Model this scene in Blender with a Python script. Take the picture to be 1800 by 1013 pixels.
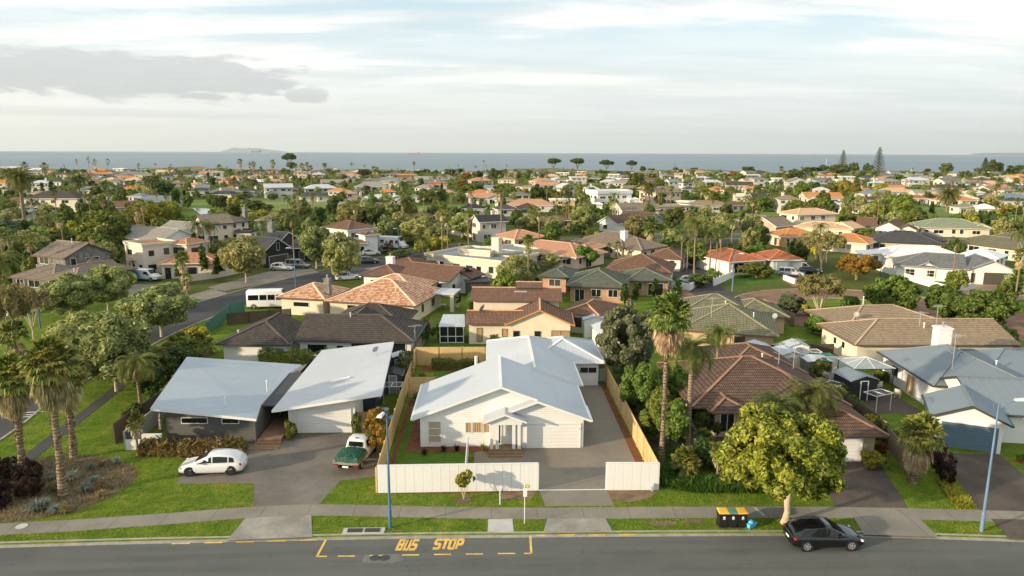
import bpy, math, random
import numpy as np
from mathutils import Vector, Matrix
R = math.radians
sc = bpy.context.scene
for o in list(bpy.data.objects): bpy.data.objects.remove(o)
COL = sc.collection
# ------------------------------------------------------------------ camera
F = 1250.0; CH = 22.5
YAW = math.atan(38/1250.); PITCH = math.atan(238/1250.); ROLL = R(0.22)
fw = Vector((math.sin(YAW)*math.cos(PITCH), math.cos(YAW)*math.cos(PITCH), -math.sin(PITCH)))
rt = Vector((math.cos(YAW), -math.sin(YAW), 0)); up = rt.cross(fw)
c_, s_ = math.cos(ROLL), math.sin(ROLL)
rt, up = rt*c_+up*s_, up*c_-rt*s_
cam_d = bpy.data.cameras.new('camera'); cam = bpy.data.objects.new('camera', cam_d); COL.objects.link(cam)
cam_d.sensor_width = 36; cam_d.lens = 36*F/1800.; cam_d.clip_start = 0.5; cam_d.clip_end = 90000
M = Matrix((rt, up, -fw)).transposed().to_4x4(); M.translation = Vector((0, 0, CH)); cam.matrix_world = M
sc.camera = cam
# ------------------------------------------------------------------ sun + sky
SUN_AZ = R(25); SUN_EL = R(13.5)        # light travels towards +x, a little +y
ld = Vector((math.cos(SUN_AZ)*math.cos(SUN_EL), math.sin(SUN_AZ)*math.cos(SUN_EL), -math.sin(SUN_EL)))
sl = bpy.data.lights.new('sun', 'SUN'); sun = bpy.data.objects.new('sun', sl); COL.objects.link(sun)
sl.energy = 4.0; sl.angle = R(1.1); sl.color = (1.0, 0.81, 0.56)
sun.rotation_euler = ld.to_track_quat('-Z', 'Y').to_euler()
sc.view_settings.view_transform = 'Standard'; sc.view_settings.look = 'None'
sc.view_settings.exposure = 0.76; sc.view_settings.gamma = 1.0
w = bpy.data.worlds.new('World'); sc.world = w; w.use_nodes = True
nt = w.node_tree; nt.nodes.clear()
def N(t, **k):
    n = nt.nodes.new(t)
    for a, b in k.items(): setattr(n, a, b)
    return n
def L(a, b): nt.links.new(a, b)
def math_(op, a, b=None, c=None, clamp=False):
    n = N('ShaderNodeMath', operation=op); n.use_clamp = clamp
    for i, x in enumerate((a, b, c)):
        if x is None: continue
        if isinstance(x, (int, float)): n.inputs[i].default_value = x
        else: L(x, n.inputs[i])
    return n.outputs[0]
def mixc(f, a, b):
    n = N('ShaderNodeMix', data_type='RGBA')
    if isinstance(f, (int, float)): n.inputs[0].default_value = f
    else: L(f, n.inputs[0])
    for i, x in ((6, a), (7, b)):
        if isinstance(x, tuple): n.inputs[i].default_value = (*x, 1)
        else: L(x, n.inputs[i])
    return n.outputs[2]
def ramp(v, a, b, c0=0., c1=1.):
    n = N('ShaderNodeMapRange', interpolation_type='SMOOTHSTEP'); L(v, n.inputs[0])
    for i, x in enumerate((a, b, c0, c1)): n.inputs[i+1].default_value = x
    return n.outputs[0]
def noise_(vec, scale, det=6, rough=0.55, dist=0.):
    n = N('ShaderNodeTexNoise'); L(vec, n.inputs['Vector']); n.inputs['Scale'].default_value = scale
    n.inputs['Detail'].default_value = det; n.inputs['Roughness'].default_value = rough
    n.inputs['Distortion'].default_value = dist
    return n.outputs[0]
sky = N('ShaderNodeTexSky', sky_type='NISHITA'); sky.sun_disc = False
sky.sun_elevation = SUN_EL; sky.sun_rotation = R(245); sky.air_density = 1.0; sky.dust_density = 1.5
tc = N('ShaderNodeTexCoord'); sep = N('ShaderNodeSeparateXYZ'); L(tc.outputs['Generated'], sep.inputs[0])
X, Y, Z = sep.outputs
zz = math_('MAXIMUM', Z, 0.0); den = math_('ADD', zz, 0.09)
cu = math_('DIVIDE', X, den); cv = math_('DIVIDE', Y, den)
cmb = N('ShaderNodeCombineXYZ'); L(cu, cmb.inputs[0]); L(cv, cmb.inputs[1])
mp = N('ShaderNodeMapping'); L(cmb.outputs[0], mp.inputs[0]); mp.inputs['Rotation'].default_value = (0, 0, R(-25)); mp.inputs['Scale'].default_value = (0.22, 0.62, 1); mp.inputs['Location'].default_value = (1.7, 3.1, 0)
n1 = noise_(mp.outputs[0], 1.0, 8, 0.56, 0.6)
n2 = noise_(mp.outputs[0], 3.2, 8, 0.6, 0.3)
cover = ramp(math_('ADD', n1, math_('MULTIPLY', n2, 0.35)), 0.57, 0.77)
# more cloud towards the horizon
low = ramp(zz, 0.02, 0.24, 1.0, 0.0)
cover = math_('MAXIMUM', cover, math_('MULTIPLY', low, 0.93))
shade = ramp(n2, 0.32, 0.66)
ccol = mixc(shade, (5.1, 5.3, 5.3), (7.1, 7.0, 6.7))
blue = mixc(0.62, sky.outputs[0], (4.1, 5.6, 6.35))
skyc = mixc(cover, blue, ccol)
# warm pale horizon on the left, cool pale on the right
hz = ramp(zz, 0.0, 0.17, 1.0, 0.0)
side = ramp(X, -0.55, 0.45)
hcol = mixc(side, (5.5, 5.7, 5.2), (4.5, 5.1, 5.1))
skyc = mixc(math_('MULTIPLY', hz, 0.75), skyc, hcol)
# grey cloud banks low in the sky, in azimuth / elevation
az = math_('ARCTAN2', X, Y); el = math_('ARCSINE', Z)
azs = N('ShaderNodeCombineXYZ'); L(math_('MULTIPLY', az, 14.), azs.inputs[0]); L(math_('MULTIPLY', el, 60.), azs.inputs[1])
nb = noise_(azs.outputs[0], 1.3, 8, 0.58, .4)
nb2 = noise_(azs.outputs[0], 0.32, 5, 0.5)
def bank(a0, e0, ha, he, soft, amp, col, op, sky_in):
    da = math_('DIVIDE', math_('SUBTRACT', az, R(a0)), R(ha)); de = math_('DIVIDE', math_('SUBTRACT', el, R(e0)), R(he))
    r = math_('ADD', math_('POWER', math_('ABSOLUTE', da), 4.), math_('POWER', math_('ABSOLUTE', de), 2.2))
    v = math_('ADD', r, math_('MULTIPLY', math_('SUBTRACT', nb, 0.5), -amp))
    m = ramp(v, 1.0-soft, 1.0+soft, 1.0, 0.0)
    top = ramp(math_('ADD', de, math_('MULTIPLY', math_('SUBTRACT', nb, .5), 2.4)), -1.1, 1.0)
    c = mixc(top, col, tuple(x*1.16 for x in col))
    return mixc(math_('MULTIPLY', m, op), sky_in, c)
skyc = bank(-26.8, 5.15, 12.0, 1.45, 0.42, 4.4, (3.25, 3.5, 3.6), 0.92, skyc)
skyc = bank(-13.9, 4.15, 1.7, 0.5, 0.5, 3.2, (3.5, 3.75, 3.85), 0.95, skyc)
skyc = bank(-26, 2.6, 12.0, 0.28, 0.6, 2.6, (4.3, 4.5, 4.5), 0.8, skyc)
bg = N('ShaderNodeBackground'); L(skyc, bg.inputs[0]); bg.inputs[1].default_value = 0.105
wo = N('ShaderNodeOutputWorld'); L(bg.outputs[0], wo.inputs[0])
sc.cycles.max_bounces = 5; sc.cycles.transparent_max_bounces = 6; sc.cycles.diffuse_bounces = 3
# ------------------------------------------------------------------ pixel -> world on a level plane
def ray(px, py): return fw + rt*((px-900)/F) + up*(-(py-506.5)/F)
def at(px, py, z=0.1):
    d = ray(px, py); t = (z-CH)/d.z
    return Vector((d.x*t, d.y*t))
def zat(px, py, Yw):
    d = ray(px, py); t = Yw/d.y
    return CH+d.z*t
def proj(p):
    v = Vector(p)-Vector((0, 0, CH)); q = v.dot(fw)
    return 900+F*v.dot(rt)/q, 506.5-F*v.dot(up)/q
G0 = 0.10    # level of the lawns; the front road lies a kerb lower
# ------------------------------------------------------------------ materials
MATS = {}
def nmat(name):
    m = bpy.data.materials.new(name); m.use_nodes = True; m.node_tree.nodes.clear(); MATS[name] = m
    global nt; nt = m.node_tree
    return m
def rgbm(c, f): return tuple(min(1, max(0, x*f)) for x in c)
def coords(kind='Object', scale=None, off=None):
    t = N('ShaderNodeTexCoord')
    if kind == 'World':
        g = N('ShaderNodeNewGeometry'); return g.outputs['Position']
    return t.outputs[kind]
def finish(col, rough=0.8, bump=None, bstr=0.3, bdist=0.05, spec=0.3, metal=0., coat=0.):
    p = N('ShaderNodeBsdfPrincipled')
    if isinstance(col, tuple): p.inputs['Base Color'].default_value = (*col, 1)
    else: L(col, p.inputs['Base Color'])
    if isinstance(rough, (int, float)): p.inputs['Roughness'].default_value = rough
    else: L(rough, p.inputs['Roughness'])
    p.inputs['Specular IOR Level'].default_value = spec; p.inputs['Metallic'].default_value = metal
    p.inputs['Coat Weight'].default_value = coat
    if bump is not None:
        b = N('ShaderNodeBump'); L(bump, b.inputs['Height']); b.inputs['Strength'].default_value = bstr; b.inputs['Distance'].default_value = bdist
        L(b.outputs[0], p.inputs['Normal'])
    o = N('ShaderNodeOutputMaterial'); L(p.outputs[0], o.inputs[0])
def vary(col, amt=0.25, s1=0.35, s2=6., coord=None):
    g = coord or coords('World')
    a = noise_(g, s1, 4, 0.6); b = noise_(g, s2, 4, 0.6)
    c = mixc(ramp(a, 0.3, 0.7), rgbm(col, 1-amt), rgbm(col, 1+amt))
    return mixc(math_('MULTIPLY', ramp(b, 0.35, 0.7), 0.5), c, rgbm(col, 1-amt*1.2)), b
def plain(name, col, rough=0.7, amt=0.12, s1=0.5, s2=9., spec=0.3, bstr=0.15, metal=0., coat=0.):
    nmat(name); c, b = vary(col, amt, s1, s2); finish(c, rough, b, bstr, 0.02, spec, metal, coat)
def flatm(name, col, rough=0.4, spec=0.5, metal=0., coat=0.):
    nmat(name)
    g = noise_(coords('Object'), 3.0, 3); c = mixc(g, rgbm(col, .88), rgbm(col, 1.1)); finish(c, rough, None, spec=spec, metal=metal, coat=coat)
def uvxy():
    u = N('ShaderNodeUVMap'); s = N('ShaderNodeSeparateXYZ'); L(u.outputs[0], s.inputs[0]); return u.outputs[0], s.outputs[0], s.outputs[1]
def tile(name, c1, c2, rh=0.37, rw=0.32, amt=.16, bumpd=.06, moss=.25):
    nmat(name); uv, u, v = uvxy()
    br = N('ShaderNodeTexBrick'); L(uv, br.inputs['Vector']); br.inputs['Scale'].default_value = 1.0
    br.inputs['Brick Width'].default_value = rw; br.inputs['Row Height'].default_value = rh; br.inputs['Mortar Size'].default_value = 0.0
    br.inputs['Color1'].default_value = (0, 0, 0, 1); br.inputs['Color2'].default_value = (1, 1, 1, 1); br.offset = 0.5
    rnd = br.outputs['Color']
    g = coords('World'); n = noise_(g, 0.4, 5, .65)
    c = mixc(rnd, c1, c2)
    c = mixc(math_('MULTIPLY', ramp(n, .45, .75), moss), c, rgbm(c1, .55))
    oi = N('ShaderNodeObjectInfo');
    c = mixc(math_('MULTIPLY', oi.outputs['Random'], .18), c, rgbm(c2, 1.25))
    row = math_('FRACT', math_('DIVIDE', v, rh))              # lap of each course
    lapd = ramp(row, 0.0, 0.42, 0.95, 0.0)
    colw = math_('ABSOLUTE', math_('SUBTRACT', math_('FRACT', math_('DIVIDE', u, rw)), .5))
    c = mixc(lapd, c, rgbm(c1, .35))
    h = math_('ADD', math_('MULTIPLY', math_('SUBTRACT', 1., row), 1.0), math_('MULTIPLY', math_('COSINE', math_('MULTIPLY', colw, 12.56)), .3))
    finish(c, 0.85, h, 0.9, bumpd*1.3, spec=.2)
    plain(name+'_cap', rgbm(c2, 1.22), .85, .15)
def metalroof(name, col, step=0.76, rough=.5, amt=.06):
    nmat(name); uv, u, v = uvxy()
    c, b = vary(col, amt, .25, 2.)
    f = math_('FRACT', math_('DIVIDE', u, step)); rib = ramp(math_('ABSOLUTE', math_('SUBTRACT', f, .5)), .0, .09, 1., 0.)
    c = mixc(math_('MULTIPLY', rib, .14), c, rgbm(col, 1.25))
    lap = ramp(math_('FRACT', math_('DIVIDE', v, 5.7)), 0, .012, .35, 0.)
    c = mixc(lap, c, rgbm(col, .6))
    finish(c, rough, math_('ADD', rib, math_('MULTIPLY', b, .15)), 0.5, .035, spec=.45, metal=0.0)
def boards(name, col, step=.17, amt=.05, vert=False, rough=.6, dark=.55, w=.12):
    nmat(name); uv, u, v = uvxy(); c, b = vary(col, amt, .3, 5.)
    f = math_('FRACT', math_('DIVIDE', u if vert else v, step)); gap = ramp(f, 0.0, w, 1., 0.)
    c = mixc(math_('MULTIPLY', gap, dark), c, rgbm(col, .35))
    finish(c, rough, math_('ADD', math_('MULTIPLY', f, -1. if not vert else -.1), math_('MULTIPLY', gap, -.8)), .5, .02)
def brick(name, c1, c2, mortar=(.45, .42, .38), bw=.24, rh=.086):
    nmat(name); uv, u, v = uvxy()
    br = N('ShaderNodeTexBrick'); L(uv, br.inputs['Vector']); br.inputs['Scale'].default_value = 1.0
    br.inputs['Brick Width'].default_value = bw; br.inputs['Row Height'].default_value = rh; br.inputs['Mortar Size'].default_value = 0.01
    for k, c in (('Color1', c1), ('Color2', c2), ('Mortar', mortar)): br.inputs[k].default_value = (*c, 1)
    g = noise_(coords('World'), .6, 5); c = mixc(math_('MULTIPLY', ramp(g, .4, .7), .35), br.outputs['Color'], rgbm(c1, .6))
    finish(c, .85, br.outputs['Fac'], .4, -.01)
def grassm(name, a, b, c3, s=.35, bs=.8):
    nmat(name); g = coords('World')
    n = noise_(g, s, 6, .65); f = noise_(g, 9., 5, .75); ff = noise_(g, 38., 3, .7); m_ = noise_(g, 1.6, 4, .6)
    m2 = noise_(g, .75, 5, .7, .8); c = mixc(ramp(n, .36, .64), a, b); c = mixc(math_('MULTIPLY', ramp(m2, .46, .64), .75), c, c3); c = mixc(math_('MULTIPLY', ramp(m_, .48, .66), .55), c, rgbm(a, .6))
    c = mixc(math_('MULTIPLY', ramp(f, .38, .66), .55), c, rgbm(a, .45))
    c = mixc(math_('MULTIPLY', ramp(ff, .4, .65), .4), c, rgbm(b, 1.5))
    finish(c, .95, math_('ADD', f, ff), bs, .06, spec=.1)
def leaf(name, cols, trans=.3, rough=.6, patch=.4, ps=.55):
    """cols: dark, mid, light; random per leaf, per tree and in patches"""
    nmat(name)
    g = N('ShaderNodeNewGeometry'); oi = N('ShaderNodeObjectInfo')
    tcn = coords('Object'); n = noise_(tcn, ps, 4, .65)
    v = math_('ADD', math_('MULTIPLY', g.outputs['Random Per Island'], 1-patch), math_('MULTIPLY', ramp(n, .3, .7), patch))
    cr = N('ShaderNodeValToRGB'); L(v, cr.inputs[0]); e = cr.color_ramp.elements
    e[0].position = .12; e[0].color = (*cols[0], 1); e[1].position = .92; e[1].color = (*cols[-1], 1)
    for i, c in enumerate(cols[1:-1]):
        q = e.new(.12+.8*(i+1)/(len(cols)-1)); q.color = (*c, 1)
    hs = N('ShaderNodeHueSaturation'); L(cr.outputs[0], hs.inputs['Color']); hs.inputs['Saturation'].default_value = 1.04
    L(math_('ADD', .47, math_('MULTIPLY', oi.outputs['Random'], .06)), hs.inputs['Hue'])
    L(math_('ADD', .82, math_('MULTIPLY', math_('FRACT', math_('MULTIPLY', oi.outputs['Random'], 7.3)), .45)), hs.inputs['Value'])
    d = N('ShaderNodeBsdfPrincipled'); L(hs.outputs[0], d.inputs['Base Color']); d.inputs['Roughness'].default_value = rough; d.inputs['Specular IOR Level'].default_value = .25
    t = N('ShaderNodeBsdfTranslucent'); L(hs.outputs[0], t.inputs[0])
    mx = N('ShaderNodeMixShader'); mx.inputs[0].default_value = trans; L(d.outputs[0], mx.inputs[1]); L(t.outputs[0], mx.inputs[2])
    o = N('ShaderNodeOutputMaterial'); L(mx.outputs[0], o.inputs[0])

# roofs
tile('roof_dkbrown', (.060, .048, .040), (.095, .078, .066))
tile('roof_brown', (.15, .082, .052), (.22, .125, .085))
tile('roof_rust', (.100, .062, .045), (.15, .098, .072))
tile('roof_tan', (.26, .19, .125), (.34, .26, .175), moss=.15)
tile('roof_taupe', (.19, .15, .115), (.27, .215, .165), moss=.2)
tile('roof_olive', (.15, .145, .09), (.22, .205, .13))
tile('roof_greengrey', (.095, .105, .08), (.14, .15, .115))
tile('roof_greenroof', (.22, .26, .17), (.30, .33, .23))
tile('roof_orange', (.49, .19, .06), (.63, .29, .11), moss=.12)
tile('roof_red', (.35, .11, .05), (.47, .17, .085), moss=.15)
tile('roof_salmon', (.48, .24, .14), (.60, .33, .21), moss=.12)
tile('roof_peach', (.60, .38, .22), (.70, .47, .30), moss=.1)
tile('roof_mottled', (.46, .17, .075), (.72, .50, .34), rh=.40, rw=.34, moss=.08)
tile('roof_terracotta', (.36, .15, .08), (.56, .29, .17), moss=.15)
tile('roof_grey', (.16, .16, .16), (.22, .22, .215))
tile('roof_dkgrey', (.055, .057, .062), (.085, .088, .095))
tile('roof_black', (.028, .030, .034), (.05, .052, .058))
tile('roof_tangrey', (.27, .25, .22), (.35, .33, .29), moss=.15)
metalroof('roof_ltgrey', (.46, .48, .50)); metalroof('roof_white', (.68, .67, .65)); metalroof('roof_cream', (.60, .54, .42))
metalroof('roof_bluegrey', (.155, .19, .215)); metalroof('roof_bluelight', (.33, .46, .58)); metalroof('roof_teal', (.25, .36, .36))
metalroof('roof_palegrey', (.42, .44, .47)); metalroof('roof_palewhite', (.41, .445, .48)); metalroof('roof_dkblue', (.06, .085, .12))
metalroof('roof_orangewall', (.65, .33, .08)); metalroof('roof_greyhouse', (.33, .375, .42)); metalroof('roof_slate', (.045, .047, .05), rough=.8)
metalroof('roof_bluetop', (.25, .34, .40), step=.4)
# walls
boards('wall_white', (.72, .72, .71), step=.18, dark=.42); boards('wall_dkboard', (.115, .112, .10), step=.19, dark=.7)
plain('wall_cream', (.68, .60, .46), .85, .06); plain('wall_plaster', (.64, .56, .46), .85, .05); plain('wall_farwhite', (.52, .50, .46), .85, .12, .05, .5); plain('wall_pink', (.66, .51, .41), .85, .06)
plain('wall_white_plaster', (.70, .685, .655), .85, .05); plain('wall_beige', (.56, .41, .26), .85, .07); plain('wall_grey', (.36, .37, .37), .8, .07)
plain('wall_orangewall', (.58, .30, .10), .85, .08); plain('wall_bluegrey', (.30, .35, .38), .8, .06); plain('wall_orangecream', (.62, .43, .24), .85, .06)
boards('wall_black', (.022, .024, .03), step=.2, dark=.5); plain('wall_dkgrey', (.07, .075, .08), .7, .1); plain('wall_navy', (.035, .045, .06), .6, .1)
brick('wall_brick', (.44, .18, .075), (.56, .26, .12)); brick('wall_tanbrick', (.40, .29, .19), (.50, .38, .26)); plain('wall_stone', (.20, .20, .19), .9, .35, 1.5, 12.)
plain('trim_white', (.69, .69, .67), .5, .04); plain('trim_dark', (.05, .05, .052), .5, .1); plain('trim_brown', (.14, .085, .055), .6, .1); plain('trim_cream', (.66, .58, .44), .6, .05)
plain('trim_grey', (.30, .31, .32), .5, .06); plain('trim_orange', (.55, .25, .08), .6, .08)
boards('garage_white', (.69, .685, .67), step=.28, dark=.25, w=.06); boards('garage_blue', (.10, .16, .21), step=.26, dark=.5, w=.09); boards('garage_dark', (.075, .065, .058), step=.28, dark=.5, w=.08); boards('garage_grey', (.24, .31, .34), step=.28, dark=.4, w=.07)
# windows: dark glossy glass with a pale blind or curtain seen in some of them
nmat('glass'); gi = N('ShaderNodeObjectInfo')
c = mixc(ramp(gi.outputs['Random'], .45, .9), (.012, .016, .02), (.075, .075, .065)); finish(c, .07, None, spec=.6)
nmat('blind'); uv, u, v = uvxy(); f = math_('FRACT', math_('DIVIDE', v, .09)); c = mixc(ramp(f, 0, .35), (.16, .13, .10), (.42, .36, .27)); finish(c, .25, None, spec=.5)
nmat('curtain'); uv, u, v = uvxy(); f = math_('FRACT', math_('DIVIDE', u, .17)); c = mixc(ramp(f, 0, .8), (.20, .11, .055), (.50, .36, .20)); finish(c, .3, None, spec=.5)
# ground and paving
grassm('grass', (.075, .140, .012), (.140, .205, .020), (.25, .235, .045)); grassm('grass_far', (.060, .088, .016), (.095, .120, .024), (.13, .105, .045), s=.06)
grassm('lawn_lush', (.050, .120, .014), (.080, .16, .020), (.10, .165, .026), bs=.5); grassm('golf', (.12, .18, .035), (.17, .24, .05), (.20, .24, .08), s=.05)
grassm('flaxes', (.10, .10, .03), (.16, .14, .05), (.2, .12, .05), bs=1.)
def paving(name, col, amt=.18, crack=0., s1=.3, rough=.9, joints=None):
    nmat(name); g = coords('World'); n = noise_(g, s1, 6, .65); f = noise_(g, 14., 5, .7); st = noise_(g, 1.1, 5, .7, .8)
    c = mixc(ramp(n, .3, .7), rgbm(col, 1-amt), rgbm(col, 1+amt)); c = mixc(math_('MULTIPLY', ramp(st, .52, .7), .45), c, rgbm(col, .62))
    c = mixc(math_('MULTIPLY', ramp(f, .45, .6), .25), c, rgbm(col, 1.35))
    if joints:
        s3 = N('ShaderNodeSeparateXYZ'); L(g, s3.inputs[0])
        j = ramp(math_('FRACT', math_('DIVIDE', s3.outputs[0], joints)), 0, .07/joints, 1, 0); c = mixc(math_('MULTIPLY', j, .8), c, rgbm(col, .4))
    finish(c, rough, math_('ADD', f, math_('MULTIPLY', n, .5)), .35, .01, spec=.2)
nmat('asphalt'); g = coords('World')
mpa = N('ShaderNodeMapping'); L(g, mpa.inputs[0]); mpa.inputs['Scale'].default_value = (.05, .9, 1)
tr = noise_(mpa.outputs[0], 1., 4, .6); n = noise_(g, .25, 5, .6); f = noise_(g, 30., 4, .8)
c = mixc(ramp(tr, .35, .65), (.082, .086, .080), (.108, .112, .105)); st_ = noise_(g, 1.3, 5, .75, 1.2); c = mixc(math_('MULTIPLY', ramp(st_, .56, .70), .5), c, (.058, .060, .056)); c = mixc(math_('MULTIPLY', ramp(n, .4, .7), .5), c, (.122, .124, .112)); c = mixc(math_('MULTIPLY', ramp(f, .5, .62), .35), c, (.17, .17, .16))
finish(c, .9, f, .4, .01, spec=.2)
paving('side_asphalt', (.062, .060, .060), .12, .4); paving('concrete', (.205, .186, .155), .16, .3, joints=2.9); paving('drive_asphalt', (.145, .130, .112), .22, .5)
paving('aggregate', (.20, .178, .145), .12, .0, .25); paving('pale_concrete', (.42, .41, .38), .1, .3, 1.); paving('apron', (.25, .235, .205), .26, .6, .6)
paving('brick_paving', (.20, .115, .075), .22, .3); paving('dark_drive', (.085, .068, .056), .3, .3); paving('beige_drive', (.36, .25, .17), .15, .3); paving('kerb_concrete', (.30, .28, .235), .2, .0, 1.5)
paving('mulch', (.15, .058, .030), .3, 0, 2.); paving('bark', (.145, .105, .075), .35, 0, 1.5); paving('soil', (.17, .12, .075), .3, 0, 1.); paving('deck_timber', (.24, .155, .09), .15, 0, 2.)
paving('old_asphalt', (.145, .142, .13), .12, 0, 1.5); plain('marking_yellow', (.66, .42, .10), .7, .2, 1.5, 20.); plain('marking_white', (.7, .69, .66), .7, .12)
boards('timber_new', (.62, .43, .20), step=.15, vert=True, amt=.15, dark=.7, w=.10, rough=.8); boards('timber_grey', (.26, .20, .13), step=.15, vert=True, amt=.25, dark=.7, rough=.9); boards('timber_dark', (.10, .07, .05), step=.15, vert=True, amt=.2, dark=.6, rough=.9)
boards('fence_white', (.66, .665, .66), step=.58, vert=True, amt=.03, dark=.0, w=.09); boards('fence_green', (.05, .16, .12), step=.25, vert=True, dark=.4)
plain('white_paint', (.69, .685, .67), .5, .03); plain('steel', (.45, .46, .46), .35, .08, metal=.6); plain('lamp_blue', (.065, .15, .25), .45, .12); plain('lamp_blue_pale', (.13, .21, .31), .5, .15)
# plants
leaf('leaf_olive', [(.11, .135, .040), (.24, .265, .090), (.39, .395, .155), (.52, .50, .22)], trans=.35); leaf('leaf_dark', [(.042, .070, .017), (.085, .122, .030), (.155, .19, .048)])
leaf('leaf_mid', [(.058, .096, .018), (.13, .175, .034), (.245, .27, .06)]); leaf('leaf_bright', [(.055, .12, .02), (.10, .19, .03), (.16, .26, .05)])
leaf('leaf_yellow', [(.045, .06, .012), (.17, .185, .03), (.36, .33, .06), (.46, .34, .07)], trans=.3, rough=.45); leaf('leaf_greyleaf', [(.065, .09, .04), (.16, .195, .10), (.30, .32, .18)])
leaf('leaf_rusty', [(.09, .09, .02), (.22, .12, .025), (.34, .16, .035), (.12, .13, .03)]); leaf('leaf_willow', [(.14, .165, .025), (.28, .29, .05), (.44, .41, .09)], trans=.4)
leaf('leaf_maroon', [(.016, .006, .006), (.034, .013, .010), (.060, .025, .018)]); leaf('leaf_red', [(.10, .015, .02), (.18, .03, .03), (.24, .05, .04)]); leaf('leaf_palm', [(.040, .066, .016), (.10, .13, .028), (.24, .23, .055)]); leaf('leaf_fan', [(.05, .085, .02), (.13, .18, .035), (.26, .27, .07), (.40, .32, .09)])
leaf('leaf_dead', [(.24, .165, .09), (.42, .335, .195), (.58, .485, .335)], trans=.1, rough=.9); leaf('leaf_flax', [(.10, .09, .03), (.18, .15, .05), (.28, .16, .06)]); leaf('leaf_khaki', [(.12, .11, .04), (.24, .205, .08), (.36, .30, .13)]); leaf('leaf_bluegrass', [(.12, .15, .12), (.20, .24, .19), (.30, .32, .24)])
leaf('leaf_blossom', [(.40, .32, .34), (.55, .46, .46), (.6, .55, .5)]); leaf('leaf_lilyblade', [(.03, .075, .012), (.06, .13, .02), (.10, .19, .03)])
leaf('leaf_cypress', [(.035, .065, .014), (.06, .10, .02), (.09, .14, .03)]); leaf('leaf_golden', [(.14, .13, .02), (.34, .30, .04), (.48, .40, .07)])
nmat('palm_bark'); o_ = coords('Object'); s3 = N('ShaderNodeSeparateXYZ'); L(o_, s3.inputs[0]); n = noise_(o_, 3., 5, .7); nn = noise_(o_, 14., 4, .8)
rg = math_('FRACT', math_('ADD', math_('MULTIPLY', s3.outputs[2], 4.5), math_('MULTIPLY', n, 1.4))); c = mixc(ramp(rg, .1, .7), (.10, .068, .042), (.38, .31, .22)); c = mixc(ramp(nn, .42, .6), c, (.24, .17, .11)); finish(c, .95, math_('ADD', rg, nn), .9, .05, spec=.1)
plain('tree_bark', (.19, .145, .10), .95, .3, 2., 14., bstr=.5); plain('pale_bark', (.50, .42, .30), .9, .25, 2., 12., bstr=.5); plain('grey_bark', (.30, .26, .21), .9, .25, 2., 12., bstr=.4)
for n_, c_2, co in (('paint_white', (.64, .645, .64), .5), ('paint_black', (.004, .0045, .006), .55), ('paint_silver', (.42, .43, .44), .6), ('paint_navy', (.02, .028, .045), .8), ('paint_grey', (.13, .135, .14), .7)):
    flatm(n_, c_2, .22, .5, 0, co)
flatm('tyre', (.018, .018, .018), .85, .2); flatm('alloy', (.52, .52, .53), .3, .5, .7); flatm('dark_wheel', (.03, .03, .032), .4); flatm('car_glass', (.008, .010, .012), .06, .45); flatm('lens_red', (.35, .015, .012), .15); flatm('lens_clear', (.62, .63, .62), .12); flatm('plastic_black', (.014, .014, .015), .5)
flatm('plate', (.75, .75, .72), .5); flatm('van_blue', (.06, .45, .58), .3, .5, 0, .5); plain('tarp', (.007, .062, .036), .5, .25, 3., 8., bstr=.6); flatm('bin_body', (.012, .012, .013), .45); flatm('lid_yellow', (.80, .46, .03), .45); flatm('lid_green', (.10, .24, .15), .5); flatm('crate_blue', (.10, .50, .75), .45); flatm('sign_green', (.05, .35, .18), .5); flatm('sign_yellow', (.75, .6, .08), .5); flatm('plastic_green', (.03, .26, .14), .5); flatm('red_paint', (.55, .03, .02), .4)
flatm('terracotta_pot', (.45, .17, .07), .8); flatm('light_lens', (.6, .6, .58), .2)
nmat('water'); finish((.30, .34, .32), .06, noise_(coords('World'), 1.2, 3), .06, .05, spec=1.0)
nmat('clear_panel'); c, b = vary((.26, .30, .30), .1); finish(c, .2, None, spec=.6)
nmat('sea'); g = coords('World'); mps = N('ShaderNodeMapping'); L(g, mps.inputs[0]); mps.inputs['Scale'].default_value = (.010, .035, 1)
n = noise_(mps.outputs[0], 1., 8, .7); mq = N('ShaderNodeMapping'); L(g, mq.inputs[0]); mq.inputs['Scale'].default_value = (.00012, .0011, 1); nb_ = noise_(mq.outputs[0], 1., 4, .5)
c = mixc(ramp(nb_, .35, .65), (.125, .172, .195), (.175, .225, .245)); c = mixc(math_('MULTIPLY', ramp(n, .4, .7), .5), c, (.09, .13, .15)); finish(c, .45, n, .5, .6, spec=.35)
plain('island', (.12, .15, .11), 1., .1, .002, .01, spec=0.); plain('dune', (.15, .15, .065), .95, .4, .05, .5, bstr=.6)
def mt(n): return MATS[n]
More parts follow.
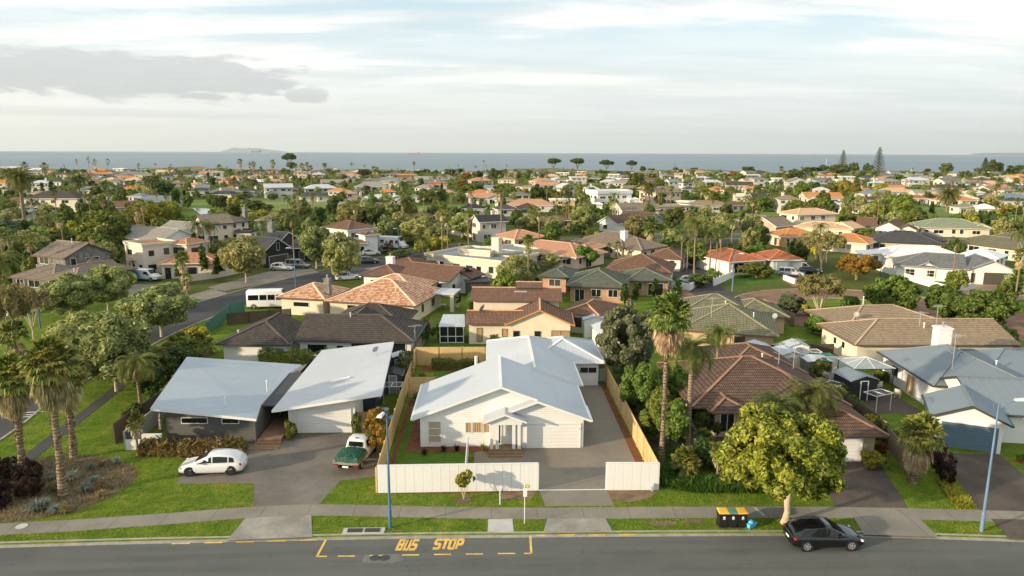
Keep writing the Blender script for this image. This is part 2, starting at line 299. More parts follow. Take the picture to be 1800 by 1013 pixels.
# ------------------------------------------------------------------ mesh helpers
def newell(p):
    n = Vector((0, 0, 0))
    for i in range(len(p)):
        a, b = p[i], p[(i+1) % len(p)]
        n.x += (a[1]-b[1])*(a[2]+b[2]); n.y += (a[2]-b[2])*(a[0]+b[0]); n.z += (a[0]-b[0])*(a[1]+b[1])
    return n.normalized() if n.length > 1e-9 else Vector((0, 0, 1))
class MB:
    def __init__(s): s.f = []; s.m = []; s.T = None
    def face(s, pts, m=0):
        if s.T is not None: pts = [s.T @ Vector(p) for p in pts]
        s.f.append([tuple(p) for p in pts]); s.m.append(m)
    def box(s, x0, y0, z0, x1, y1, z1, m=0):
        a = [(x0, y0, z0), (x1, y0, z0), (x1, y1, z0), (x0, y1, z0), (x0, y0, z1), (x1, y0, z1), (x1, y1, z1), (x0, y1, z1)]
        for q in ((3, 2, 1, 0), (4, 5, 6, 7), (0, 1, 5, 4), (1, 2, 6, 5), (2, 3, 7, 6), (3, 0, 4, 7)): s.face([a[i] for i in q], m)
    def beam(s, p0, p1, w, h, m=0, lift=0):
        p0 = Vector(p0); p1 = Vector(p1); d = (p1-p0)
        if d.length < 1e-6: return
        d.normalize(); sd = d.cross(Vector((0, 0, 1)))
        sd = Vector((1, 0, 0)) if sd.length < 1e-3 else sd.normalized()
        u = sd.cross(d).normalized(); sd = sd*w/2; u2 = u*h
        q = [p0-sd+u*lift, p0+sd+u*lift, p0+sd+u*lift+u2, p0-sd+u*lift+u2]; r = [x+(p1-p0) for x in q]
        for k in range(4): s.face([q[k], q[(k+1) % 4], r[(k+1) % 4], r[k]][::-1], m)
        s.face(q, m); s.face(r[::-1], m)
    def tube(s, pts, rad, n=8, m=0, cap=True):
        P = [Vector(p) for p in pts]; rings = []
        for i, p in enumerate(P):
            d = (P[min(i+1, len(P)-1)]-P[max(i-1, 0)]).normalized()
            a = d.cross(Vector((0, 0, 1)) if abs(d.z) < .9 else Vector((1, 0, 0))).normalized(); b = d.cross(a)
            rr = rad[i] if isinstance(rad, (list, tuple)) else rad
            rings.append([p+(a*math.cos(2*math.pi*k/n)+b*math.sin(2*math.pi*k/n))*rr for k in range(n)])
        for i in range(len(P)-1):
            for k in range(n): s.face([rings[i][k], rings[i][(k+1) % n], rings[i+1][(k+1) % n], rings[i+1][k]][::-1], m)
        if cap: s.face(rings[0], m); s.face(rings[-1][::-1], m)
    def prism(s, poly, z0, z1, m=0, mt_=None):
        n = len(poly); b = [(p[0], p[1], z0) for p in poly]; t = [(p[0], p[1], z1) for p in poly]
        ar = sum(poly[i][0]*poly[(i+1) % n][1]-poly[(i+1) % n][0]*poly[i][1] for i in range(n))
        if ar < 0: b.reverse(); t.reverse()
        s.face(t, m if mt_ is None else mt_); s.face(b[::-1], m)
        for i in range(n): s.face([b[i], b[(i+1) % n], t[(i+1) % n], t[i]], m)
    def lathe(s, prof, n=16, m=0, c=(0, 0)):
        for i in range(len(prof)-1):
            (r0, z0), (r1, z1) = prof[i], prof[i+1]
            for k in range(n):
                a0, a1 = 2*math.pi*k/n, 2*math.pi*(k+1)/n
                q = [(c[0]+r0*math.cos(a0), c[1]+r0*math.sin(a0), z0), (c[0]+r0*math.cos(a1), c[1]+r0*math.sin(a1), z0), (c[0]+r1*math.cos(a1), c[1]+r1*math.sin(a1), z1), (c[0]+r1*math.cos(a0), c[1]+r1*math.sin(a0), z1)]
                if r0 < 1e-5: q = q[1:]
                elif r1 < 1e-5: q = q[:3]
                s.face(q, m)
    def mesh(s, name, mats, org=(0, 0, 0), smooth=False):
        v = []; fs = []; idx = {}
        for f in s.f:
            q = []
            for p in f:
                k = (round(p[0], 4), round(p[1], 4), round(p[2], 4))
                if k not in idx: idx[k] = len(v); v.append((p[0]-org[0], p[1]-org[1], p[2]-org[2]))
                if idx[k] not in q: q.append(idx[k])
            fs.append(q)
        keep = [i for i, q in enumerate(fs) if len(q) > 2]
        me = bpy.data.meshes.new(name); me.from_pydata(v, [], [fs[i] for i in keep])
        for m in mats: me.materials.append(mt(m) if isinstance(m, str) else m)
        me.polygons.foreach_set('material_index', [s.m[i] for i in keep])
        uv = me.uv_layers.new(name='UVMap'); arr = []
        for i in keep:
            pts = [v[j] for j in fs[i]]; n = newell(pts)
            if abs(n.z) > .999: a, b = Vector((1, 0, 0)), Vector((0, 1, 0))
            else: a = Vector((0, 0, 1)).cross(n).normalized(); b = n.cross(a)
            for p in pts: q = Vector(p); arr += [q.dot(a), q.dot(b)]
        uv.data.foreach_set('uv', arr)
        if smooth: me.polygons.foreach_set('use_smooth', [True]*len(keep))
        me.update(); return me
    def build(s, name, mats, parent=None, org=None, smooth=False):
        if isinstance(mats, str): mats = [mats]
        if org is None: org = tuple(parent.location) if parent is not None else (0, 0, 0)
        return mobj(name, s.mesh(name, mats, org, smooth), parent)
def mobj(name, me, parent=None, loc=(0, 0, 0), rz=0., scale=None):
    o = bpy.data.objects.new(name, me); COL.objects.link(o); o.parent = parent; o.location = loc; o.rotation_euler = (0, 0, rz)
    if scale: o.scale = scale
    return o
def smoothobj(o, ang=40):
    me = o.data; me.polygons.foreach_set('use_smooth', [True]*len(me.polygons))
    try: me.set_sharp_from_angle(angle=R(ang))
    except Exception: pass
AUTO = []      # (object, base label) waiting for a full label
MARKS = []     # (x, y, phrase) unique things labels can refer to
def tagit(o, label, cat, group=None):
    o['category'] = cat
    if group: o['group'] = group
    if label.startswith('~'): AUTO.append((o, label[1:]))
    else: o['label'] = label
def thing(name, label, cat, loc=(0, 0, 0), rz=0., group=None, scale=None, mark=None):
    o = bpy.data.objects.new(name, None); COL.objects.link(o); o.location = loc; o.rotation_euler = (0, 0, rz); o.empty_display_size = .3
    if scale: o.scale = scale
    tagit(o, label, cat, group)
    if mark: MARKS.append((loc[0], loc[1], mark))
    return o
def struct(name, mb, mats, smooth=False):
    o = mb.build(name, mats, None, (0, 0, 0), smooth); o['kind'] = 'structure'; return o
def kids(o): return [c for c in bpy.data.objects if c.parent == o]
def copytree(o, parent=None, childmap=None):
    c = o.copy(); COL.objects.link(c); c.parent = parent
    for ch in (childmap or CH_MAP).get(o.name, []): copytree(ch, c)
    return c
CH_MAP = {}
def remember(o):
    ks = kids(o); CH_MAP[o.name] = ks
    for k in ks: remember(k)
# ------------------------------------------------------------------ leaves and trees
def leafmesh(name, P, Nn, size, asp, mat, rs, jit=.6, curl=0.):
    n = len(P); Nn = Nn + rs.normal(0, jit, (n, 3)); Nn /= np.linalg.norm(Nn, axis=1)[:, None]+1e-9
    a = np.cross(Nn, rs.normal(0, 1, (n, 3))); a /= np.linalg.norm(a, axis=1)[:, None]+1e-9; b = np.cross(Nn, a)
    s = size*(.65+.7*rs.random(n))[:, None]
    V = np.stack([P-a*s*asp*.5, P-b*s*.5+a*s*asp*.08, P+a*s*asp*.5, P+b*s*.5+a*s*asp*.08], 1).reshape(-1, 3)
    return npmesh(name, V, n, 4, [mat])
def npmesh(name, V, nf, k, mats, midx=None):
    me = bpy.data.meshes.new(name); me.vertices.add(len(V)); me.vertices.foreach_set('co', np.ascontiguousarray(V, dtype=np.float32).ravel())
    me.loops.add(nf*k); me.loops.foreach_set('vertex_index', np.arange(nf*k, dtype=np.int32))
    me.polygons.add(nf); me.polygons.foreach_set('loop_start', np.arange(0, nf*k, k, dtype=np.int32))
    if midx is not None: me.polygons.foreach_set('material_index', midx)
    for m in mats: me.materials.append(mt(m))
    me.update(calc_edges=True); return me
def crownpts(rs, R3, ncl, rcl, nleaf, bias=.45, zmin=-.55, topflat=0., droop=0., squash=1.):
    """clump centres in an ellipsoid, leaves on the clumps' outer sides"""
    C = []
    while len(C) < ncl:
        d = rs.normal(0, 1, 3); d /= np.linalg.norm(d)
        if d[2] < zmin: continue
        r = rs.random()**bias
        lump = 1+.16*math.sin(d[0]*5+rs.random()*.4)*math.cos(d[1]*4+1)
        c = d*r*lump; C.append(c)
    C = np.array(C)*np.array(R3)*.82
    rc = rcl*(.6+.8*rs.random(ncl)); w = rc**2; k = rs.choice(ncl, nleaf, p=w/w.sum())
    d = rs.normal(0, 1, (nleaf, 3)); out = C[k]/(np.linalg.norm(C[k], axis=1)[:, None]+1e-6); d = d+out*.8; d[:, 2] += .22
    d /= np.linalg.norm(d, axis=1)[:, None]
    rr = rc[k]*(.55+.5*rs.random(nleaf)); P = C[k]+d*rr[:, None]*np.array([1, 1, squash])
    if droop: P[:, 2] -= droop*rs.random(nleaf)**1.5*(np.linalg.norm(P[:, :2], axis=1)/max(R3[0], R3[1]))
    if topflat: P[:, 2] = np.where(P[:, 2] > 0, P[:, 2]*(1-topflat), P[:, 2])
    return P, d
# kind: (height, crown radius, crown centre height fraction, crown half height, clumps, clump radius, leaf size, aspect, material, bark, trunk radius, options)
SPEC = {
 'olive':   dict(H=6, r=2.5, cz=.57, rz=2.6, ncl=64, rcl=.62, leaf=.14, asp=2.4, zmin=-.97, bias=.36, mat='leaf_olive', bark='pale_bark', tr=.095, fork=.24, limbs=5),
 'dense':   dict(H=6, r=2.6, cz=.52, rz=2.9, zmin=-.95, ncl=44, rcl=.8, leaf=.22, asp=1.5, mat='leaf_dark', bark='tree_bark', tr=.2, fork=.22, limbs=4),
 'mid':     dict(H=6, r=2.5, cz=.52, rz=2.8, zmin=-.95, ncl=36, rcl=.8, leaf=.24, asp=1.6, mat='leaf_mid', bark='tree_bark', tr=.18, fork=.25, limbs=4),
 'dome':    dict(H=5, r=2.6, cz=.50, rz=2.55, zmin=-1., ncl=150, rcl=.42, leaf=.17, asp=1.5, mat='leaf_mid', bark='tree_bark', tr=.2, fork=.15, limbs=3, bias=.14),
 'karaka':  dict(H=5, r=2.6, cz=.50, rz=2.5, zmin=-.95, ncl=90, rcl=.48, leaf=.16, asp=1.5, mat='leaf_mid', bark='tree_bark', tr=.2, fork=.2, limbs=4, bias=.25),
 'grey':    dict(zmin=-.9, H=7, r=2.8, cz=.52, rz=3.3, ncl=110, rcl=.45, leaf=.20, asp=1.4, mat='leaf_greyleaf', bark='tree_bark', tr=.2, fork=.2, limbs=4, bias=.22),
 'bright':  dict(zmin=-.9, H=4, r=2.0, cz=.55, rz=1.7, ncl=24, rcl=.6, leaf=.18, asp=1.6, mat='leaf_bright', bark='tree_bark', tr=.1, fork=.25, limbs=4),
 'rusty':   dict(zmin=-.9, H=6, r=3.4, cz=.56, rz=2.5, ncl=44, rcl=.7, leaf=.2, asp=1.5, mat='leaf_rusty', bark='tree_bark', tr=.18, fork=.2, limbs=5),
 'golden':  dict(zmin=-.9, H=4, r=2.1, cz=.55, rz=1.8, ncl=24, rcl=.6, leaf=.2, asp=1.5, mat='leaf_golden', bark='tree_bark', tr=.1, fork=.22, limbs=4),
 'willow':  dict(H=9, r=5.0, cz=.50, rz=4.4, zmin=-.8, ncl=54, rcl=1.2, leaf=.26, asp=2.8, mat='leaf_willow', bark='tree_bark', tr=.3, fork=.3, limbs=5, droop=3.6),
 'sparse':  dict(H=6, r=3.3, cz=.70, rz=1.5, ncl=46, rcl=.50, leaf=.14, asp=1.6, mat='leaf_khaki', bark='pale_bark', tr=.12, fork=.22, limbs=8, thin=.6),
 'umbrella': dict(H=9, r=4.4, cz=.80, rz=1.7, ncl=34, rcl=.8, leaf=.4, asp=1.6, mat='leaf_dark', bark='tree_bark', tr=.2, fork=.35, limbs=7, zmin=-.25),
 'shrub':   dict(zmin=-.95, H=2, r=1.2, cz=.46, rz=1.0, ncl=16, rcl=.42, leaf=.14, asp=1.6, mat='leaf_mid', bark='tree_bark', tr=.05, fork=.2, limbs=3),
 'dkshrub': dict(zmin=-.95, H=2, r=1.2, cz=.46, rz=1.0, ncl=16, rcl=.42, leaf=.14, asp=1.6, mat='leaf_dark', bark='tree_bark', tr=.05, fork=.2, limbs=3),
 'maroon':  dict(H=2, r=1.2, cz=.46, rz=1.0, zmin=-.95, bias=.12, ncl=70, rcl=.26, leaf=.075, asp=1.5, mat='leaf_maroon', bark='tree_bark', tr=.05, fork=.2, limbs=3),
 'redbush': dict(H=2, r=1.2, cz=.48, rz=1.0, ncl=14, rcl=.42, leaf=.14, asp=1.6, mat='leaf_red', bark='tree_bark', tr=.05, fork=.2, limbs=3),
 'blossom': dict(H=2.4, r=1.3, cz=.55, rz=1.0, ncl=16, rcl=.36, leaf=.12, asp=1.3, mat='leaf_blossom', bark='tree_bark', tr=.06, fork=.2, limbs=5),
 'topiary': dict(H=1.8, r=1.0, cz=.50, rz=.86, ncl=60, rcl=.16, leaf=.09, asp=1.5, mat='leaf_bright', bark='tree_bark', tr=.05, fork=.2, limbs=3, bias=.08),
 'cypress': dict(H=6, r=.62, cz=.50, rz=3.0, ncl=60, rcl=.22, leaf=.16, asp=2.4, mat='leaf_cypress', bark='tree_bark', tr=.1, fork=.1, limbs=1, bias=.3, taper=1),
 'photinia': dict(H=4.4, r=.95, cz=.50, rz=2.15, ncl=60, rcl=.30, leaf=.12, asp=1.8, mat='leaf_rusty', bark='tree_bark', tr=.08, fork=.1, limbs=2, bias=.3),
}
PROTO = {}
def tree_meshes(kind, lod, var):
    key = (kind, lod, var)
    if key in PROTO: return PROTO[key]
    S = SPEC[kind]; rs = np.random.RandomState(hash(kind) % 1000 if False else sum(map(ord, kind))*7+var*31)
    nl = {'n': 20000, 'm': 7000, 'l': 2200, 'f': 700}[lod]; fac = {'n': 1., 'm': 1.25, 'l': 1.75, 'f': 2.6}[lod]
    if S.get('thin'): nl = int(nl*S['thin'])
    vol = (S['r']**2*S['rz'])/15.; nl = int(nl*max(.25, min(1.6, vol**.5))); lf = S['leaf']*fac
    P, D = crownpts(rs, (S['r'], S['r'], S['rz']), S['ncl'], S['rcl'], nl, S.get('bias', .42), S.get('zmin', -.6), 0, S.get('droop', 0))
    if S.get('taper'):
        t = np.clip((P[:, 2]+S['rz'])/(2*S['rz']), 0, 1); k = (1.25*np.sqrt(np.clip(1-t, 0, 1))*.9+.05)/np.maximum(.25, np.sqrt(np.clip(1-(2*t-1)**2, .02, 1))); P[:, :2] *= np.minimum(k, 1.5)[:, None]
    cz = S['H']*S['cz']; P[:, 2] += cz; P[:, 2] = np.maximum(P[:, 2], .05+rs.random(len(P))*.3)
    crown = leafmesh(kind+'_crown', P, D, lf, S['asp'], S['mat'], rs)
    t = MB(); H, tr = S['H'], S['tr']; n = 8 if lod in 'nm' else 5; rr = random.Random(var*7+3)
    fz = H*S['fork']; t.tube([(0, 0, -.1), (.03*H*rr.uniform(-1, 1)*.5, .02, fz*.5), (.02*H*rr.uniform(-1, 1), 0, fz)], [tr*1.35, tr, tr*.85], n)
    if kind == 'sparse' or kind == 'umbrella' or lod in 'nm':
        for k in range(S['limbs']):
            a = 2*math.pi*(k+rr.random()*.5)/S['limbs']; rad = S['r']*(.45+.35*rr.random())
            z1 = cz+S['rz']*(.0+.45*rr.random()); p0 = (0, 0, fz*.85); p1 = (math.cos(a)*rad*.4, math.sin(a)*rad*.4, fz+(z1-fz)*.5); p2 = (math.cos(a)*rad, math.sin(a)*rad, z1)
            t.tube([p0, p1, p2], [tr*.6, tr*.38, tr*.12], 6)
            if kind in ('sparse', 'umbrella', 'olive') and lod != 'f':
                for q in range(2):
                    a2 = a+rr.uniform(-.7, .7); t.tube([p1, (p1[0]+math.cos(a2)*rad*.5, p1[1]+math.sin(a2)*rad*.5, z1+rr.uniform(-.2, .5))], [tr*.28, tr*.06], 5)
    trunk = t.mesh(kind+'_trunk', [S['bark']])
    PROTO[key] = (trunk, crown); return PROTO[key]
CATN = {'dome': 'tree', 'olive': 'tree', 'dense': 'tree', 'mid': 'tree', 'karaka': 'tree', 'grey': 'tree', 'bright': 'tree', 'rusty': 'tree', 'golden': 'tree', 'willow': 'willow', 'sparse': 'tree', 'umbrella': 'tree', 'shrub': 'shrub', 'dkshrub': 'bush', 'maroon': 'shrub', 'redbush': 'shrub', 'blossom': 'shrub', 'topiary': 'shrub', 'cypress': 'cypress', 'photinia': 'shrub'}
TNAME = {'dome': 'evergreen_tree', 'olive': 'feathery_tree', 'dense': 'evergreen_tree', 'mid': 'leafy_tree', 'karaka': 'evergreen_tree', 'grey': 'evergreen_tree', 'bright': 'leafy_tree', 'rusty': 'autumn_tree', 'golden': 'yellow_tree', 'willow': 'willow_tree', 'sparse': 'open_tree', 'umbrella': 'shore_pine', 'cypress': 'cypress', 'photinia': 'column_shrub', 'redbush': 'red_shrub', 'maroon': 'maroon_shrub', 'blossom': 'blossom_shrub', 'topiary': 'clipped_shrub', 'shrub': 'shrub', 'dkshrub': 'evergreen_shrub'}
TDESC = {'dome': 'large domed evergreen', 'olive': 'feathery olive-green tree', 'dense': 'dark dense evergreen tree', 'mid': 'mid-green leafy tree', 'karaka': 'rounded glossy evergreen tree', 'grey': 'tall grey-green evergreen', 'bright': 'bright green small tree', 'rusty': 'rust-coloured tree', 'golden': 'yellow-green tree', 'willow': 'weeping willow', 'sparse': 'open-branched khaki tree', 'umbrella': 'umbrella-crowned tree', 'cypress': 'slim dark cypress', 'photinia': 'orange-tipped column shrub', 'redbush': 'red-leaved shrub', 'maroon': 'dark maroon shrub', 'blossom': 'pale blossoming shrub', 'topiary': 'clipped round shrub', 'shrub': 'green garden shrub', 'dkshrub': 'dark green shrub',
 'fan': 'fan palm', 'phoenix': 'date palm with a wide feathery crown', 'queen': 'slender feather palm', 'norfolk': 'tiered pointed pine'}
RND = random.Random(11)
def tree(kind, x, y, height, width=None, label=None, group=None, lod='m', mark=None, z=G0, var=None, lean=0):
    S = SPEC[kind]; var = RND.randrange(2 if lod in 'nm' else 3) if var is None else var
    tm, cm = tree_meshes(kind, lod, var)
    sz = height/(S['H']*S['cz']+S['rz']*.97); sx = (width/2/(S['r']*1.04)) if width else sz
    o = thing(TNAME[kind], label or '~'+TDESC[kind], CATN[kind], (x, y, z), RND.random()*6.28, group, (sx, sx, sz), mark)
    mobj('trunk', tm, o); mobj('crown', cm, o); return o
# ---- palms (nominal height 1 for the trunk; crowns built at real size)
def frond(V, rs, L0, az, el0, droop, base, nl, wleaf, llen, vshape=.5, tw=0.):
    """feather frond of single leaflets; V collects 3-point faces"""
    p = np.array(base, float); el = el0; n = nl; step = L0/n
    ca, sa = math.cos(az), math.sin(az); side = np.array([-sa, ca, 0.])
    last = p.copy()
    for i in range(n):
        d = np.array([ca*math.cos(el), sa*math.cos(el), math.sin(el)]); p = p+d*step; el -= droop/n*(1+.8*i/n)
        V.append([last+side*.02, last-side*.02, p]); last = p.copy()
        t = (i+1)/n; ll = llen*math.sin(math.pi*min(1, .12+t*.86))**.6
        upv = np.cross(side, d);
        for s in (1, -1):
            q = side*s*.8+d*.65+upv*vshape*(.6-.9*t)+rs.normal(0, .07, 3); q /= np.linalg.norm(q)
            tip = p+q*ll; tip[2] -= ll*(.25+.25*t)
            V.append([p-d*wleaf*.5, p+d*wleaf*.5, tip])
def trimesh(name, V, mat):
    A = np.array(V, float).reshape(-1, 3); return npmesh(name, A, len(V), 3, [mat])
def fan(V, rs, base, az, el, pet, rad, nb, spread=2.4, droop=.35):
    ca, sa = math.cos(az), math.sin(az); d = np.array([ca*math.cos(el), sa*math.cos(el), math.sin(el)]); side = np.array([-sa, ca, 0.]); upv = np.cross(d, side)*-1
    h = np.array(base)+d*pet; h[2] -= pet*pet*.06; h[0] += .10*pet
    V.append([np.array(base)+side*.02, np.array(base)-side*.02, h])
    for k in range(nb):
        a = -spread/2+spread*(k+.5)/nb; q = d*math.cos(a)+side*math.sin(a); w = rad*.5*spread/nb
        L1 = rad*(.8+.3*rs.random())*(1-.18*abs(a)); mid = h+q*L1*.6; tip = h+q*L1; tip[2] -= L1*droop*(.6+rs.random()*.8); pr = -d*math.sin(a)+side*math.cos(a); ff = upv*.05*(1 if k % 2 else -1)
        V.append([h, mid-pr*w+ff, mid+pr*w-ff]); V.append([mid-pr*w+ff, tip, mid+pr*w-ff])
def palm_crown(kind, lod, var):
    key = ('p'+kind, lod, var)
    if key in PROTO: return PROTO[key]
    rs = np.random.RandomState(sum(map(ord, kind))+var*17); V = []; D = []
    hi = {'n': 3, 'm': 2, 'l': 1, 'f': 0}[lod]
    if kind == 'fan':                                     # crown centre at the origin, radius about 1.5
        nf = [18, 32, 56, 120][hi]; nb = [5, 7, 10, 17][hi]
        for i in range(nf):
            az = rs.random()*6.28; t = (i+.5)/nf; el = 1.5-1.95*t**.9+rs.normal(0, .18)
            fan(V, rs, (0, 0, .1-.25*t), az, el, .45+.75*rs.random()**.7, .62+.25*rs.random(), nb, 3.3, .08+.38*t)
        nd = [11, 20, 52, 120][hi]
        for i in range(nd):
            az = rs.random()*6.28; t = rs.random(); fan(D, rs, (.12*math.cos(az), .12*math.sin(az), -.25-1.75*t), az, -.75-.65*rs.random(), .32+.65*(1-t)**1.2, .66, max(4, nb-5), 1.4, .7)
    elif kind == 'phoenix':                               # radius about 3
        nf = [22, 36, 56, 80][hi]; nl = [7, 12, 18, 24][hi]
        for i in range(nf):
            az = i*2.4+rs.normal(0, .15); t = (i+.5)/nf; frond(V, rs, 3.1+.3*rs.random(), az, 1.35-1.75*t, 1.1+.5*t, (0, 0, 0), nl, [.5, .28, .17, .12][hi], .62)
        for i in range(nf//4): frond(D, rs, 2.2, rs.random()*6.28, -.5, 1.3, (0, 0, -.3), nl, [.4, .2, .12, .1][hi], .4)
    else:                                                 # queen: radius about 2.6, loose drooping plumes
        nf = [11, 16, 24, 38][hi]; nl = [8, 13, 22, 34][hi]
        for i in range(nf):
            az = i*2.4+rs.normal(0, .3); t = (i+.5)/nf; frond(V, rs, 2.7+.5*rs.random(), az, 1.25-1.2*t, 1.5+.4*t, (0, 0, 0), nl, [.42, .2, .10, .07][hi], .75, -.3)
        for i in range([1, 2, 2, 4][hi]): frond(D, rs, 1.6, rs.random()*6.28, -.7, 1.1, (0, 0, -.3), nl, [.3, .16, .1, .06][hi], .4)
    PROTO[key] = (trimesh('crown', V, {'fan': 'leaf_fan', 'phoenix': 'leaf_palm', 'queen': 'leaf_palm'}[kind]), trimesh('dead_fronds', D, 'leaf_dead'))
    return PROTO[key]
def palm_trunk(h, r, lod, var, kind):
    key = ('t', kind, lod, var, round(h, 0), round(r, 2))
    if key in PROTO: return PROTO[key]
    t = MB(); rr = random.Random(var+int(h*3)); n = {'n': 14, 'm': 9, 'l': 6, 'f': 5}[lod]; seg = {'n': 34, 'm': 12, 'l': 6, 'f': 4}[lod]
    bend = rr.uniform(-.02, .02)*h; pts = []; rad = []
    for i in range(seg+1):
        q = i/seg; pts.append((bend*math.sin(q*2.5), bend*.5*math.sin(q*3), h*q-.1*(1-q))); b = 1.45-.6*min(1, q*3)+.1*q if kind != 'phoenix' else 1.1+.3*(q > .85)
        if lod == 'n': b *= 1+.10*((i % 2)-.5)+rr.uniform(-.05, .05)
        rad.append(r*b)
    t.tube(pts, rad, n)
    if lod == 'n' and kind == 'fan':
        for i in range(300):
            a = rr.random()*6.28; z = rr.random()*h; d = Vector((math.cos(a), math.sin(a), 0)); b = d*r*1.0+Vector((bend*math.sin(z/h*2.5), 0, z)); t.face([b+Vector((-d.y, d.x, 0))*.08, b-Vector((-d.y, d.x, 0))*.08, b+d*rr.uniform(.08, .24)+Vector((0, 0, rr.uniform(.05, .26)))])
    PROTO[key] = t.mesh('trunk', ['palm_bark']); return PROTO[key]
def palm(kind, x, y, top, cw=None, label=None, group=None, lod='m', mark=None, z=G0, tr=None, desc=None):
    """top = height of the topmost leaves, cw = crown width"""
    nomr = {'fan': 1.85, 'phoenix': 2.75, 'queen': 2.5}[kind]; s = (cw/2/nomr) if cw else 1.
    s = max(.3, s); rise = {'fan': 1.75, 'phoenix': 1.7, 'queen': 1.25}[kind]*s; h = max(.4, top-rise); var = RND.randrange(3)
    r = tr or {'fan': .20, 'phoenix': .36, 'queen': .15}[kind]*max(.6, min(1.2, s))
    o = thing(kind+'_palm' if kind != 'phoenix' else 'date_palm', label or '~'+(desc or TDESC[kind]), 'palm', (x, y, z), RND.random()*6.28 if lod != 'n' else RND.uniform(-.5, .5), group, None, mark)
    mobj('trunk', palm_trunk(round(h, 0), r, lod, var, kind), o, scale=(1, 1, h/max(1, round(h, 0))) if round(h, 0) > 0 else (1, 1, h))
    if round(h, 0) == 0: o.children
    cr, dd = palm_crown(kind, lod, var)
    mobj('crown', cr, o, (0, 0, h), 0, (s, s, s)); mobj('dead_fronds', dd, o, (0, 0, h), 0, (s, s, s)); return o
def norfolk(x, y, h, label, mark=None, lod='l', w_=None):
    rs = np.random.RandomState(int(h*10)); o = thing('norfolk_pine', label, 'pine', (x, y, G0), 0, None, None, mark); w_ = w_ or h*.17
    t = MB(); t.tube([(0, 0, 0), (0, 0, h*.5), (0, 0, h)], [h*.018, h*.012, .03], 6); P = []; D = []
    nt_ = 19
    for i in range(nt_):
        q = i/nt_; z = h*(.10+.90*q); rad = w_*(1-q)**.75+.15
        for k in range(7):
            a = 6.28*(k+(i % 2)*.5)/7; d = np.array([math.cos(a), math.sin(a), .28]); t.tube([(0, 0, z), (d[0]*rad, d[1]*rad, z+.2*rad)], [.05, .03], 4)
            for _ in range(34): s = rs.random(); P.append([d[0]*rad*s, d[1]*rad*s, z+.25*rad*s*s+rs.normal(0, .08)+.05]); D.append([0, 0, 1.])
    t.build('trunk', ['tree_bark'], o, (0, 0, 0)); mobj('crown', leafmesh('crown', np.array(P)+rs.normal(0, .10, (len(P), 3)), np.array(D), .42, 2.0, 'leaf_dark', rs), o); return o
def hedge(pts, h, wd, label, mat='leaf_dark', lod=1., cat='hedge', name='hedge', leafs=.13, mark=None, tops=.12, asp=1.6):
    """clipped hedge along a polyline"""
    rs = np.random.RandomState(int(abs(pts[0][0]*10))); P = []; D = []; x0, y0 = pts[0][0], pts[0][1]
    core = MB()
    for (a, b) in zip(pts[:-1], pts[1:]):
        a = Vector(a[:2]); b = Vector(b[:2]); Ln = (b-a).length; d = (b-a)/Ln; s = Vector((-d.y, d.x)); n = int((Ln*(wd+2*h))*170*lod/ (leafs/.13)**2)
        core.T = None; q = [a+s*wd*.36, a-s*wd*.36, b-s*wd*.36, b+s*wd*.36]; core.prism([(v.x-x0, v.y-y0) for v in q], 0, h*.82)
        for _ in range(n):
            t = rs.random()*Ln; u = rs.random()*(wd+2*h)
            lump = .10*math.sin(t*1.7+x0)+.07*math.sin(t*4.1)
            if u < h: off, z, nn = -wd/2, u, (-s.x, -s.y, .2)
            elif u < h+wd: off, z, nn = u-h-wd/2, h, (0, 0, 1)
            else: off, z, nn = wd/2, u-h-wd, (s.x, s.y, .2)
            z = z*(1+lump)+rs.normal(0, tops*.5); off = off*(1+lump)+rs.normal(0, .06); p = a+d*t+s*off
            P.append((p.x-x0, p.y-y0, max(.03, z))); D.append(nn)
    o = thing(name, label, cat, (x0, y0, G0), 0, None, None, mark)
    core.build('stems', ['soil'], o, (0, 0, 0)); mobj('foliage', leafmesh('foliage', np.array(P), np.array(D), leafs, asp, mat, rs), o); return o
def tuft_mesh(n, h, spread, wd, mat, seed, arch=.6):
    key = ('tuft', n, h, spread, mat, seed)
    if key in PROTO: return PROTO[key]
    rs = np.random.RandomState(seed); V = []
    for i in range(n):
        a = rs.random()*6.28; l = h*(.6+.5*rs.random()); d = np.array([math.cos(a), math.sin(a), 0]); s = np.array([-d[1], d[0], 0])*wd; lean = spread*(.2+.8*rs.random()); b = d*.12*spread*rs.random()
        m = b+d*lean*.45+np.array([0, 0, l*.75]); tip = b+d*lean+np.array([0, 0, l*(1-arch*rs.random())]); V += [[b-s, b+s, m+s], [b-s, m+s, m-s], [m-s, m+s, tip]]
    PROTO[key] = trimesh('blades', V, mat); return PROTO[key]
def tuft(name, x, y, h, label, mat='leaf_flax', n=110, spread=.8, wd=.03, group=None, cat='plant', seed=1, z=G0):
    me = tuft_mesh(n, 1., spread, wd, mat, seed); o = mobj(name, me, None, (x, y, z), RND.random()*6.28, (h, h, h)); tagit(o, label, cat, group); return o
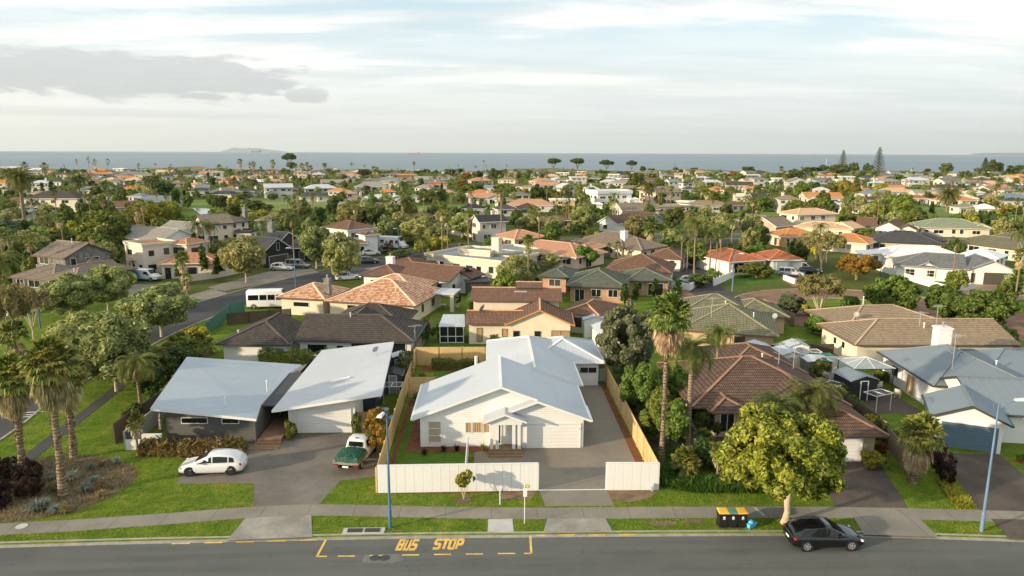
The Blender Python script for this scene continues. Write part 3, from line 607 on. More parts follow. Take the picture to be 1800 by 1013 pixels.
def stuffblades(name, region, n, h, mat, label, cat, seed=3, spread=.5, wd=.02):
    rs = np.random.RandomState(seed); V = []
    xs = [p[0] for p in region]; ys = [p[1] for p in region]
    def inside(x, y):
        c = False; j = len(region)-1
        for i in range(len(region)):
            if (region[i][1] > y) != (region[j][1] > y) and x < (region[j][0]-region[i][0])*(y-region[i][1])/(region[j][1]-region[i][1])+region[i][0]: c = not c
            j = i
        return c
    k = 0
    while k < n:
        x = rs.uniform(min(xs), max(xs)); y = rs.uniform(min(ys), max(ys))
        if not inside(x, y): continue
        k += 1; a = rs.random()*6.28; l = h*(.5+.8*rs.random()); d = np.array([math.cos(a), math.sin(a), 0]); s = np.array([-d[1], d[0], 0])*wd; b = np.array([x, y, G0]); tip = b+d*spread*l+np.array([0, 0, l]); V.append([b-s, b+s, tip])
    o = mobj(name, trimesh(name, V, mat)); o['kind'] = 'stuff'; o['label'] = label; o['category'] = cat; return o
# ------------------------------------------------------------------ windows, doors
def win_mesh(wd, h, nx, ny, fm, gl, depth=.05, fw_=.055):
    key = ('win', round(wd, 2), round(h, 2), nx, ny, fm, gl)
    if key in PROTO: return PROTO[key]
    b = MB(); f = fw_
    b.box(0, -depth, 0, wd, .02, f); b.box(0, -depth, h-f, wd, .02, h); b.box(0, -depth, f, f, .02, h-f); b.box(wd-f, -depth, f, wd, .02, h-f)
    for i in range(1, nx): x = wd*i/nx; b.box(x-f*.4, -depth+.006, f, x+f*.4, .02, h-f)
    for j in range(1, ny): z = h*j/ny; b.box(f, -depth+.012, z-f*.4, wd-f, .02, z+f*.4)
    g = MB(); g.box(f*.5, -.018, f*.5, wd-f*.5, .015, h-f*.5)
    PROTO[key] = (b.mesh('window', [fm]), g.mesh('pane', [gl])); return PROTO[key]
def win_simple(wd, h, fm):
    wd = round(wd*2)/2 or .5; h = round(h*5)/5; key = ('wins', wd, h, fm)
    if key in PROTO: return PROTO[key]
    b = MB(); f = .06; b.box(0, -.06, 0, wd, .02, f); b.box(0, -.06, h-f, wd, .02, h); b.box(0, -.06, f, f, .02, h-f); b.box(wd-f, -.06, f, wd, .02, h-f)
    if wd > 1.2: b.box(wd/2-.03, -.055, f, wd/2+.03, .02, h-f)
    b.box(f*.5, -.02, f*.5, wd-f*.5, .01, h-f*.5, 1); PROTO[key] = b.mesh('window', [fm, 'glass']); return PROTO[key]
def put_window(parent, p, ang, z0, wd, h, nx=1, ny=1, fm='trim_white', gl='glass', name='window'):
    a, g = win_mesh(wd, h, nx, ny, fm, gl); o = mobj(name, a, parent, (p[0]-parent.location.x, p[1]-parent.location.y, z0-parent.location.z), ang); mobj('pane', g, o); return o
def put_panel(parent, p, ang, z0, wd, h, mat, name='garage_door', frame='trim_white', handle=False):
    b = MB(); b.box(.07, -.03, 0, wd-.07, .02, h-.07); f = MB(); f.box(0, -.07, 0, .07, .02, h); f.box(wd-.07, -.07, 0, wd, .02, h); f.box(.07, -.07, h-.07, wd-.07, .02, h)
    o = b.build(name, [mat], None, (0, 0, 0)); o.parent = parent; o.location = (p[0]-parent.location.x, p[1]-parent.location.y, z0-parent.location.z); o.rotation_euler = (0, 0, ang)
    fo = f.build('frame', [frame], None, (0, 0, 0)); fo.parent = o
    if handle: hb = MB(); hb.box(wd*.85, -.09, h*.46, wd*.85+.04, -.03, h*.56); ho = hb.build('handle', ['trim_dark'], None, (0, 0, 0)); ho.parent = o
    return o
# ------------------------------------------------------------------ houses
class B:
    """one roofed block on an eave rectangle: p0 front left, p1 front right (world), d = depth"""
    def __init__(s, p0, p1, d, eh=2.6, kind='hip', pitch=22, ov=.55, ends=None, th=.18, z0=0., par=.35, side=1):
        s.p0 = Vector(p0[:2]); s.p1 = Vector(p1[:2]); s.W = (s.p1-s.p0).length; s.D = d; s.eh = eh; s.kind = kind; s.pitch = math.tan(R(pitch)); s.ov = ov; s.th = th; s.z0 = z0; s.par = par
        s.ux = (s.p1-s.p0)/s.W; s.uy = Vector((-s.ux.y, s.ux.x)); s.ang = math.atan2(s.ux.y, s.ux.x)
        if kind == 'hip': s.axis = 'x' if s.W >= s.D else 'y'; s.ends = ends or (1, 1)
        elif kind == 'gx': s.axis = 'x'; s.ends = ends or (0, 0)
        elif kind == 'gy': s.axis = 'y'; s.ends = ends or (0, 0)
        else: s.axis = 'x'; s.ends = (0, 0)
    def w(s, u, v, z): p = s.p0+s.ux*u+s.uy*v; return Vector((p.x, p.y, z))
    def ridge(s):
        half = (s.D if s.axis == 'x' else s.W)/2; Ln = s.W if s.axis == 'x' else s.D; rz = s.eh+half*s.pitch
        a = half if s.ends[0] else 0; b = half if s.ends[1] else 0
        if a+b > Ln: a = b = Ln/2
        return half, Ln, rz, a, b
    def roof(s, rb, i, tiled):
        e = i*.007; th = s.th
        if s.kind == 'flat':
            o = s.ov
            rb.prism([s.w(0, 0, 0)[:2], s.w(s.W, 0, 0)[:2], s.w(s.W, s.D, 0)[:2], s.w(0, s.D, 0)[:2]], s.eh-.25+e, s.eh+e, 1, 0)
            if s.par:
                for q in (((0, 0), (s.W, 0)), ((s.W, 0), (s.W, s.D)), ((s.W, s.D), (0, s.D)), ((0, s.D), (0, 0))): rb.beam(s.w(*q[0], s.eh+e), s.w(*q[1], s.eh+e), .22, s.par, 1)
            return
        if s.kind == 'mono':     # rises from the left edge to the right one (pitch may be negative)
            zz = lambda u: s.eh+u*s.pitch+e
            T = [s.w(0, 0, zz(0)), s.w(s.W, 0, zz(s.W)), s.w(s.W, s.D, zz(s.W)), s.w(0, s.D, zz(0))]; faces = [(0, 1, 2, 3)]; lines = []; peri = [0, 1, 2, 3]
        else:
            half, Ln, rz, a, b = s.ridge(); rz += e; z = s.eh+e
            if s.axis == 'x': T = [s.w(0, 0, z), s.w(s.W, 0, z), s.w(s.W, s.D, z), s.w(0, s.D, z), s.w(a, half, rz), s.w(s.W-b, half, rz)]
            else: T = [s.w(s.W, 0, z), s.w(s.W, s.D, z), s.w(0, s.D, z), s.w(0, 0, z), s.w(half, a, rz), s.w(half, s.D-b, rz)]
            # generic: 0-1 is the long side facing 'front', 4-5 ridge
            faces = [(0, 1, 5, 4), (2, 3, 4, 5)]; lines = [(4, 5)]; peri = [0, 1]
            if s.ends[1]: faces.append((1, 2, 5)); lines += [(1, 5), (2, 5)]
            else: peri += [5]
            peri += [2, 3]
            if s.ends[0]: faces.append((3, 0, 4)); lines += [(0, 4), (3, 4)]
            else: peri += [4]
        for f in faces:
            pts = [T[k] for k in f]; rb.face(pts if newell(pts).z > 0 else pts[::-1], 0)
            pts = [T[k]-Vector((0, 0, th)) for k in f]; rb.face(pts[::-1] if newell(pts).z > 0 else pts, 1)
        n = len(peri)
        for k in range(n):
            p, q = T[peri[k]], T[peri[(k+1) % n]]; dz = Vector((0, 0, th)); rb.face([p-dz, q-dz, q, p], 1)
            if abs(p.z-q.z) < 1e-3:       # gutter
                out = Vector(((q-p).y, -(q-p).x, 0)).normalized(); c = (p+q)/2; cc = s.w(s.W/2, s.D/2, 0)
                if (Vector((c.x, c.y, 0))-cc).dot(out) < 0: out = -out
                rb.beam(p+out*.07-Vector((0, 0, .15)), q+out*.07-Vector((0, 0, .15)), .12, .13, 1)
        if tiled and not getattr(s, 'nocap', 0):
            for (a_, b_) in lines: rb.beam(T[a_]+Vector((0, 0, -.02)), T[b_]+Vector((0, 0, -.02)), .22, .09, 2)
    def walls(s, wb, i):
        o = s.ov+i*.004; W, D = s.W, s.D
        if s.kind == 'flat': z = {k: s.eh-.24 for k in range(4)}
        if s.kind == 'flat': pk = None
        if s.kind == 'mono':
            z0_, z1 = s.eh+o*s.pitch-s.th+.04, s.eh+(W-o)*s.pitch-s.th+.04
            c = [(o, o, z0_), (W-o, o, z1), (W-o, D-o, z1), (o, D-o, z0_)]
            b = [s.w(u, v, s.z0) for u, v, _ in c]; t = [s.w(u, v, z) for u, v, z in c]
            for k in range(4): wb.face([b[k], b[(k+1) % 4], t[(k+1) % 4], t[k]])
            return
        zt = s.eh-.24 if s.kind == 'flat' else s.eh+o*s.pitch-s.th+.05
        c = [(o, o), (W-o, o), (W-o, D-o), (o, D-o)]; b = [s.w(u, v, s.z0) for u, v in c]; t = [s.w(u, v, zt) for u, v in c]
        if s.kind != 'flat': half, Ln, rz, a_, b_ = s.ridge(); pkz = rz-s.th+.03
        for k in range(4):
            q = [b[k], b[(k+1) % 4], t[(k+1) % 4], t[k]]
            gable = s.kind != 'flat' and ((s.axis == 'x' and ((k == 1 and not s.ends[1]) or (k == 3 and not s.ends[0]))) or (s.axis == 'y' and ((k == 2 and not s.ends[1]) or (k == 0 and not s.ends[0]))))
            if gable: m = (t[k]+t[(k+1) % 4])/2; m.z = pkz; q.insert(3, m)
            wb.face(q)
    def side(s, name):
        """returns origin, direction angle, usable length for a wall side"""
        o = s.ov; W, D = s.W-2*o, s.D-2*o
        if name == 'f': return s.w(o, o, 0), s.ang, W
        if name == 'r': return s.w(s.W-o, o, 0), s.ang+math.pi/2, D
        if name == 'b': return s.w(s.W-o, s.D-o, 0), s.ang+math.pi, W
        if name == 'l': return s.w(o, s.D-o, 0), s.ang-math.pi/2, D
def sidepos(b, sd, t, wd):
    p, a, Ln = b.side(sd); u = t if t >= 0 else 0
    q = Vector((p.x+math.cos(a)*u, p.y+math.sin(a)*u)); return q, a
FOOT = []
TILED = lambda r: not (r in ('roof_ltgrey', 'roof_white', 'roof_cream', 'roof_bluegrey', 'roof_bluelight', 'roof_teal', 'roof_palegrey', 'roof_palewhite', 'roof_dkblue', 'roof_orangewall', 'roof_greyhouse', 'roof_slate', 'roof_bluetop'))
def house(name, label, blocks, wall, roof, trim='trim_white', wins=(), auto=False, cat='house', group=None, mark=None, chim=(), vents=(), cap=None, simple=False, seed=0, autofm='trim_white', roofs=None):
    cx = sum(b.w(b.W/2, b.D/2, 0).x for b in blocks)/len(blocks); cy = sum(b.w(b.W/2, b.D/2, 0).y for b in blocks)/len(blocks)
    o = thing(name, label, cat, (cx, cy, 0), 0, group, None, mark); roof = 'roof_'+roof if not roof.startswith('roof_') else roof; wall = 'wall_'+wall if not wall.startswith('wall_') else wall
    rb, wb = MB(), MB()
    for i, b in enumerate(blocks):
        b.walls(wb, i); FOOT.append((b.w(b.W/2, b.D/2, 0), max(b.W, b.D)/2, min(b.W, b.D)/2))
        if simple: b.roof(rb, i, False)
    wb.build('wall', [wall], o)
    caps = cap or (roof+'_cap' if roof+'_cap' in MATS else roof)
    if roofs:
        ro = None
        for i, b in enumerate(blocks): rb = MB(); b.roof(rb, i, True); ro = rb.build('roof', ['roof_'+roofs[i], trim, 'roof_'+roofs[i]], o)
    elif simple: ro = rb.build('roof', [roof, trim, caps], o)
    else:
        ros = []
        for i, b in enumerate(blocks): rb = MB(); b.roof(rb, i, TILED(roof) or cap); ros.append(rb.build('roof', [roof, trim, caps], o))
        ro = ros[0]
    for (bi, u, v, wd, h, mat) in chim:
        b = blocks[bi]; p = b.w(u, v, 0); c = MB(); c.T = Matrix.Translation((p.x-cx, p.y-cy, 0)) @ Matrix.Rotation(b.ang, 4, 'Z')
        c.box(-wd/2, -wd/2, b.eh-.3, wd/2, wd/2, h); c.box(-wd/2-.08, -wd/2-.08, h, wd/2+.08, wd/2+.08, h+.14); c.lathe([(.11, h+.14), (.11, h+.55), (.17, h+.55), (.17, h+.62), (0, h+.66)], 8, 1)
        c.build('chimney', [mat, 'steel'], ro, (0, 0, 0))
    for (bi, u, v, h) in vents:
        b = blocks[bi]; p = b.w(u, v, 0); c = MB(); z = b.eh
        if b.kind == 'mono': z = b.eh+u*b.pitch
        elif b.kind != 'flat':
            half, Ln, rz, a_, b_ = b.ridge(); q = v if b.axis == 'x' else u; e_ = u if b.axis == 'x' else v
            z = b.eh+min(q, 2*half-q, (e_ if b.ends[0] else 99), (Ln-e_ if b.ends[1] else 99))*b.pitch
        c.lathe([(.06, z-.2), (.06, z+h), (.11, z+h), (.11, z+h+.08), (0, z+h+.1)], 8, 0, (p.x-cx, p.y-cy)); c.build('vent_pipe', ['trim_white'], ro, (0, 0, 0))
    for wn in wins:
        kind, bi, sd, u, z0, wd, h = wn[:7]; opt = wn[7] if len(wn) > 7 else {}; b = blocks[bi]; p, a = sidepos(b, sd, u, wd)
        if kind == 'win': put_window(o, p, a, z0, wd, h, opt.get('nx', 1), opt.get('ny', 1), opt.get('fm', autofm), opt.get('gl', 'glass'))
        elif kind == 'garage': put_panel(o, p, a, z0, wd, h, opt.get('mat', 'garage_white'), 'garage_door', opt.get('fm', autofm))
        elif kind == 'door': put_panel(o, p, a, z0, wd, h, opt.get('mat', 'trim_dark'), 'door', opt.get('fm', autofm), True)
    if auto:
        rr = random.Random(seed or int(cx*7+cy*3))
        for i, b in enumerate(blocks):
            for sd in ('f', 'l', 'r'):
                p, a, Ln = b.side(sd); fl = [1.0] if b.eh-b.z0 < 4 else [.9+0., 3.5]
                if auto == 'front' and sd != 'f': continue
                for z0 in fl:
                    u = rr.uniform(.5, 1.2); z0 = z0+b.z0
                    if z0+1.2 > b.eh: continue
                    while u < Ln-1.2:
                        wd = rr.choice([1., 1.5, 2., 2.5]); h = rr.choice([1., 1.2, 1.2])
                        if z0 < 1.3 and rr.random() < .25: zz0, h = .1, 2.0
                        else: zz0 = z0
                        if u+wd > Ln-.4: break
                        q = (p.x+math.cos(a)*u-cx, p.y+math.sin(a)*u-cy, zz0); mobj('window', win_simple(wd, h, autofm), o, q, a); u += wd+rr.uniform(.8, 2.4)
    return o
def poly_roof_house(): pass
def fence(pts, h, mat, label, cat='fence', name='timber_fence', th=.04, post=2.2, postmat=None, mark=None, rail=True, top=None, gap=0., posth=0.):
    cx, cy = pts[0][0], pts[0][1]; o = thing(name, label, cat, (cx, cy, G0), 0, None, None, mark); b = MB(); pk = ('post', round(h+posth, 2), postmat or mat)
    if pk not in PROTO: pb = MB(); pb.box(-.055, -.02, 0, .055, .10, h+posth); PROTO[pk] = pb.mesh('post', [postmat or mat])
    for a, c in zip(pts[:-1], pts[1:]):
        a = Vector(a[:2]); c = Vector(c[:2]); Ln = (c-a).length
        if gap:
            n = max(1, int(Ln/gap)); d = (c-a)/n
            for i in range(n): q0 = a+d*i; q1 = a+d*(i+1-.014/gap); b.beam((q0.x-cx, q0.y-cy, 0), (q1.x-cx, q1.y-cy, 0), th, h+(.012 if i % 2 else 0)+.02*math.sin(i*3.3))
        else: b.beam((a.x-cx, a.y-cy, 0), (c.x-cx, c.y-cy, 0), th, h)
        if top: b.beam((a.x-cx, a.y-cy, h), (c.x-cx, c.y-cy, h), th+.06, .05, 0)
        n = max(1, int(Ln/post))
        for i in range(n+1):
            q = a+(c-a)*i/n-cx*Vector((1, 0))-cy*Vector((0, 1)); mobj('post', PROTO[pk], o, (q.x, q.y, 0), math.atan2((c-a).y, (c-a).x))
    b.build('panels', [mat], o, (0, 0, 0)); return o
def ribbon(pts, wl, wr, z0, m, name=None, zs=None):
    """closed flat strip along a centre line (left / right half widths)"""
    Lp, Rp = [], []
    P = [Vector(p[:2]) for p in pts]
    for i, p in enumerate(P):
        d = (P[min(i+1, len(P)-1)]-P[max(i-1, 0)]).normalized(); s = Vector((-d.y, d.x)); Lp.append(p+s*wl); Rp.append(p-s*wr)
    return Lp, Rp
def smooth_path(pts, n=6):
    P = [Vector(p[:2]) for p in pts]; out = []
    for i in range(len(P)-1):
        p0, p1, p2, p3 = P[max(i-1, 0)], P[i], P[i+1], P[min(i+2, len(P)-1)]
        for k in range(n):
            t = k/n; out.append(.5*((2*p1)+(p2-p0)*t+(2*p0-5*p1+4*p2-p3)*t*t+(3*p1-p0-3*p2+p3)*t**3))
    out.append(P[-1]); return out
def strip(mb, pts, wl, wr, z, m=0, th=0.):
    Lp, Rp = ribbon(pts, wl, wr, z, m)
    for i in range(len(Lp)-1):
        q = [(Rp[i].x, Rp[i].y, z), (Rp[i+1].x, Rp[i+1].y, z), (Lp[i+1].x, Lp[i+1].y, z), (Lp[i].x, Lp[i].y, z)]; mb.face(q, m)
        if th:
            mb.face([(Rp[i].x, Rp[i].y, z-th), (Rp[i+1].x, Rp[i+1].y, z-th), q[1], q[0]], m); mb.face([(Lp[i].x, Lp[i].y, z-th), (Lp[i+1].x, Lp[i+1].y, z-th), q[2], q[3]][::-1], m)
PAVED = []
def sheet(name, pts, z, mat, px=True):
    b = MB(); P = [at(*p, z) if px else Vector(p) for p in pts]; PAVED.append([(p.x, p.y) for p in P]); q = [(p.x, p.y, z) for p in P]
    if newell(q).z < 0: q.reverse()
    b.face(q); return struct(name, b, [mat])
# ------------------------------------------------------------------ vehicles (nose towards +x, origin on the ground under the middle)
def loft(mb, secs, m=0, closeends=True):
    for a, b in zip(secs[:-1], secs[1:]):
        n = len(a)
        for k in range(n-1): mb.face([a[k], b[k], b[k+1], a[k+1]], m)
    if closeends: mb.face(secs[0], m); mb.face(secs[-1][::-1], m)
def car_body(st):
    """st: (x, half width, z bottom, z belt) -> mirrored section ring"""
    out = []
    for (x, w_, zb, zt) in st:
        h = [(w_*.80, zb), (w_*.97, zb+.07), (w_, zb+(zt-zb)*.42), (w_*.985, zb+(zt-zb)*.70), (w_*.93, zt-.035), (w_*.80, zt), (w_*.35, zt+.015)]
        out.append([(x, y, z) for y, z in h]+[(x, -y, z) for y, z in h[::-1]])
    return out
def cabin(st):
    out = []
    for (x, wb, wt, zb, zt) in st:
        h = [(wb, zb), (wb*.35+wt*.65, zb+(zt-zb)*.62), (wt, zt-.05), (wt*.82, zt), (wt*.3, zt+.02)]
        out.append([(x, y, z) for y, z in h]+[(x, -y, z) for y, z in h[::-1]])
    return out
def wheel(parent, x, y, r, rim='alloy', w_=.21, spokes=5):
    s = 1 if y > 0 else -1; t = MB()
    prof = [(r*.62, -w_/2), (r*.95, -w_/2), (r, -w_*.32), (r, w_*.32), (r*.95, w_/2), (r*.62, w_/2)]
    Mx = Matrix.Translation((x, y, r)) @ Matrix.Rotation(-s*math.pi/2, 4, 'X'); t.T = Mx; t.lathe(prof, 20); t.lathe([(0, -w_/2+.02), (r*.62, -w_/2+.02)], 20); tyre = t.build('wheel', ['tyre'], parent, (0, 0, 0))
    g = MB(); g.T = Mx; g.lathe([(r*.66, w_/2-.005), (r*.66, w_/2+.012), (r*.57, w_/2+.012), (r*.57, w_/2-.03)], 20); g.lathe([(r*.13, w_/2-.02), (r*.13, w_/2+.006), (0, w_/2+.01)], 10)
    for k in range(spokes):
        a = 6.283*k/spokes; d = Vector((math.cos(a), math.sin(a), 0)); q = Vector((-d.y, d.x, 0)); zc = Vector((0, 0, w_/2-.002))
        g.face([d*r*.1+q*.035+zc, d*r*.1-q*.035+zc, d*r*.6-q*.055+zc, d*r*.6+q*.055+zc][::-1])
    d2 = MB(); d2.T = Mx; d2.lathe([(0, w_/2-.045), (r*.6, w_/2-.045)], 16)
    ro = g.build('rim', [rim], tyre, (0, 0, 0)); d2.build('brake_disc', ['dark_wheel'], tyre, (0, 0, 0))
def make_car(name, label, paint, loc, rz, L_=4.3, W_=1.78, H_=1.47, style='hatch', rim='alloy', group=None, detail=True, mark=None, belt=.88, cat='car'):
    o = thing(name, label, cat, loc, rz, group, None, mark)
    h, w_ = L_/2, W_/2; B_ = belt
    bs = [(-h, w_*.76, .34, B_-.16), (-h+.06, w_*.90, .24, B_-.02), (-h+.35, w_*.98, .18, B_+.03), (-h+.9, w_, .15, B_+.03), (0, w_, .14, B_), (h-1.35, w_, .15, B_-.02), (h-1.0, w_*.99, .15, B_-.04), (h-.5, w_*.97, .16, B_-.11), (h-.18, w_*.90, .18, B_-.21), (h-.03, w_*.80, .22, B_-.31), (h, w_*.70, .28, B_-.40)]
    if style == 'sedan': bs[1] = (-h+.06, w_*.88, .3, B_-.03)
    bm = MB(); loft(bm, car_body(bs))
    if style == 'hatch': cs = [(-h+.10, w_*.80, w_*.74, B_-.04, B_+.03), (-h+.34, w_*.86, w_*.74, B_, H_-.27), (-h+.72, w_*.90, w_*.76, B_, H_-.09), (-h+1.35, w_*.91, w_*.78, B_, H_-.01), (-.25, w_*.92, w_*.79, B_, H_), (.12, w_*.92, w_*.78, B_, H_-.04), (h-1.08, w_*.90, w_*.82, B_-.04, B_+.02)]
    elif style == 'sedan': cs = [(-h+.55, w_*.80, w_*.7, B_-.02, B_+.03), (-h+1.15, w_*.86, w_*.68, B_, H_-.06), (-.45, w_*.90, w_*.72, B_, H_), (.0, w_*.90, w_*.73, B_, H_), (.35, w_*.90, w_*.72, B_, H_-.06), (h-1.1, w_*.88, w_*.78, B_-.05, B_+.02)]
    elif style == 'suv': cs = [(-h+.06, w_*.84, w_*.74, B_-.05, B_+.05), (-h+.18, w_*.88, w_*.76, B_, H_-.10), (-h+.4, w_*.9, w_*.78, B_, H_), (0, w_*.91, w_*.8, B_, H_), (.4, w_*.91, w_*.78, B_, H_-.05), (h-1.1, w_*.88, w_*.80, B_-.05, B_+.02)]
    gm = MB(); loft(gm, cabin(cs))
    body = bm.build('body', [paint], o, (0, 0, 0)); ms = body.modifiers.new('s', 'SUBSURF'); ms.levels = ms.render_levels = 1; smoothobj(body, 60)
    cab = gm.build('roof', [paint], o, (0, 0, 0)); smoothobj(cab, 50)
    # glass
    def gp(pts, name, off):
        b = MB(); n = newell(pts)*off
        q = [Vector(p)+n for p in pts]; b.face(q); bo = b.build(name, ['car_glass'], o, (0, 0, 0)); return bo
    a, c = cs[-2], cs[-1]
    def lerp(p, q, t): return tuple(p[i]+(q[i]-p[i])*t for i in range(len(p)))
    t0, t1 = lerp(a, c, .06), lerp(a, c, .93)
    gp([(t1[0], -t1[2]*.80, t1[4]-.0), (t1[0], t1[2]*.80, t1[4]), (t0[0], t0[2]*.88, t0[4]-.0), (t0[0], -t0[2]*.88, t0[4])], 'windscreen', .022)
    a, c = (cs[0], cs[2]) if style == 'hatch' else (cs[0], cs[1]); t0, t1 = lerp(a, c, .12), lerp(a, c, .88)
    if style == 'sedan': c = cs[1]
    gp([(t0[0], t0[2]*.85, t0[4]), (t0[0], -t0[2]*.85, t0[4]), (t1[0], -t1[2]*.84, t1[4]-.01), (t1[0], t1[2]*.84, t1[4]-.01)], 'rear_window', .024)
    # side glass follows the cabin's slope
    def edge(x):
        for p, q in zip(cs[:-1], cs[1:]):
            if p[0] <= x <= q[0]: return lerp(p, q, (x-p[0])/(q[0]-p[0]))
        return cs[-1]
    xs = {'hatch': [(-h+.55, -h+.92), (-h+1.0, -.22), (-.13, h-1.42)], 'sedan': [(-h+1.0, -.22), (-.12, h-1.35)], 'suv': [(-h+.25, -h+1.05), (-h+1.13, -.1), (-.02, h-1.35)]}[style]
    for s in (1, -1):
        for (x0, x1) in xs:
            P = []
            for x in (x0, (x0+x1)/2, x1):
                e = edge(x); zt = e[4]-.09; zb = min(e[3]+.05, zt-.02);
                kk = lambda z: e[1]+(e[1]*.35+e[2]*.65-e[1])*min(1, (z-e[3])/max(.01, (e[4]-e[3])*.62))
                kt = (e[1]*.35+e[2]*.65)+(e[2]-(e[1]*.35+e[2]*.65))*.9
                P.append(((x, s*(kk(zb)+.012), zb), (x, s*(kt+.014), max(zt, zb+.015))))
            q = [P[0][0], P[1][0], P[2][0], P[2][1], P[1][1], P[0][1]]; b = MB(); b.face([q[0], q[1], q[4], q[5]]); b.face([q[1], q[2], q[3], q[4]]); b.build('side_window', ['car_glass'], o, (0, 0, 0))
        # lights, mirror, wheels
        b = MB(); b.T = Matrix.Translation((h-.27, s*w_*.735, B_-.30)) @ Matrix.Rotation(-s*.75, 4, 'Z') @ Matrix.Rotation(.25, 4, 'Y'); b.box(-.10, -.20, -.045, .035, .17, .06); b.build('headlight', ['lens_clear'], o, (0, 0, 0))
        b = MB(); b.T = Matrix.Translation((-h+.19, s*w_*.80, B_-.10)) @ Matrix.Rotation(s*.75, 4, 'Z'); b.box(-.045, -.17, -.06, .08, .15, .07); b.build('taillight', ['lens_red'], o, (0, 0, 0))
        b = MB(); b.box(h-1.52, s*w_*.93, B_+.04, h-1.42, s*(w_+.16), B_+.17) if s > 0 else b.box(h-1.52, s*(w_+.16), B_+.04, h-1.42, s*w_*.93, B_+.17); b.build('mirror', [paint], o, (0, 0, 0))
        for x in (-h+.80, h-.86):
            wheel(o, x, s*(w_-.115), .325, rim)
            ar = MB(); ar.T = Matrix.Translation((x, s*(w_-.02), .325)) @ Matrix.Rotation(-s*math.pi/2, 4, 'X'); ar.lathe([(.0, .0), (.385, .0)], 20); ar.build('wheel_arch', ['plastic_black'], o, (0, 0, 0))
            for ch in o.children: pass
    b = MB(); b.box(-h-.012, -.19, .52, -h+.05, .19, .63); b.build('number_plate', ['plate'], o, (0, 0, 0))
    b = MB(); b.box(h-.08, -.42, .36, h+.01, .42, .46); b.build('grille', ['plastic_black'], o, (0, 0, 0))
    return o
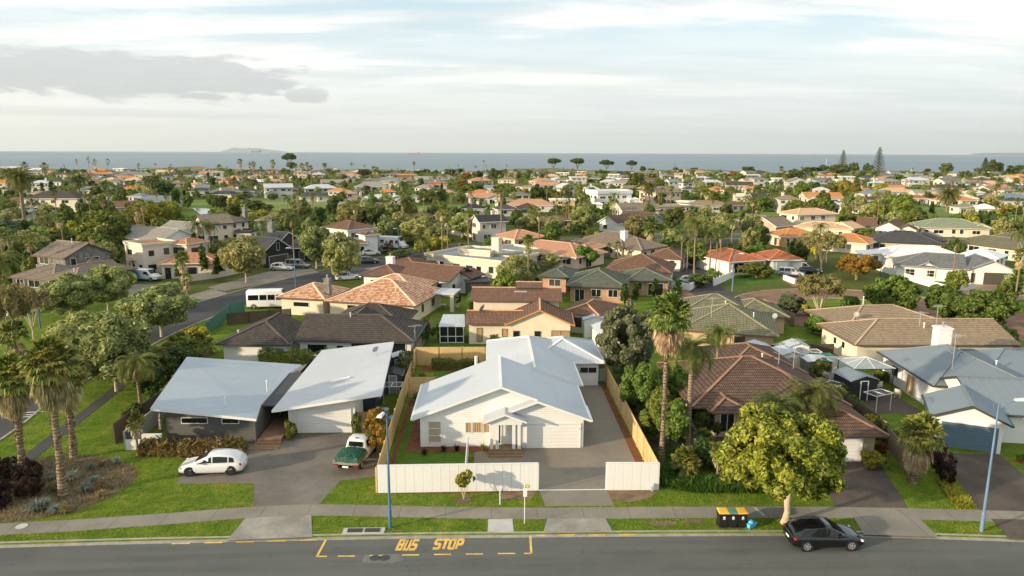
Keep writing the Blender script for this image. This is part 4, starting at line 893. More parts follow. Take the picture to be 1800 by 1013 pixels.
def make_van(name, label, loc, rz, L_=5.2, W_=2.0, H_=2.1, paint='paint_white', nose=.95, high=False, windows='van', group=None, mark=None, cat='van', blue=False):
    o = thing(name, label, cat, (*loc[:2], loc[2] if len(loc) > 2 else .1), rz, group, None, mark); h, w_ = L_/2, W_/2
    def ring(x, w0, zb, zt, k=.90): return [(x, y, z) for y, z in [(w0*.85, zb), (w0, zb+.12), (w0, zb+(zt-zb)*.5), (w0*k, zt-.12), (w0*k*.85, zt), (w0*.3, zt+.03)]]+[(x, -y, z) for y, z in [(w0*.85, zb), (w0, zb+.12), (w0, zb+(zt-zb)*.5), (w0*k, zt-.12), (w0*k*.85, zt), (w0*.3, zt+.03)]][::-1]
    xs = [(-h, w_*.95, .38, H_-.12), (-h+.08, w_, .30, H_), (0, w_, .28, H_), (h-1.75, w_, .28, H_-.01), (h-nose-.15, w_*.98, .28, H_-.75 if not high else H_-.95), (h-.3, w_*.92, .3, 1.02), (h-.05, w_*.82, .34, .88), (h, w_*.7, .4, .72)]
    b = MB(); loft(b, [ring(x, a, zb, zt, .9 if x < h-1 else .84) for x, a, zb, zt in xs])
    if blue:   # blue livery sweeping up towards the tail
        pass
    body = b.build('body', [paint], o, (0, 0, 0)); smoothobj(body, 38)
    x0, x1 = h-1.75, h-nose-.15; zt0, zt1 = H_-.02, (H_-.75 if not high else H_-.95)
    b = MB(); d = Vector((x1-x0, 0, zt1-zt0)); n = Vector((-d.z, 0, d.x)).normalized()*.045
    q = [Vector((x0, -w_*.72, zt0))+d*.12+n, Vector((x0, -w_*.74, zt0))+d*1.0+n, Vector((x0, w_*.74, zt0))+d*1.0+n, Vector((x0, w_*.72, zt0))+d*.12+n]; b.face(q); b.build('windscreen', ['car_glass'], o, (0, 0, 0))
    for s in (1, -1):
        rows = [(h-2.45, h-1.55)]
        if windows == 'bus': rows = [(h-2.45, h-1.55), (h-3.6, h-2.6), (h-4.75, h-3.75), (-h+.25, h-4.9)]
        if windows == 'camper': rows = [(h-2.3, h-1.6), (-h+.5, -h+1.5), (-.3, .6)]
        for (a, c) in rows:
            if c-a < .25: continue
            b = MB(); zb, zt = (1.22, min(H_-.35, 1.85)) if windows == 'van' else (1.35, min(2.1, H_-.4)); mz = .29+(H_-.29)*.5; yf = lambda z: s*(w_*(1-.1*max(0, z-mz)/(H_-.12-mz))+.015); y = yf(zb); y2 = yf(zt); qq = [(a, y, zb), (c, y, zb), (c-.12 if c > h-1.6 else c, y2, zt), (a, y2, zt)]; b.face(qq); b.build('side_window', ['car_glass'], o, (0, 0, 0))
        b = MB(); b.box(h-.32, min(s*w_*.62, s*w_*.88), .72, h+.0, max(s*w_*.62, s*w_*.88), .92); b.build('headlight', ['lens_clear'], o, (0, 0, 0))
        b = MB(); b.box(-h-.02, min(s*w_*.82, s*w_*.93), .8, -h+.04, max(s*w_*.82, s*w_*.93), 1.35); b.build('taillight', ['lens_red'], o, (0, 0, 0))
        b = MB(); b.box(h-1.5, min(s*w_*.95, s*(w_+.22)), 1.1, h-1.38, max(s*w_*.95, s*(w_+.22)), 1.4); b.build('mirror', ['plastic_black'], o, (0, 0, 0))
        for x in (-h+1.0, h-.95):
            wheel(o, x, s*(w_-.1), .34, 'alloy', .22)
            ar = MB(); ar.T = Matrix.Translation((x, s*(w_+.004), .36)) @ Matrix.Rotation(-s*math.pi/2, 4, 'X'); ar.lathe([(.35, .0), (.43, .0)], 20); ar.build('wheel_arch', ['plastic_black'], o, (0, 0, 0))
        if blue:
            b = MB(); y = s*(w_+.012); y2 = s*(w_*.925+.02); b.face([(-h+.1, y, .42), (h-2.9, y, .42), (h-3.3, y, 1.15), (-h+.1, y, 1.15)][::s]); b.face([(-h+.1, y, 1.15), (h-3.3, y, 1.15), (h-3.9, y2, H_-.3), (-h+.1, y2, H_-.3)][::s]); b.face([(h-2.9, y, .42), (h-1.4, y, .42), (h-1.5, y, .52), (h-2.9, y, .62)][::s]); b.build('blue_livery', ['van_blue'], o, (0, 0, 0))
    b = MB(); b.box(h-.03, -w_*.5, .52, h+.02, w_*.5, .68); b.build('grille', ['plastic_black'], o, (0, 0, 0))
    b = MB(); b.box(-h-.03, -.25, .55, -h+.02, .25, .67); b.build('number_plate', ['plate'], o, (0, 0, 0))
    return o
# ================================================================== the ground, the sea and the roads
kerb_px = [(-900, 985), (-300, 968), (0, 958), (250, 951), (450, 947), (700, 942), (900, 940), (1340, 937), (1550, 940), (1800, 948), (2200, 962), (2700, 985)]
kerb = smooth_path([at(x, y, 0) for x, y in kerb_px], 5)
kx = [p.x for p in kerb]; ky = [p.y for p in kerb]
def kerb_y(x): return float(np.interp(x, kx, ky))
g = MB()
xs = sorted(set([-1500, -700, -300, -150, -90] + [round(p.x, 2) for p in kerb if -85 < p.x < 85] + [90, 150, 300, 700, 1500]))
COAST = 835.
for a, b in zip(xs[:-1], xs[1:]):
    rows = []
    for x in (a, b):
        k = kerb_y(x)
        rows.append([(x, -120, G0), (x, k-10.4, G0), (x, k-10.38, -.03), (x, k-.02, -.03), (x, k, G0), (x, 110, G0), (x, 400, G0), (x, COAST, G0), (x, COAST+25, -3.), (x, COAST+90, -9), (x, 60000, -9)])
    for i in range(10): g.face([rows[0][i], rows[1][i], rows[1][i+1], rows[0][i+1]], 1 if i >= 5 else 0)
struct('ground', g, ['grass', 'grass_far'])
for a, b, nm in ((0, 1, 'sea'),):
    s = MB(); s.face([(-60000, COAST-40, -1.6), (60000, COAST-40, -1.6), (60000, 60000, -1.6), (-60000, 60000, -1.6)]); struct('sea', s, ['sea'])
# low dunes with rough grass along the shore
d = MB(); rs = np.random.RandomState(5); nx_, ny_ = 170, 9; hh = rs.random((nx_+1, ny_+1))
prof = [0, .25, .6, 1, .8, .9, .6, .35, .1, -.5]
for i in range(nx_+1): hh[i] = [prof[j]*(2.2+1.6*math.sin(i*.31)+1.2*math.sin(i*.13+2)+1.3*hh[i][j])+G0 for j in range(ny_+1)]
def dv(i, j): return (-760+i*9.4, COAST-62+j*9+4*math.sin(i*.21), hh[i][j])
for i in range(nx_):
    for j in range(ny_): d.face([dv(i, j), dv(i+1, j), dv(i+1, j+1), dv(i, j+1)])
dn = struct('dunes', d, ['dune'], smooth=True)
# front road, gutter, kerb
near = [Vector((p.x, p.y)) for p in kerb if -85 < p.x < 85]
road = MB(); strip(road, near, -0.0, 10.36, 0.0); struct('road', road, ['asphalt'])
gt = MB(); strip(gt, near, -.01, .36, 0.006); struct('gutter', gt, ['kerb_concrete'])
kb = MB(); strip(kb, near, .15, 0.0, G0+.018, 0, .13); struct('kerb', kb, ['kerb_concrete'])
far_ = [Vector((p.x, p.y-10.4)) for p in near]; kb2 = MB(); strip(kb2, far_, 0, .15, G0+.018, 0, .13); struct('kerb_opposite', kb2, ['kerb_concrete'])
# footpath along the front road
fp = smooth_path([at(*p) for p in [(-900, 968), (-300, 950), (0, 931), (130, 924), (300, 912), (430, 902), (560, 897), (760, 901), (950, 903), (1070, 902), (1300, 901), (1500, 902), (1800, 909), (2300, 925)]], 5)
m = MB(); strip(m, fp, .74, .70, G0+.014, 0, .02); struct('footpath', m, ['concrete'])
# side street climbing to the left and bending behind the houses
near_e = [(-38.2, 38), (-38.75, 54.07), (-40.06, 62.5), (-40.3, 70.3), (-40.0, 79.3), (-39.5, 89.6), (-37.5, 100.1), (-35.4, 106.7), (-32.3, 116), (-28.2, 125), (-22.2, 138.3), (-15, 152), (-4, 164), (14, 174), (40, 184), (75, 188), (125, 186), (200, 176)]
ctr = smooth_path(near_e, 5); SW = 8.2
m = MB(); strip(m, ctr, SW, 0, G0+.006); struct('side_street', m, ['side_asphalt'])
m = MB(); strip(m, ctr, .0, .2, G0+.07, 0, .1); Lp, Rp = ribbon(ctr, SW, 0, 0, 0); strip(m, Lp, .2, 0, G0+.07, 0, .1); struct('side_street_kerb', m, ['kerb_concrete'])
sp = smooth_path([(-33.2, 41.2), (-33.6, 46), (-34.4, 51.3), (-35.8, 65.5), (-37., 74.8), (-36.6, 84), (-35.5, 92)], 5)
m = MB(); strip(m, sp, .55, .55, G0+.018, 0, .02); struct('side_footpath', m, ['side_asphalt'])
Lo, _ = ribbon(ctr, SW+4.2, 0, 0, 0); m = MB(); strip(m, Lo[10:], .6, .6, G0+.016); struct('far_footpath', m, ['concrete'])
# driveways
A = lambda x, y: tuple(at(x, y))
sheet('driveway', [(308, 851), (322, 832), (430, 770), (505, 764), (626, 762), (668, 770), (664, 838), (598, 845), (560, 888), (445, 893), (447, 850)], G0+.010, 'drive_asphalt')
sheet('driveway_apron', [(432, 911), (547, 905), (549, 944), (398, 950)], G0+.024, 'apron')
sheet('driveway', [(944, 864), (948, 785), (822, 814), (826, 784), (1024, 783), (1032, 672), (1062, 672), (1152, 838), (1158, 864), (1066, 862), (1066, 894), (960, 895)][0:0] or [(-1.25, 44.75), (11.2, 44.75), (11.05, 67.6), (7.25, 67.6), (7.25, 52.15), (-1.25, 52.15)], G0+.010, 'aggregate', px=False)
sheet('driveway_entry', [(3.2, 44.75), (7.75, 44.75), (8.0, 42.3), (3.5, 42.3)], G0+.012, 'aggregate', px=False)
sheet('driveway_apron', [(962, 912), (1064, 911), (1078, 936), (955, 936)], G0+.024, 'apron')
sheet('bus_stop_pad', [(858, 913), (901, 912), (903, 935), (857, 935)], G0+.024, 'pale_concrete')
sheet('driveway', [(1497, 790), (1530, 788), (1596, 892), (1470, 892), (1440, 840)], G0+.010, 'dark_drive')
sheet('driveway_apron', [(1500, 908), (1614, 909), (1650, 944), (1518, 940)], G0+.024, 'concrete')
sheet('driveway', [(1652, 797), (1758, 799), (1840, 870), (1860, 905), (1722, 898)], G0+.010, 'dark_drive')
sheet('driveway_apron', [(1742, 912), (1870, 915), (1900, 955), (1772, 946)], G0+.024, 'dark_drive')
sheet('terrace', [(31.9, 58.2), (38.2, 58.2), (38.2, 67.5), (31.6, 67.5)], G0+.010, 'dark_drive', px=False)
sheet('driveway', [(-13.5, 134), (-8, 128), (6, 134), (0, 146)], G0+.012, 'concrete', px=False)
for q in ([(365, 505), (470, 478), (545, 470), (560, 479), (505, 490), (395, 512)], [(640, 473), (665, 468), (700, 470), (690, 478)], [(190, 500), (310, 500), (345, 530), (250, 533)], [(330, 520), (372, 508), (402, 516), (360, 529)]): sheet('driveway', q, G0+.012, 'concrete')
sheet('driveway', [(1700, 500), (1790, 497), (1830, 520), (1760, 535), (1690, 515)], G0+.012, 'beige_drive')
sheet('driveway', [(1350, 478), (1412, 476), (1440, 500), (1395, 505)], G0+.012, 'brick_paving')
sheet('driveway', [(1188, 510), (1252, 502), (1262, 512), (1215, 545), (1180, 540)], G0+.012, 'brick_paving')
# cul-de-sac with a planted island
cx, cy = 53.5, 101.; m = MB(); n = 40
def ringpt(r, a): return (cx+r*1.15*math.cos(a), cy+r*math.sin(a))
for k in range(n):
    a0, a1 = 6.2832*k/n, 6.2832*(k+1)/n
    m.face([(*ringpt(7.5, a0), G0+.012), (*ringpt(15.2, a0), G0+.012), (*ringpt(15.2, a1), G0+.012), (*ringpt(7.5, a1), G0+.012)])
struct('cul_de_sac', m, ['brick_paving'])
m = MB(); ring = [ringpt(15.3, 6.2832*k/n) for k in range(n+1)]; strip(m, ring, .12, .12, G0+.08, 0, .1); ring = [ringpt(7.4, 6.2832*k/n) for k in range(n+1)]; strip(m, ring, .1, .1, G0+.08, 0, .1); struct('cul_de_sac_kerb', m, ['kerb_concrete'])
m = MB(); pts = smooth_path([(67, 98), (80, 92), (100, 88), (140, 88)], 4); strip(m, pts, 3.6, 3.6, G0+.016); struct('lane', m, ['brick_paving'])
m = MB(); pts = smooth_path([(68, 96), (68, 84), (72, 72), (80, 60)], 4); strip(m, pts, 3.2, 3.2, G0+.020); struct('lane', m, ['brick_paving'])
m = MB(); pts = smooth_path([(36, 108), (37, 130), (44, 150), (55, 170), (62, 185)], 4); strip(m, pts, 3.4, 3.4, G0+.020); struct('lane', m, ['side_asphalt'])
# golf course strip, ponds
for q in ([(330, 352), (480, 348), (620, 352), (660, 372), (420, 378), (322, 366)], [(230, 336), (300, 344), (330, 362), (240, 352)], [(700, 362), (900, 358), (1060, 366), (1060, 372), (900, 366), (700, 374)], [(1335, 372), (1480, 378), (1500, 400), (1340, 392)], [(1600, 362), (1820, 372), (1830, 392), (1640, 380), (1600, 374)], [(0, 395), (130, 388), (140, 405), (0, 412)]): sheet('fairway', q, G0+.02, 'golf')
for q in ([(420, 356.0), (640, 357.5), (640, 359.5), (420, 358.5)], [(1610, 380), (1780, 384), (1780, 386), (1610, 382)]): sheet('fairway_path', q, G0+.04, 'concrete')
sheet('fairway', [(282, 372), (348, 372), (352, 378), (330, 395), (285, 395)], G0+.03, 'lawn_lush')
sheet('pond', [(338, 366), (368, 367), (372, 373), (345, 392), (330, 396), (352, 377)], G0+.05, 'water'); sheet('pond', [(10, 424), (58, 425), (56, 444), (8, 446)], G0+.05, 'water'); sheet('pond', [(160, 413), (190, 414), (192, 428), (150, 428)], G0+.05, 'water')
# lawns and beds
sheet('back_lawn', [(757, 672), (768, 642), (856, 640), (852, 690)], G0+.012, 'lawn_lush');
sheet('side_lawn', [(-7.0, 44.9), (-1.9, 44.9), (-1.9, 50.85), (-6.55, 50.85), (-6.55, 60.5), (-7.1, 60.5)], G0+.012, 'lawn_lush', px=False)
sheet('mulch_bed', [(-6.5, 50.9), (-.2, 50.9), (-.2, 52.2), (-6.5, 52.2)], G0+.018, 'mulch', px=False); sheet('mulch_bed', [(-6.5, 52.2), (-5.4, 52.2), (-5.4, 60), (-6.5, 60)], G0+.018, 'mulch', px=False)
sheet('mulch_bed', [(-7.45, 44.9), (-7.05, 44.9), (-7.1, 60.6), (-5.9, 60.6), (-6.6, 62.5), (-7.5, 62.5)], G0+.014, 'mulch', px=False)
sheet('mulch_bed', [(10.62, 44.8), (11.2, 44.8), (11.2, 67.2), (10.75, 67.2)], G0+.016, 'mulch', px=False); sheet('mulch_bed', [(-7.4, 71.2), (-1., 71.2), (-1., 73), (-7.4, 73)], G0+.014, 'mulch', px=False)
sheet('mulch_bed', [(-7.55, 44.25), (3.2, 44.3), (3.2, 44.48), (-7.55, 44.44)], G0+.014, 'mulch', px=False)
sheet('bare_soil', [(7.9, 43.2), (9.0, 42.7), (10.6, 43.4), (11.3, 44.4), (7.8, 44.42)], G0+.012, 'soil', px=False); sheet('bare_soil', [(0.4, 43.4), (2.6, 43.2), (3.1, 44.3), (.6, 44.28)], G0+.016, 'soil', px=False)
for (x, y, rx, ry) in ((10.5, 40.0, .9, .35), (12.5, 40.2, .7, .3), (-2.0, 43.2, .55, .4)):
    m = MB(); m.face([(x+rx*math.cos(a*.524)*(1+.2*math.sin(a*2.3)), y+ry*math.sin(a*.524)*(1+.25*math.cos(a*3.1)), G0+.01) for a in range(12)]); struct('bare_soil', m, ['soil'])
isl = [(-34.2, 41.2), (-30.5, 41.0), (-27.3, 41.8), (-25.4, 43.6), (-24.7, 46.2), (-25.6, 48.6), (-28.2, 50.3), (-31.0, 50.8), (-33.4, 50.0), (-33.9, 46)]
isl = [tuple(p) for p in smooth_path(isl+[isl[0]], 4)[:-1]]; sheet('bark_bed', isl, G0+.012, 'bark', px=False)
sheet('garden_soil', [(11.4, 44.9), (19.6, 43.6), (22, 47.5), (21, 55), (14, 68), (11.4, 68)], G0+.008, 'dark_drive', px=False)
# cracks / covers
def disc(name, x, y, r, z, mat, n=18, ry=1.):
    m = MB(); m.face([(x+r*math.cos(6.283*k/n), y+r*ry*math.sin(6.283*k/n), z) for k in range(n)]); return m
for (px, py) in ((659, 981), (676, 981)):
    p = at(px, py, 0); m = disc('c', p.x, p.y, .3, .012, 'plastic_black'); o = m.build('manhole_cover', ['trim_dark'], None, (p.x, p.y, 0)); o.location = (p.x, p.y, 0); tagit(o, 'round dark manhole cover in the road, %s of the two below the painted word' % ('left' if px < 670 else 'right'), 'manhole cover', 'pair of manhole covers')
p = at(38, 926); m = disc('c', 0, 0, .34, 0, 'x'); o = m.build('access_cover', ['pale_concrete'], None); o.location = (p.x, p.y, G0+.03); tagit(o, 'pale oval access cover set in the footpath by the bark bed', 'cover')
m = MB(); m.beam((*at(1327, 893), G0+.02), (*at(1343, 907), G0+.02), .16, .008); struct('path_joint', m, ['pale_concrete'])
# road markings
mk = MB()
def bar(x0, y0, x1, y1, wd=.12): a, b = at(x0, y0, 0), at(x1, y1, 0); mk.beam((a.x, a.y, .004), (b.x, b.y, .004), wd, .003)
for x0, x1, y in ((302, 334, 956), (359, 391, 954.5), (415, 446, 953), (470, 502, 951.5), (526, 557, 949.8), (943, 958, 941.5), (981, 1010, 941), (1034, 1064, 941), (1088, 1118, 940.5)): bar(x0, y, x1, y-.6)
for x0, x1, y in ((594, 624, 978), (650, 680, 977), (706, 737, 976), (763, 793, 975), (819, 849, 974.3), (875, 906, 973.5)): bar(x0, y, x1, y-.3)
bar(573, 949, 557, 978.5, .13); bar(556, 978.5, 575, 978.3); bar(932, 941.5, 934, 973, .13); bar(921, 973.3, 935, 972.8)
struct('road_marking', mk, ['marking_yellow'])
# words painted on the road, laid out in world units along the kerb
LET = {'B': [((0, 0), (0, 6)), ((0, 6), (2.6, 6)), ((0, 3), (2.6, 3)), ((0, 0), (2.6, 0)), ((3, .3), (3, 2.7)), ((3, 3.3), (3, 5.7))], 'U': [((0, 6), (0, .4)), ((.2, 0), (2.8, 0)), ((3, .4), (3, 6))],
 'S': [((3, 6), (.4, 6)), ((0, 5.7), (0, 3.3)), ((.3, 3), (2.7, 3)), ((3, 2.7), (3, .3)), ((2.6, 0), (0, 0))], 'T': [((0, 6), (3, 6)), ((1.5, 6), (1.5, 0))], 'O': [((0, .3), (0, 5.7)), ((.3, 6), (2.7, 6)), ((3, 5.7), (3, .3)), ((2.7, 0), (.3, 0))], 'P': [((0, 0), (0, 6)), ((0, 6), (2.7, 6)), ((3, 5.7), (3, 3.1)), ((2.7, 2.8), (0, 2.8))]}
wd = MB()
def word(txt, x0px, x1px, ytop, ybot):
    a, b = at(x0px, ybot, 0), at(x1px, ybot, 0); t = at(x0px+3, ytop, 0); W_ = (b-a).length; ux = (b-a)/W_; H_ = (t.y-a.y); n = len(txt); cw = W_/(n*4.3-1.3); ch = H_/6
    for i, c in enumerate(txt):
        for (p, q) in LET[c]:
            P = [a+ux*((i*4.3+k[0])*cw)+Vector((ux.y*-1, ux.x))*(k[1]*ch)+Vector((.03*k[1]*.6, 0)) for k in (p, q)]
            dd = (P[1]-P[0]).normalized()*.05; horiz = abs(p[1]-q[1]) < .1; wd.beam((*(P[0]-dd), .0045+.0006*(not horiz)), (*(P[1]+dd), .0045+.0006*(not horiz)), .16 if not horiz else .26, .003)
word('BUS', 697, 729, 950, 966); word('STOP', 762, 810, 949, 964.5)
struct('road_lettering', wd, ['marking_yellow'])
mk = MB()
for px, py in ((30, 735), (42, 731), (54, 726)): a = at(px, py); mk.beam((a.x-.9, a.y, G0+.012), (a.x+.9, a.y+.3, G0+.012), .14, .003)
struct('side_street_marking', mk, ['marking_white'])
for q in ([(640, 976), (700, 974), (712, 984), (690, 990), (636, 989)],):
    mm = MB(); P = [at(*v, 0) for v in q]; mm.face([(v.x, v.y, .0022) for v in P][::-1] if newell([(v.x, v.y, 0) for v in P]).z < 0 else [(v.x, v.y, .0022) for v in P]); struct('road_patch', mm, ['old_asphalt'])
# storm drain with two grates
p = at(638, 938); o = thing('storm_drain', 'concrete storm drain inlet with two black grates beside the blue lamp post', 'drain', (p.x, p.y, 0)); m = MB(); m.box(-1.25, -.05, .02, 1.25, .62, G0+.035); m.build('surround', ['pale_concrete'], o, (0, 0, 0))
for s in (-1, 1):
    m = MB(); m.box(s*.52-.45, .08, G0+.02, s*.52+.45, .52, G0+.05);
    for k in range(7): m.box(s*.52-.45+k*.14, .08, G0+.05, s*.52-.41+k*.14, .52, G0+.065)
    m.build('grate', ['trim_dark'], o, (0, 0, 0))

# ================================================================== the white house in the middle
bl = [B((-6.0, 51.4), (7.5, 51.4), 8.3, 2.6, 'gy', 20.5, .55), B((-.35, 59.2), (7.95, 59.2), 15., 2.6, 'hip', 20.5, .5, ends=(0, 1)), B((3.6, 66.0), (10.95, 66.0), 8.2, 2.6, 'hip', 20.5, .45), B((-.55, 51.05), (7.62, 51.05), 3.2, 2.52, 'gy', 20.5, .5)]
bl[3].nocap = 1
bl[1].axis = 'y'
WH = house('white_house', 'white weatherboard house with pale metal roof behind the white street fence', bl, 'white', 'palewhite', 'trim_white', cap='trim_white', mark='the white weatherboard house',
  wins=[('win', 0, 'f', .60, .45, 1.02, 1.75, dict(ny=3, gl='blind')), ('win', 0, 'f', 3.45, 1.22, .52, .9, dict(gl='curtain')), ('win', 0, 'f', 4.03, 1.22, .75, .9, dict(gl='curtain')), ('win', 0, 'f', 4.85, 1.22, .52, .9, dict(gl='curtain')),
        ('garage', 3, 'f', 2.75, .02, 4.2, 2.1, {}), ('win', 2, 'f', 4.6, 1.35, 1.7, .65, dict(nx=2)), ('win', 0, 'l', 2.0, .9, 1.6, 1.1, {}), ('win', 1, 'r', 1.5, 1., 1.8, 1.0, dict(nx=2))])
ox, oy = WH.location.x, WH.location.y
# porch: gable on square posts over timber steps
pr = MB(); pr.T = None
hx0, hx1, hy0, hy1 = -.58, 2.68, 50.35, 52.2; ap = (1.06, 3.30); e = 2.68
for (xa, za, xb, zb) in ((hx0, e, ap[0], ap[1]), (ap[0], ap[1], hx1, e)):
    q = [(xa, hy0, za), (xb, hy0, zb), (xb, hy1, zb), (xa, hy1, za)]; pr.face(q, 0); pr.face([(x, y, z-.14) for x, y, z in q][::-1], 1); pr.face([(xa, hy0, za-.14), (xb, hy0, zb-.14), (xb, hy0, zb), (xa, hy0, za)], 1)
    pr.face([(xa, hy0, za-.14), (xa, hy0, za), (xa, hy1, za), (xa, hy1, za-.14)] if xa == hx0 else [(xb, hy0, zb), (xb, hy0, zb-.14), (xb, hy1, zb-.14), (xb, hy1, zb)], 1)
pr.face([(hx0+.35, hy0+.3, 2.35), (hx1-.35, hy0+.3, 2.35), (hx1-.35, hy0+.3, 2.66), (ap[0], hy0+.3, 3.17), (hx0+.35, hy0+.3, 2.66)], 1); pr.face([(hx0+.35, hy0+.3, 2.35), (hx0+.35, 51.5, 2.35), (hx1-.35, 51.5, 2.35), (hx1-.35, hy0+.3, 2.35)], 1)
porch = pr.build('porch', ['roof_palewhite', 'trim_white'], WH)
for cxp in (.05, .47, 1.72, 2.12): m = MB(); m.box(cxp-.12-ox, 50.70-oy, .40, cxp+.12-ox, 50.94-oy, 2.36); c_o = m.build('column', ['trim_white'], porch, (0, 0, 0))
st = MB(); st.box(-.15-ox, 50.55-oy, .1, 2.35-ox, 51.6-oy, .42); st.box(-.2-ox, 50.2-oy, .1, 2.4-ox, 50.546-oy, .30); st.box(-.2-ox, 49.85-oy, .1, 2.4-ox, 50.196-oy, .2); st.build('steps', ['deck_timber'], WH, (0, 0, 0))
put_panel(WH, (.78, 51.52), 0, .48, .98, 2.02, 'trim_white', 'door', 'trim_white', True); put_window(WH, (.50, 51.52), 0, .48, .27, 2.02)
m = MB(); m.box(6.95-ox, 51.52-oy, 1.55, 7.0-ox, 51.6-oy, 1.75); m.box(6.8-ox, 51.52-oy, 1.55, 6.86-ox, 51.6-oy, 1.75); m.build('house_number', ['trim_grey'], WH, (0, 0, 0))
p = (-2.3, 71.); m = MB(); m.lathe([(.14, 0), (.14, 4.2), (.18, 4.2), (0, 4.3)], 10, 0, (-1.35-ox, 62.6-oy)); m.build('flue', ['trim_white'], WH, (0, 0, 0))
# white street fence in two stretches with capped panels
fence([(-7.5, 44.4), (3.15, 44.55)], 1.95, 'fence_white', 'long white panel fence along the street, left of the driveway gap', 'fence', 'panel_fence', .05, .60, 'white_paint', 'the long white street fence', top=True, gap=.58)
fence([(7.78, 44.5), (11.28, 44.42)], 1.95, 'fence_white', 'short white panel fence right of the driveway gap', 'fence', 'panel_fence', .05, .60, 'white_paint', None, top=True, gap=.58)
m = MB(); m.box(3.2, 44.5, G0+.013, 7.75, 44.58, G0+.03); o = m.build('gate_track', ['white_paint'], None, (0, 0, 0)); tagit(o, 'thin white gate track across the driveway between the two white fences', 'gate track')
m = MB(); m.box(-.03, -2.2, 0, .03, 2.9, 1.6); m.box(-.06, 2.8, 0, .06, 2.95, 1.75); o = m.build('divider_fence', ['white_paint'], None, (0, 0, 0)); o.location = (-1.75, 47.3, G0); tagit(o, 'low white divider fence running from the street fence towards the front windows', 'fence')
# pale timber boundary fences
fence([(-7.62, 44.5), (-7.9, 60), (-8.05, 73.4)], 1.8, 'timber_new', 'new pale timber fence along the left side of the white house', gap=.15, mark='the new timber boundary fence')
fence([(-8.0, 73.5), (-.6, 73.5)], 2.0, 'timber_new', 'new pale timber fence closing the back garden behind the box hedge', gap=.15)
fence([(-7.6, 63.2), (-5.2, 63.2)], 2.0, 'timber_new', 'short pale timber cross fence beside the side lawn', gap=.15)
fence([(11.34, 44.5), (11.4, 68.2), (11.6, 75)], 1.8, 'timber_new', 'new pale timber fence along the right side of the concrete driveway', gap=.15)
m = thing('garden_gate', 'small white slatted gate at the end of the side driveway', 'gate', (9.9, 67.6, G0)); q = MB()
for k in range(9): q.box(.1+k*.14, -.02, .1, .17+k*.14, .02, 1.3)
q.box(0, -.03, 0, .08, .05, 1.4); q.box(1.36, -.03, 0, 1.44, .05, 1.4); q.box(.08, -.025, .1, 1.36, .03, .16); q.box(.08, -.025, 1.26, 1.36, .03, 1.32); q.build('panel', ['white_paint'], m, (0, 0, 0))
hedge([(-6.2, 72.1), (-1.3, 72.1)], .95, .9, 'clipped dark box hedge at the back of the white house garden', 'leaf_mid', tops=.1)
for i, (x, y) in enumerate(((-3.6, 51.), (-2.6, 51.1), (-5.0, 50.4), (-.6, 51.2))): tuft('spiky_plant', x, y, .55, '%s small dark spiky plant in the red mulch bed under the front windows' % ['second-left', 'middle', 'leftmost', 'rightmost'][i], 'leaf_maroon' if i < 3 else 'leaf_bright', 60, .9, .04, 'plants in the mulch bed')
tuft('spiky_plant', -6.6, 61.8, 1.1, 'small palm-like plant in the corner by the timber cross fence', 'leaf_palm', 90, 1.0, .04)
tuft('spiky_plant', -6.9, 68.5, .9, 'green spiky plant beside the timber fence in the back garden', 'leaf_bright', 70, .9, .05)
m = thing('garden_trough', 'pale stone edging trough behind the white street fence', 'planter', (-1.2, 45.4, G0)); q = MB(); q.box(-.2, -.6, 0, .2, .6, .25); q.box(-.26, -.66, .25, .26, .66, .3); q.build('basin', ['pale_concrete'], m, (0, 0, 0))

# ================================================================== the grey modern house on the left
GH = thing('modern_house', 'grey modern house with two tilted pale metal roofs and a white garage door', 'house', (-17, 58, 0), 0, None, None, 'the grey modern house'); ox, oy = -17, 58
def loc3(x, y, z): return (x-ox, y-oy, z)
def slab(pts, th, m0=0, m1=1):
    b = MB(); b.face(pts if newell(pts).z > 0 else pts[::-1], m0); lo = [(x, y, z-th) for x, y, z in pts]; b.face(lo[::-1] if newell(lo).z > 0 else lo, m1)
    for k in range(len(pts)): q = [lo[k], lo[(k+1) % len(pts)], pts[(k+1) % len(pts)], pts[k]]; b.face(q, m1)
    return b
ap_ = lambda x, y, z: (at(x, y, z).x-ox, at(x, y, z).y-oy, z)
RL = [loc3(-25.8, 52.0, 3.38), loc3(-17.85, 51.8, 2.54), ap_(458, 712, 2.56), ap_(508, 656, 2.50), ap_(530, 641, 2.44), loc3(-28.3, 64.7, 3.72)]
rb = slab(RL, .2); rb.build('roof', ['roof_greyhouse', 'trim_white'], GH, (0, 0, 0))
RR = [loc3(-17.3, 53.8, 2.46), loc3(-8.6, 53.8, 3.78), loc3(-9.75, 69.6, 3.78), loc3(-17.3, 70.9, 2.56)]
rb = slab(RR, .2); r2 = rb.build('roof', ['roof_palegrey', 'trim_white'], GH, (0, 0, 0))
rb = slab([ap_(456, 713, 2.46), ap_(495, 713, 2.46), ap_(541, 654, 2.46), ap_(506, 656, 2.46)], .10, 0, 0); rb.build('canopy', ['roof_slate', 'trim_dark'], GH, (0, 0, 0))
wb = MB()
def zr(x): return 2.52+(-17.85-x)*.108-.17
def wallbox(mb, x0, y0, x1, y1, fz, m=0):
    c = [(x0, y0), (x1, y0), (x1, y1), (x0, y1)]
    for k in range(4): a, b = c[k], c[(k+1) % 4]; mb.face([loc3(*a, 0), loc3(*b, 0), loc3(*b, fz(b[0])), loc3(*a, fz(a[0]))], m)
wallbox(wb, -25.2, 52.95, -18.35, 62.3, zr); wb.build('wall', ['wall_dkboard'], GH, (0, 0, 0))
wb = MB(); fr = lambda x: 2.46+(x+17.3)*.1515-.17
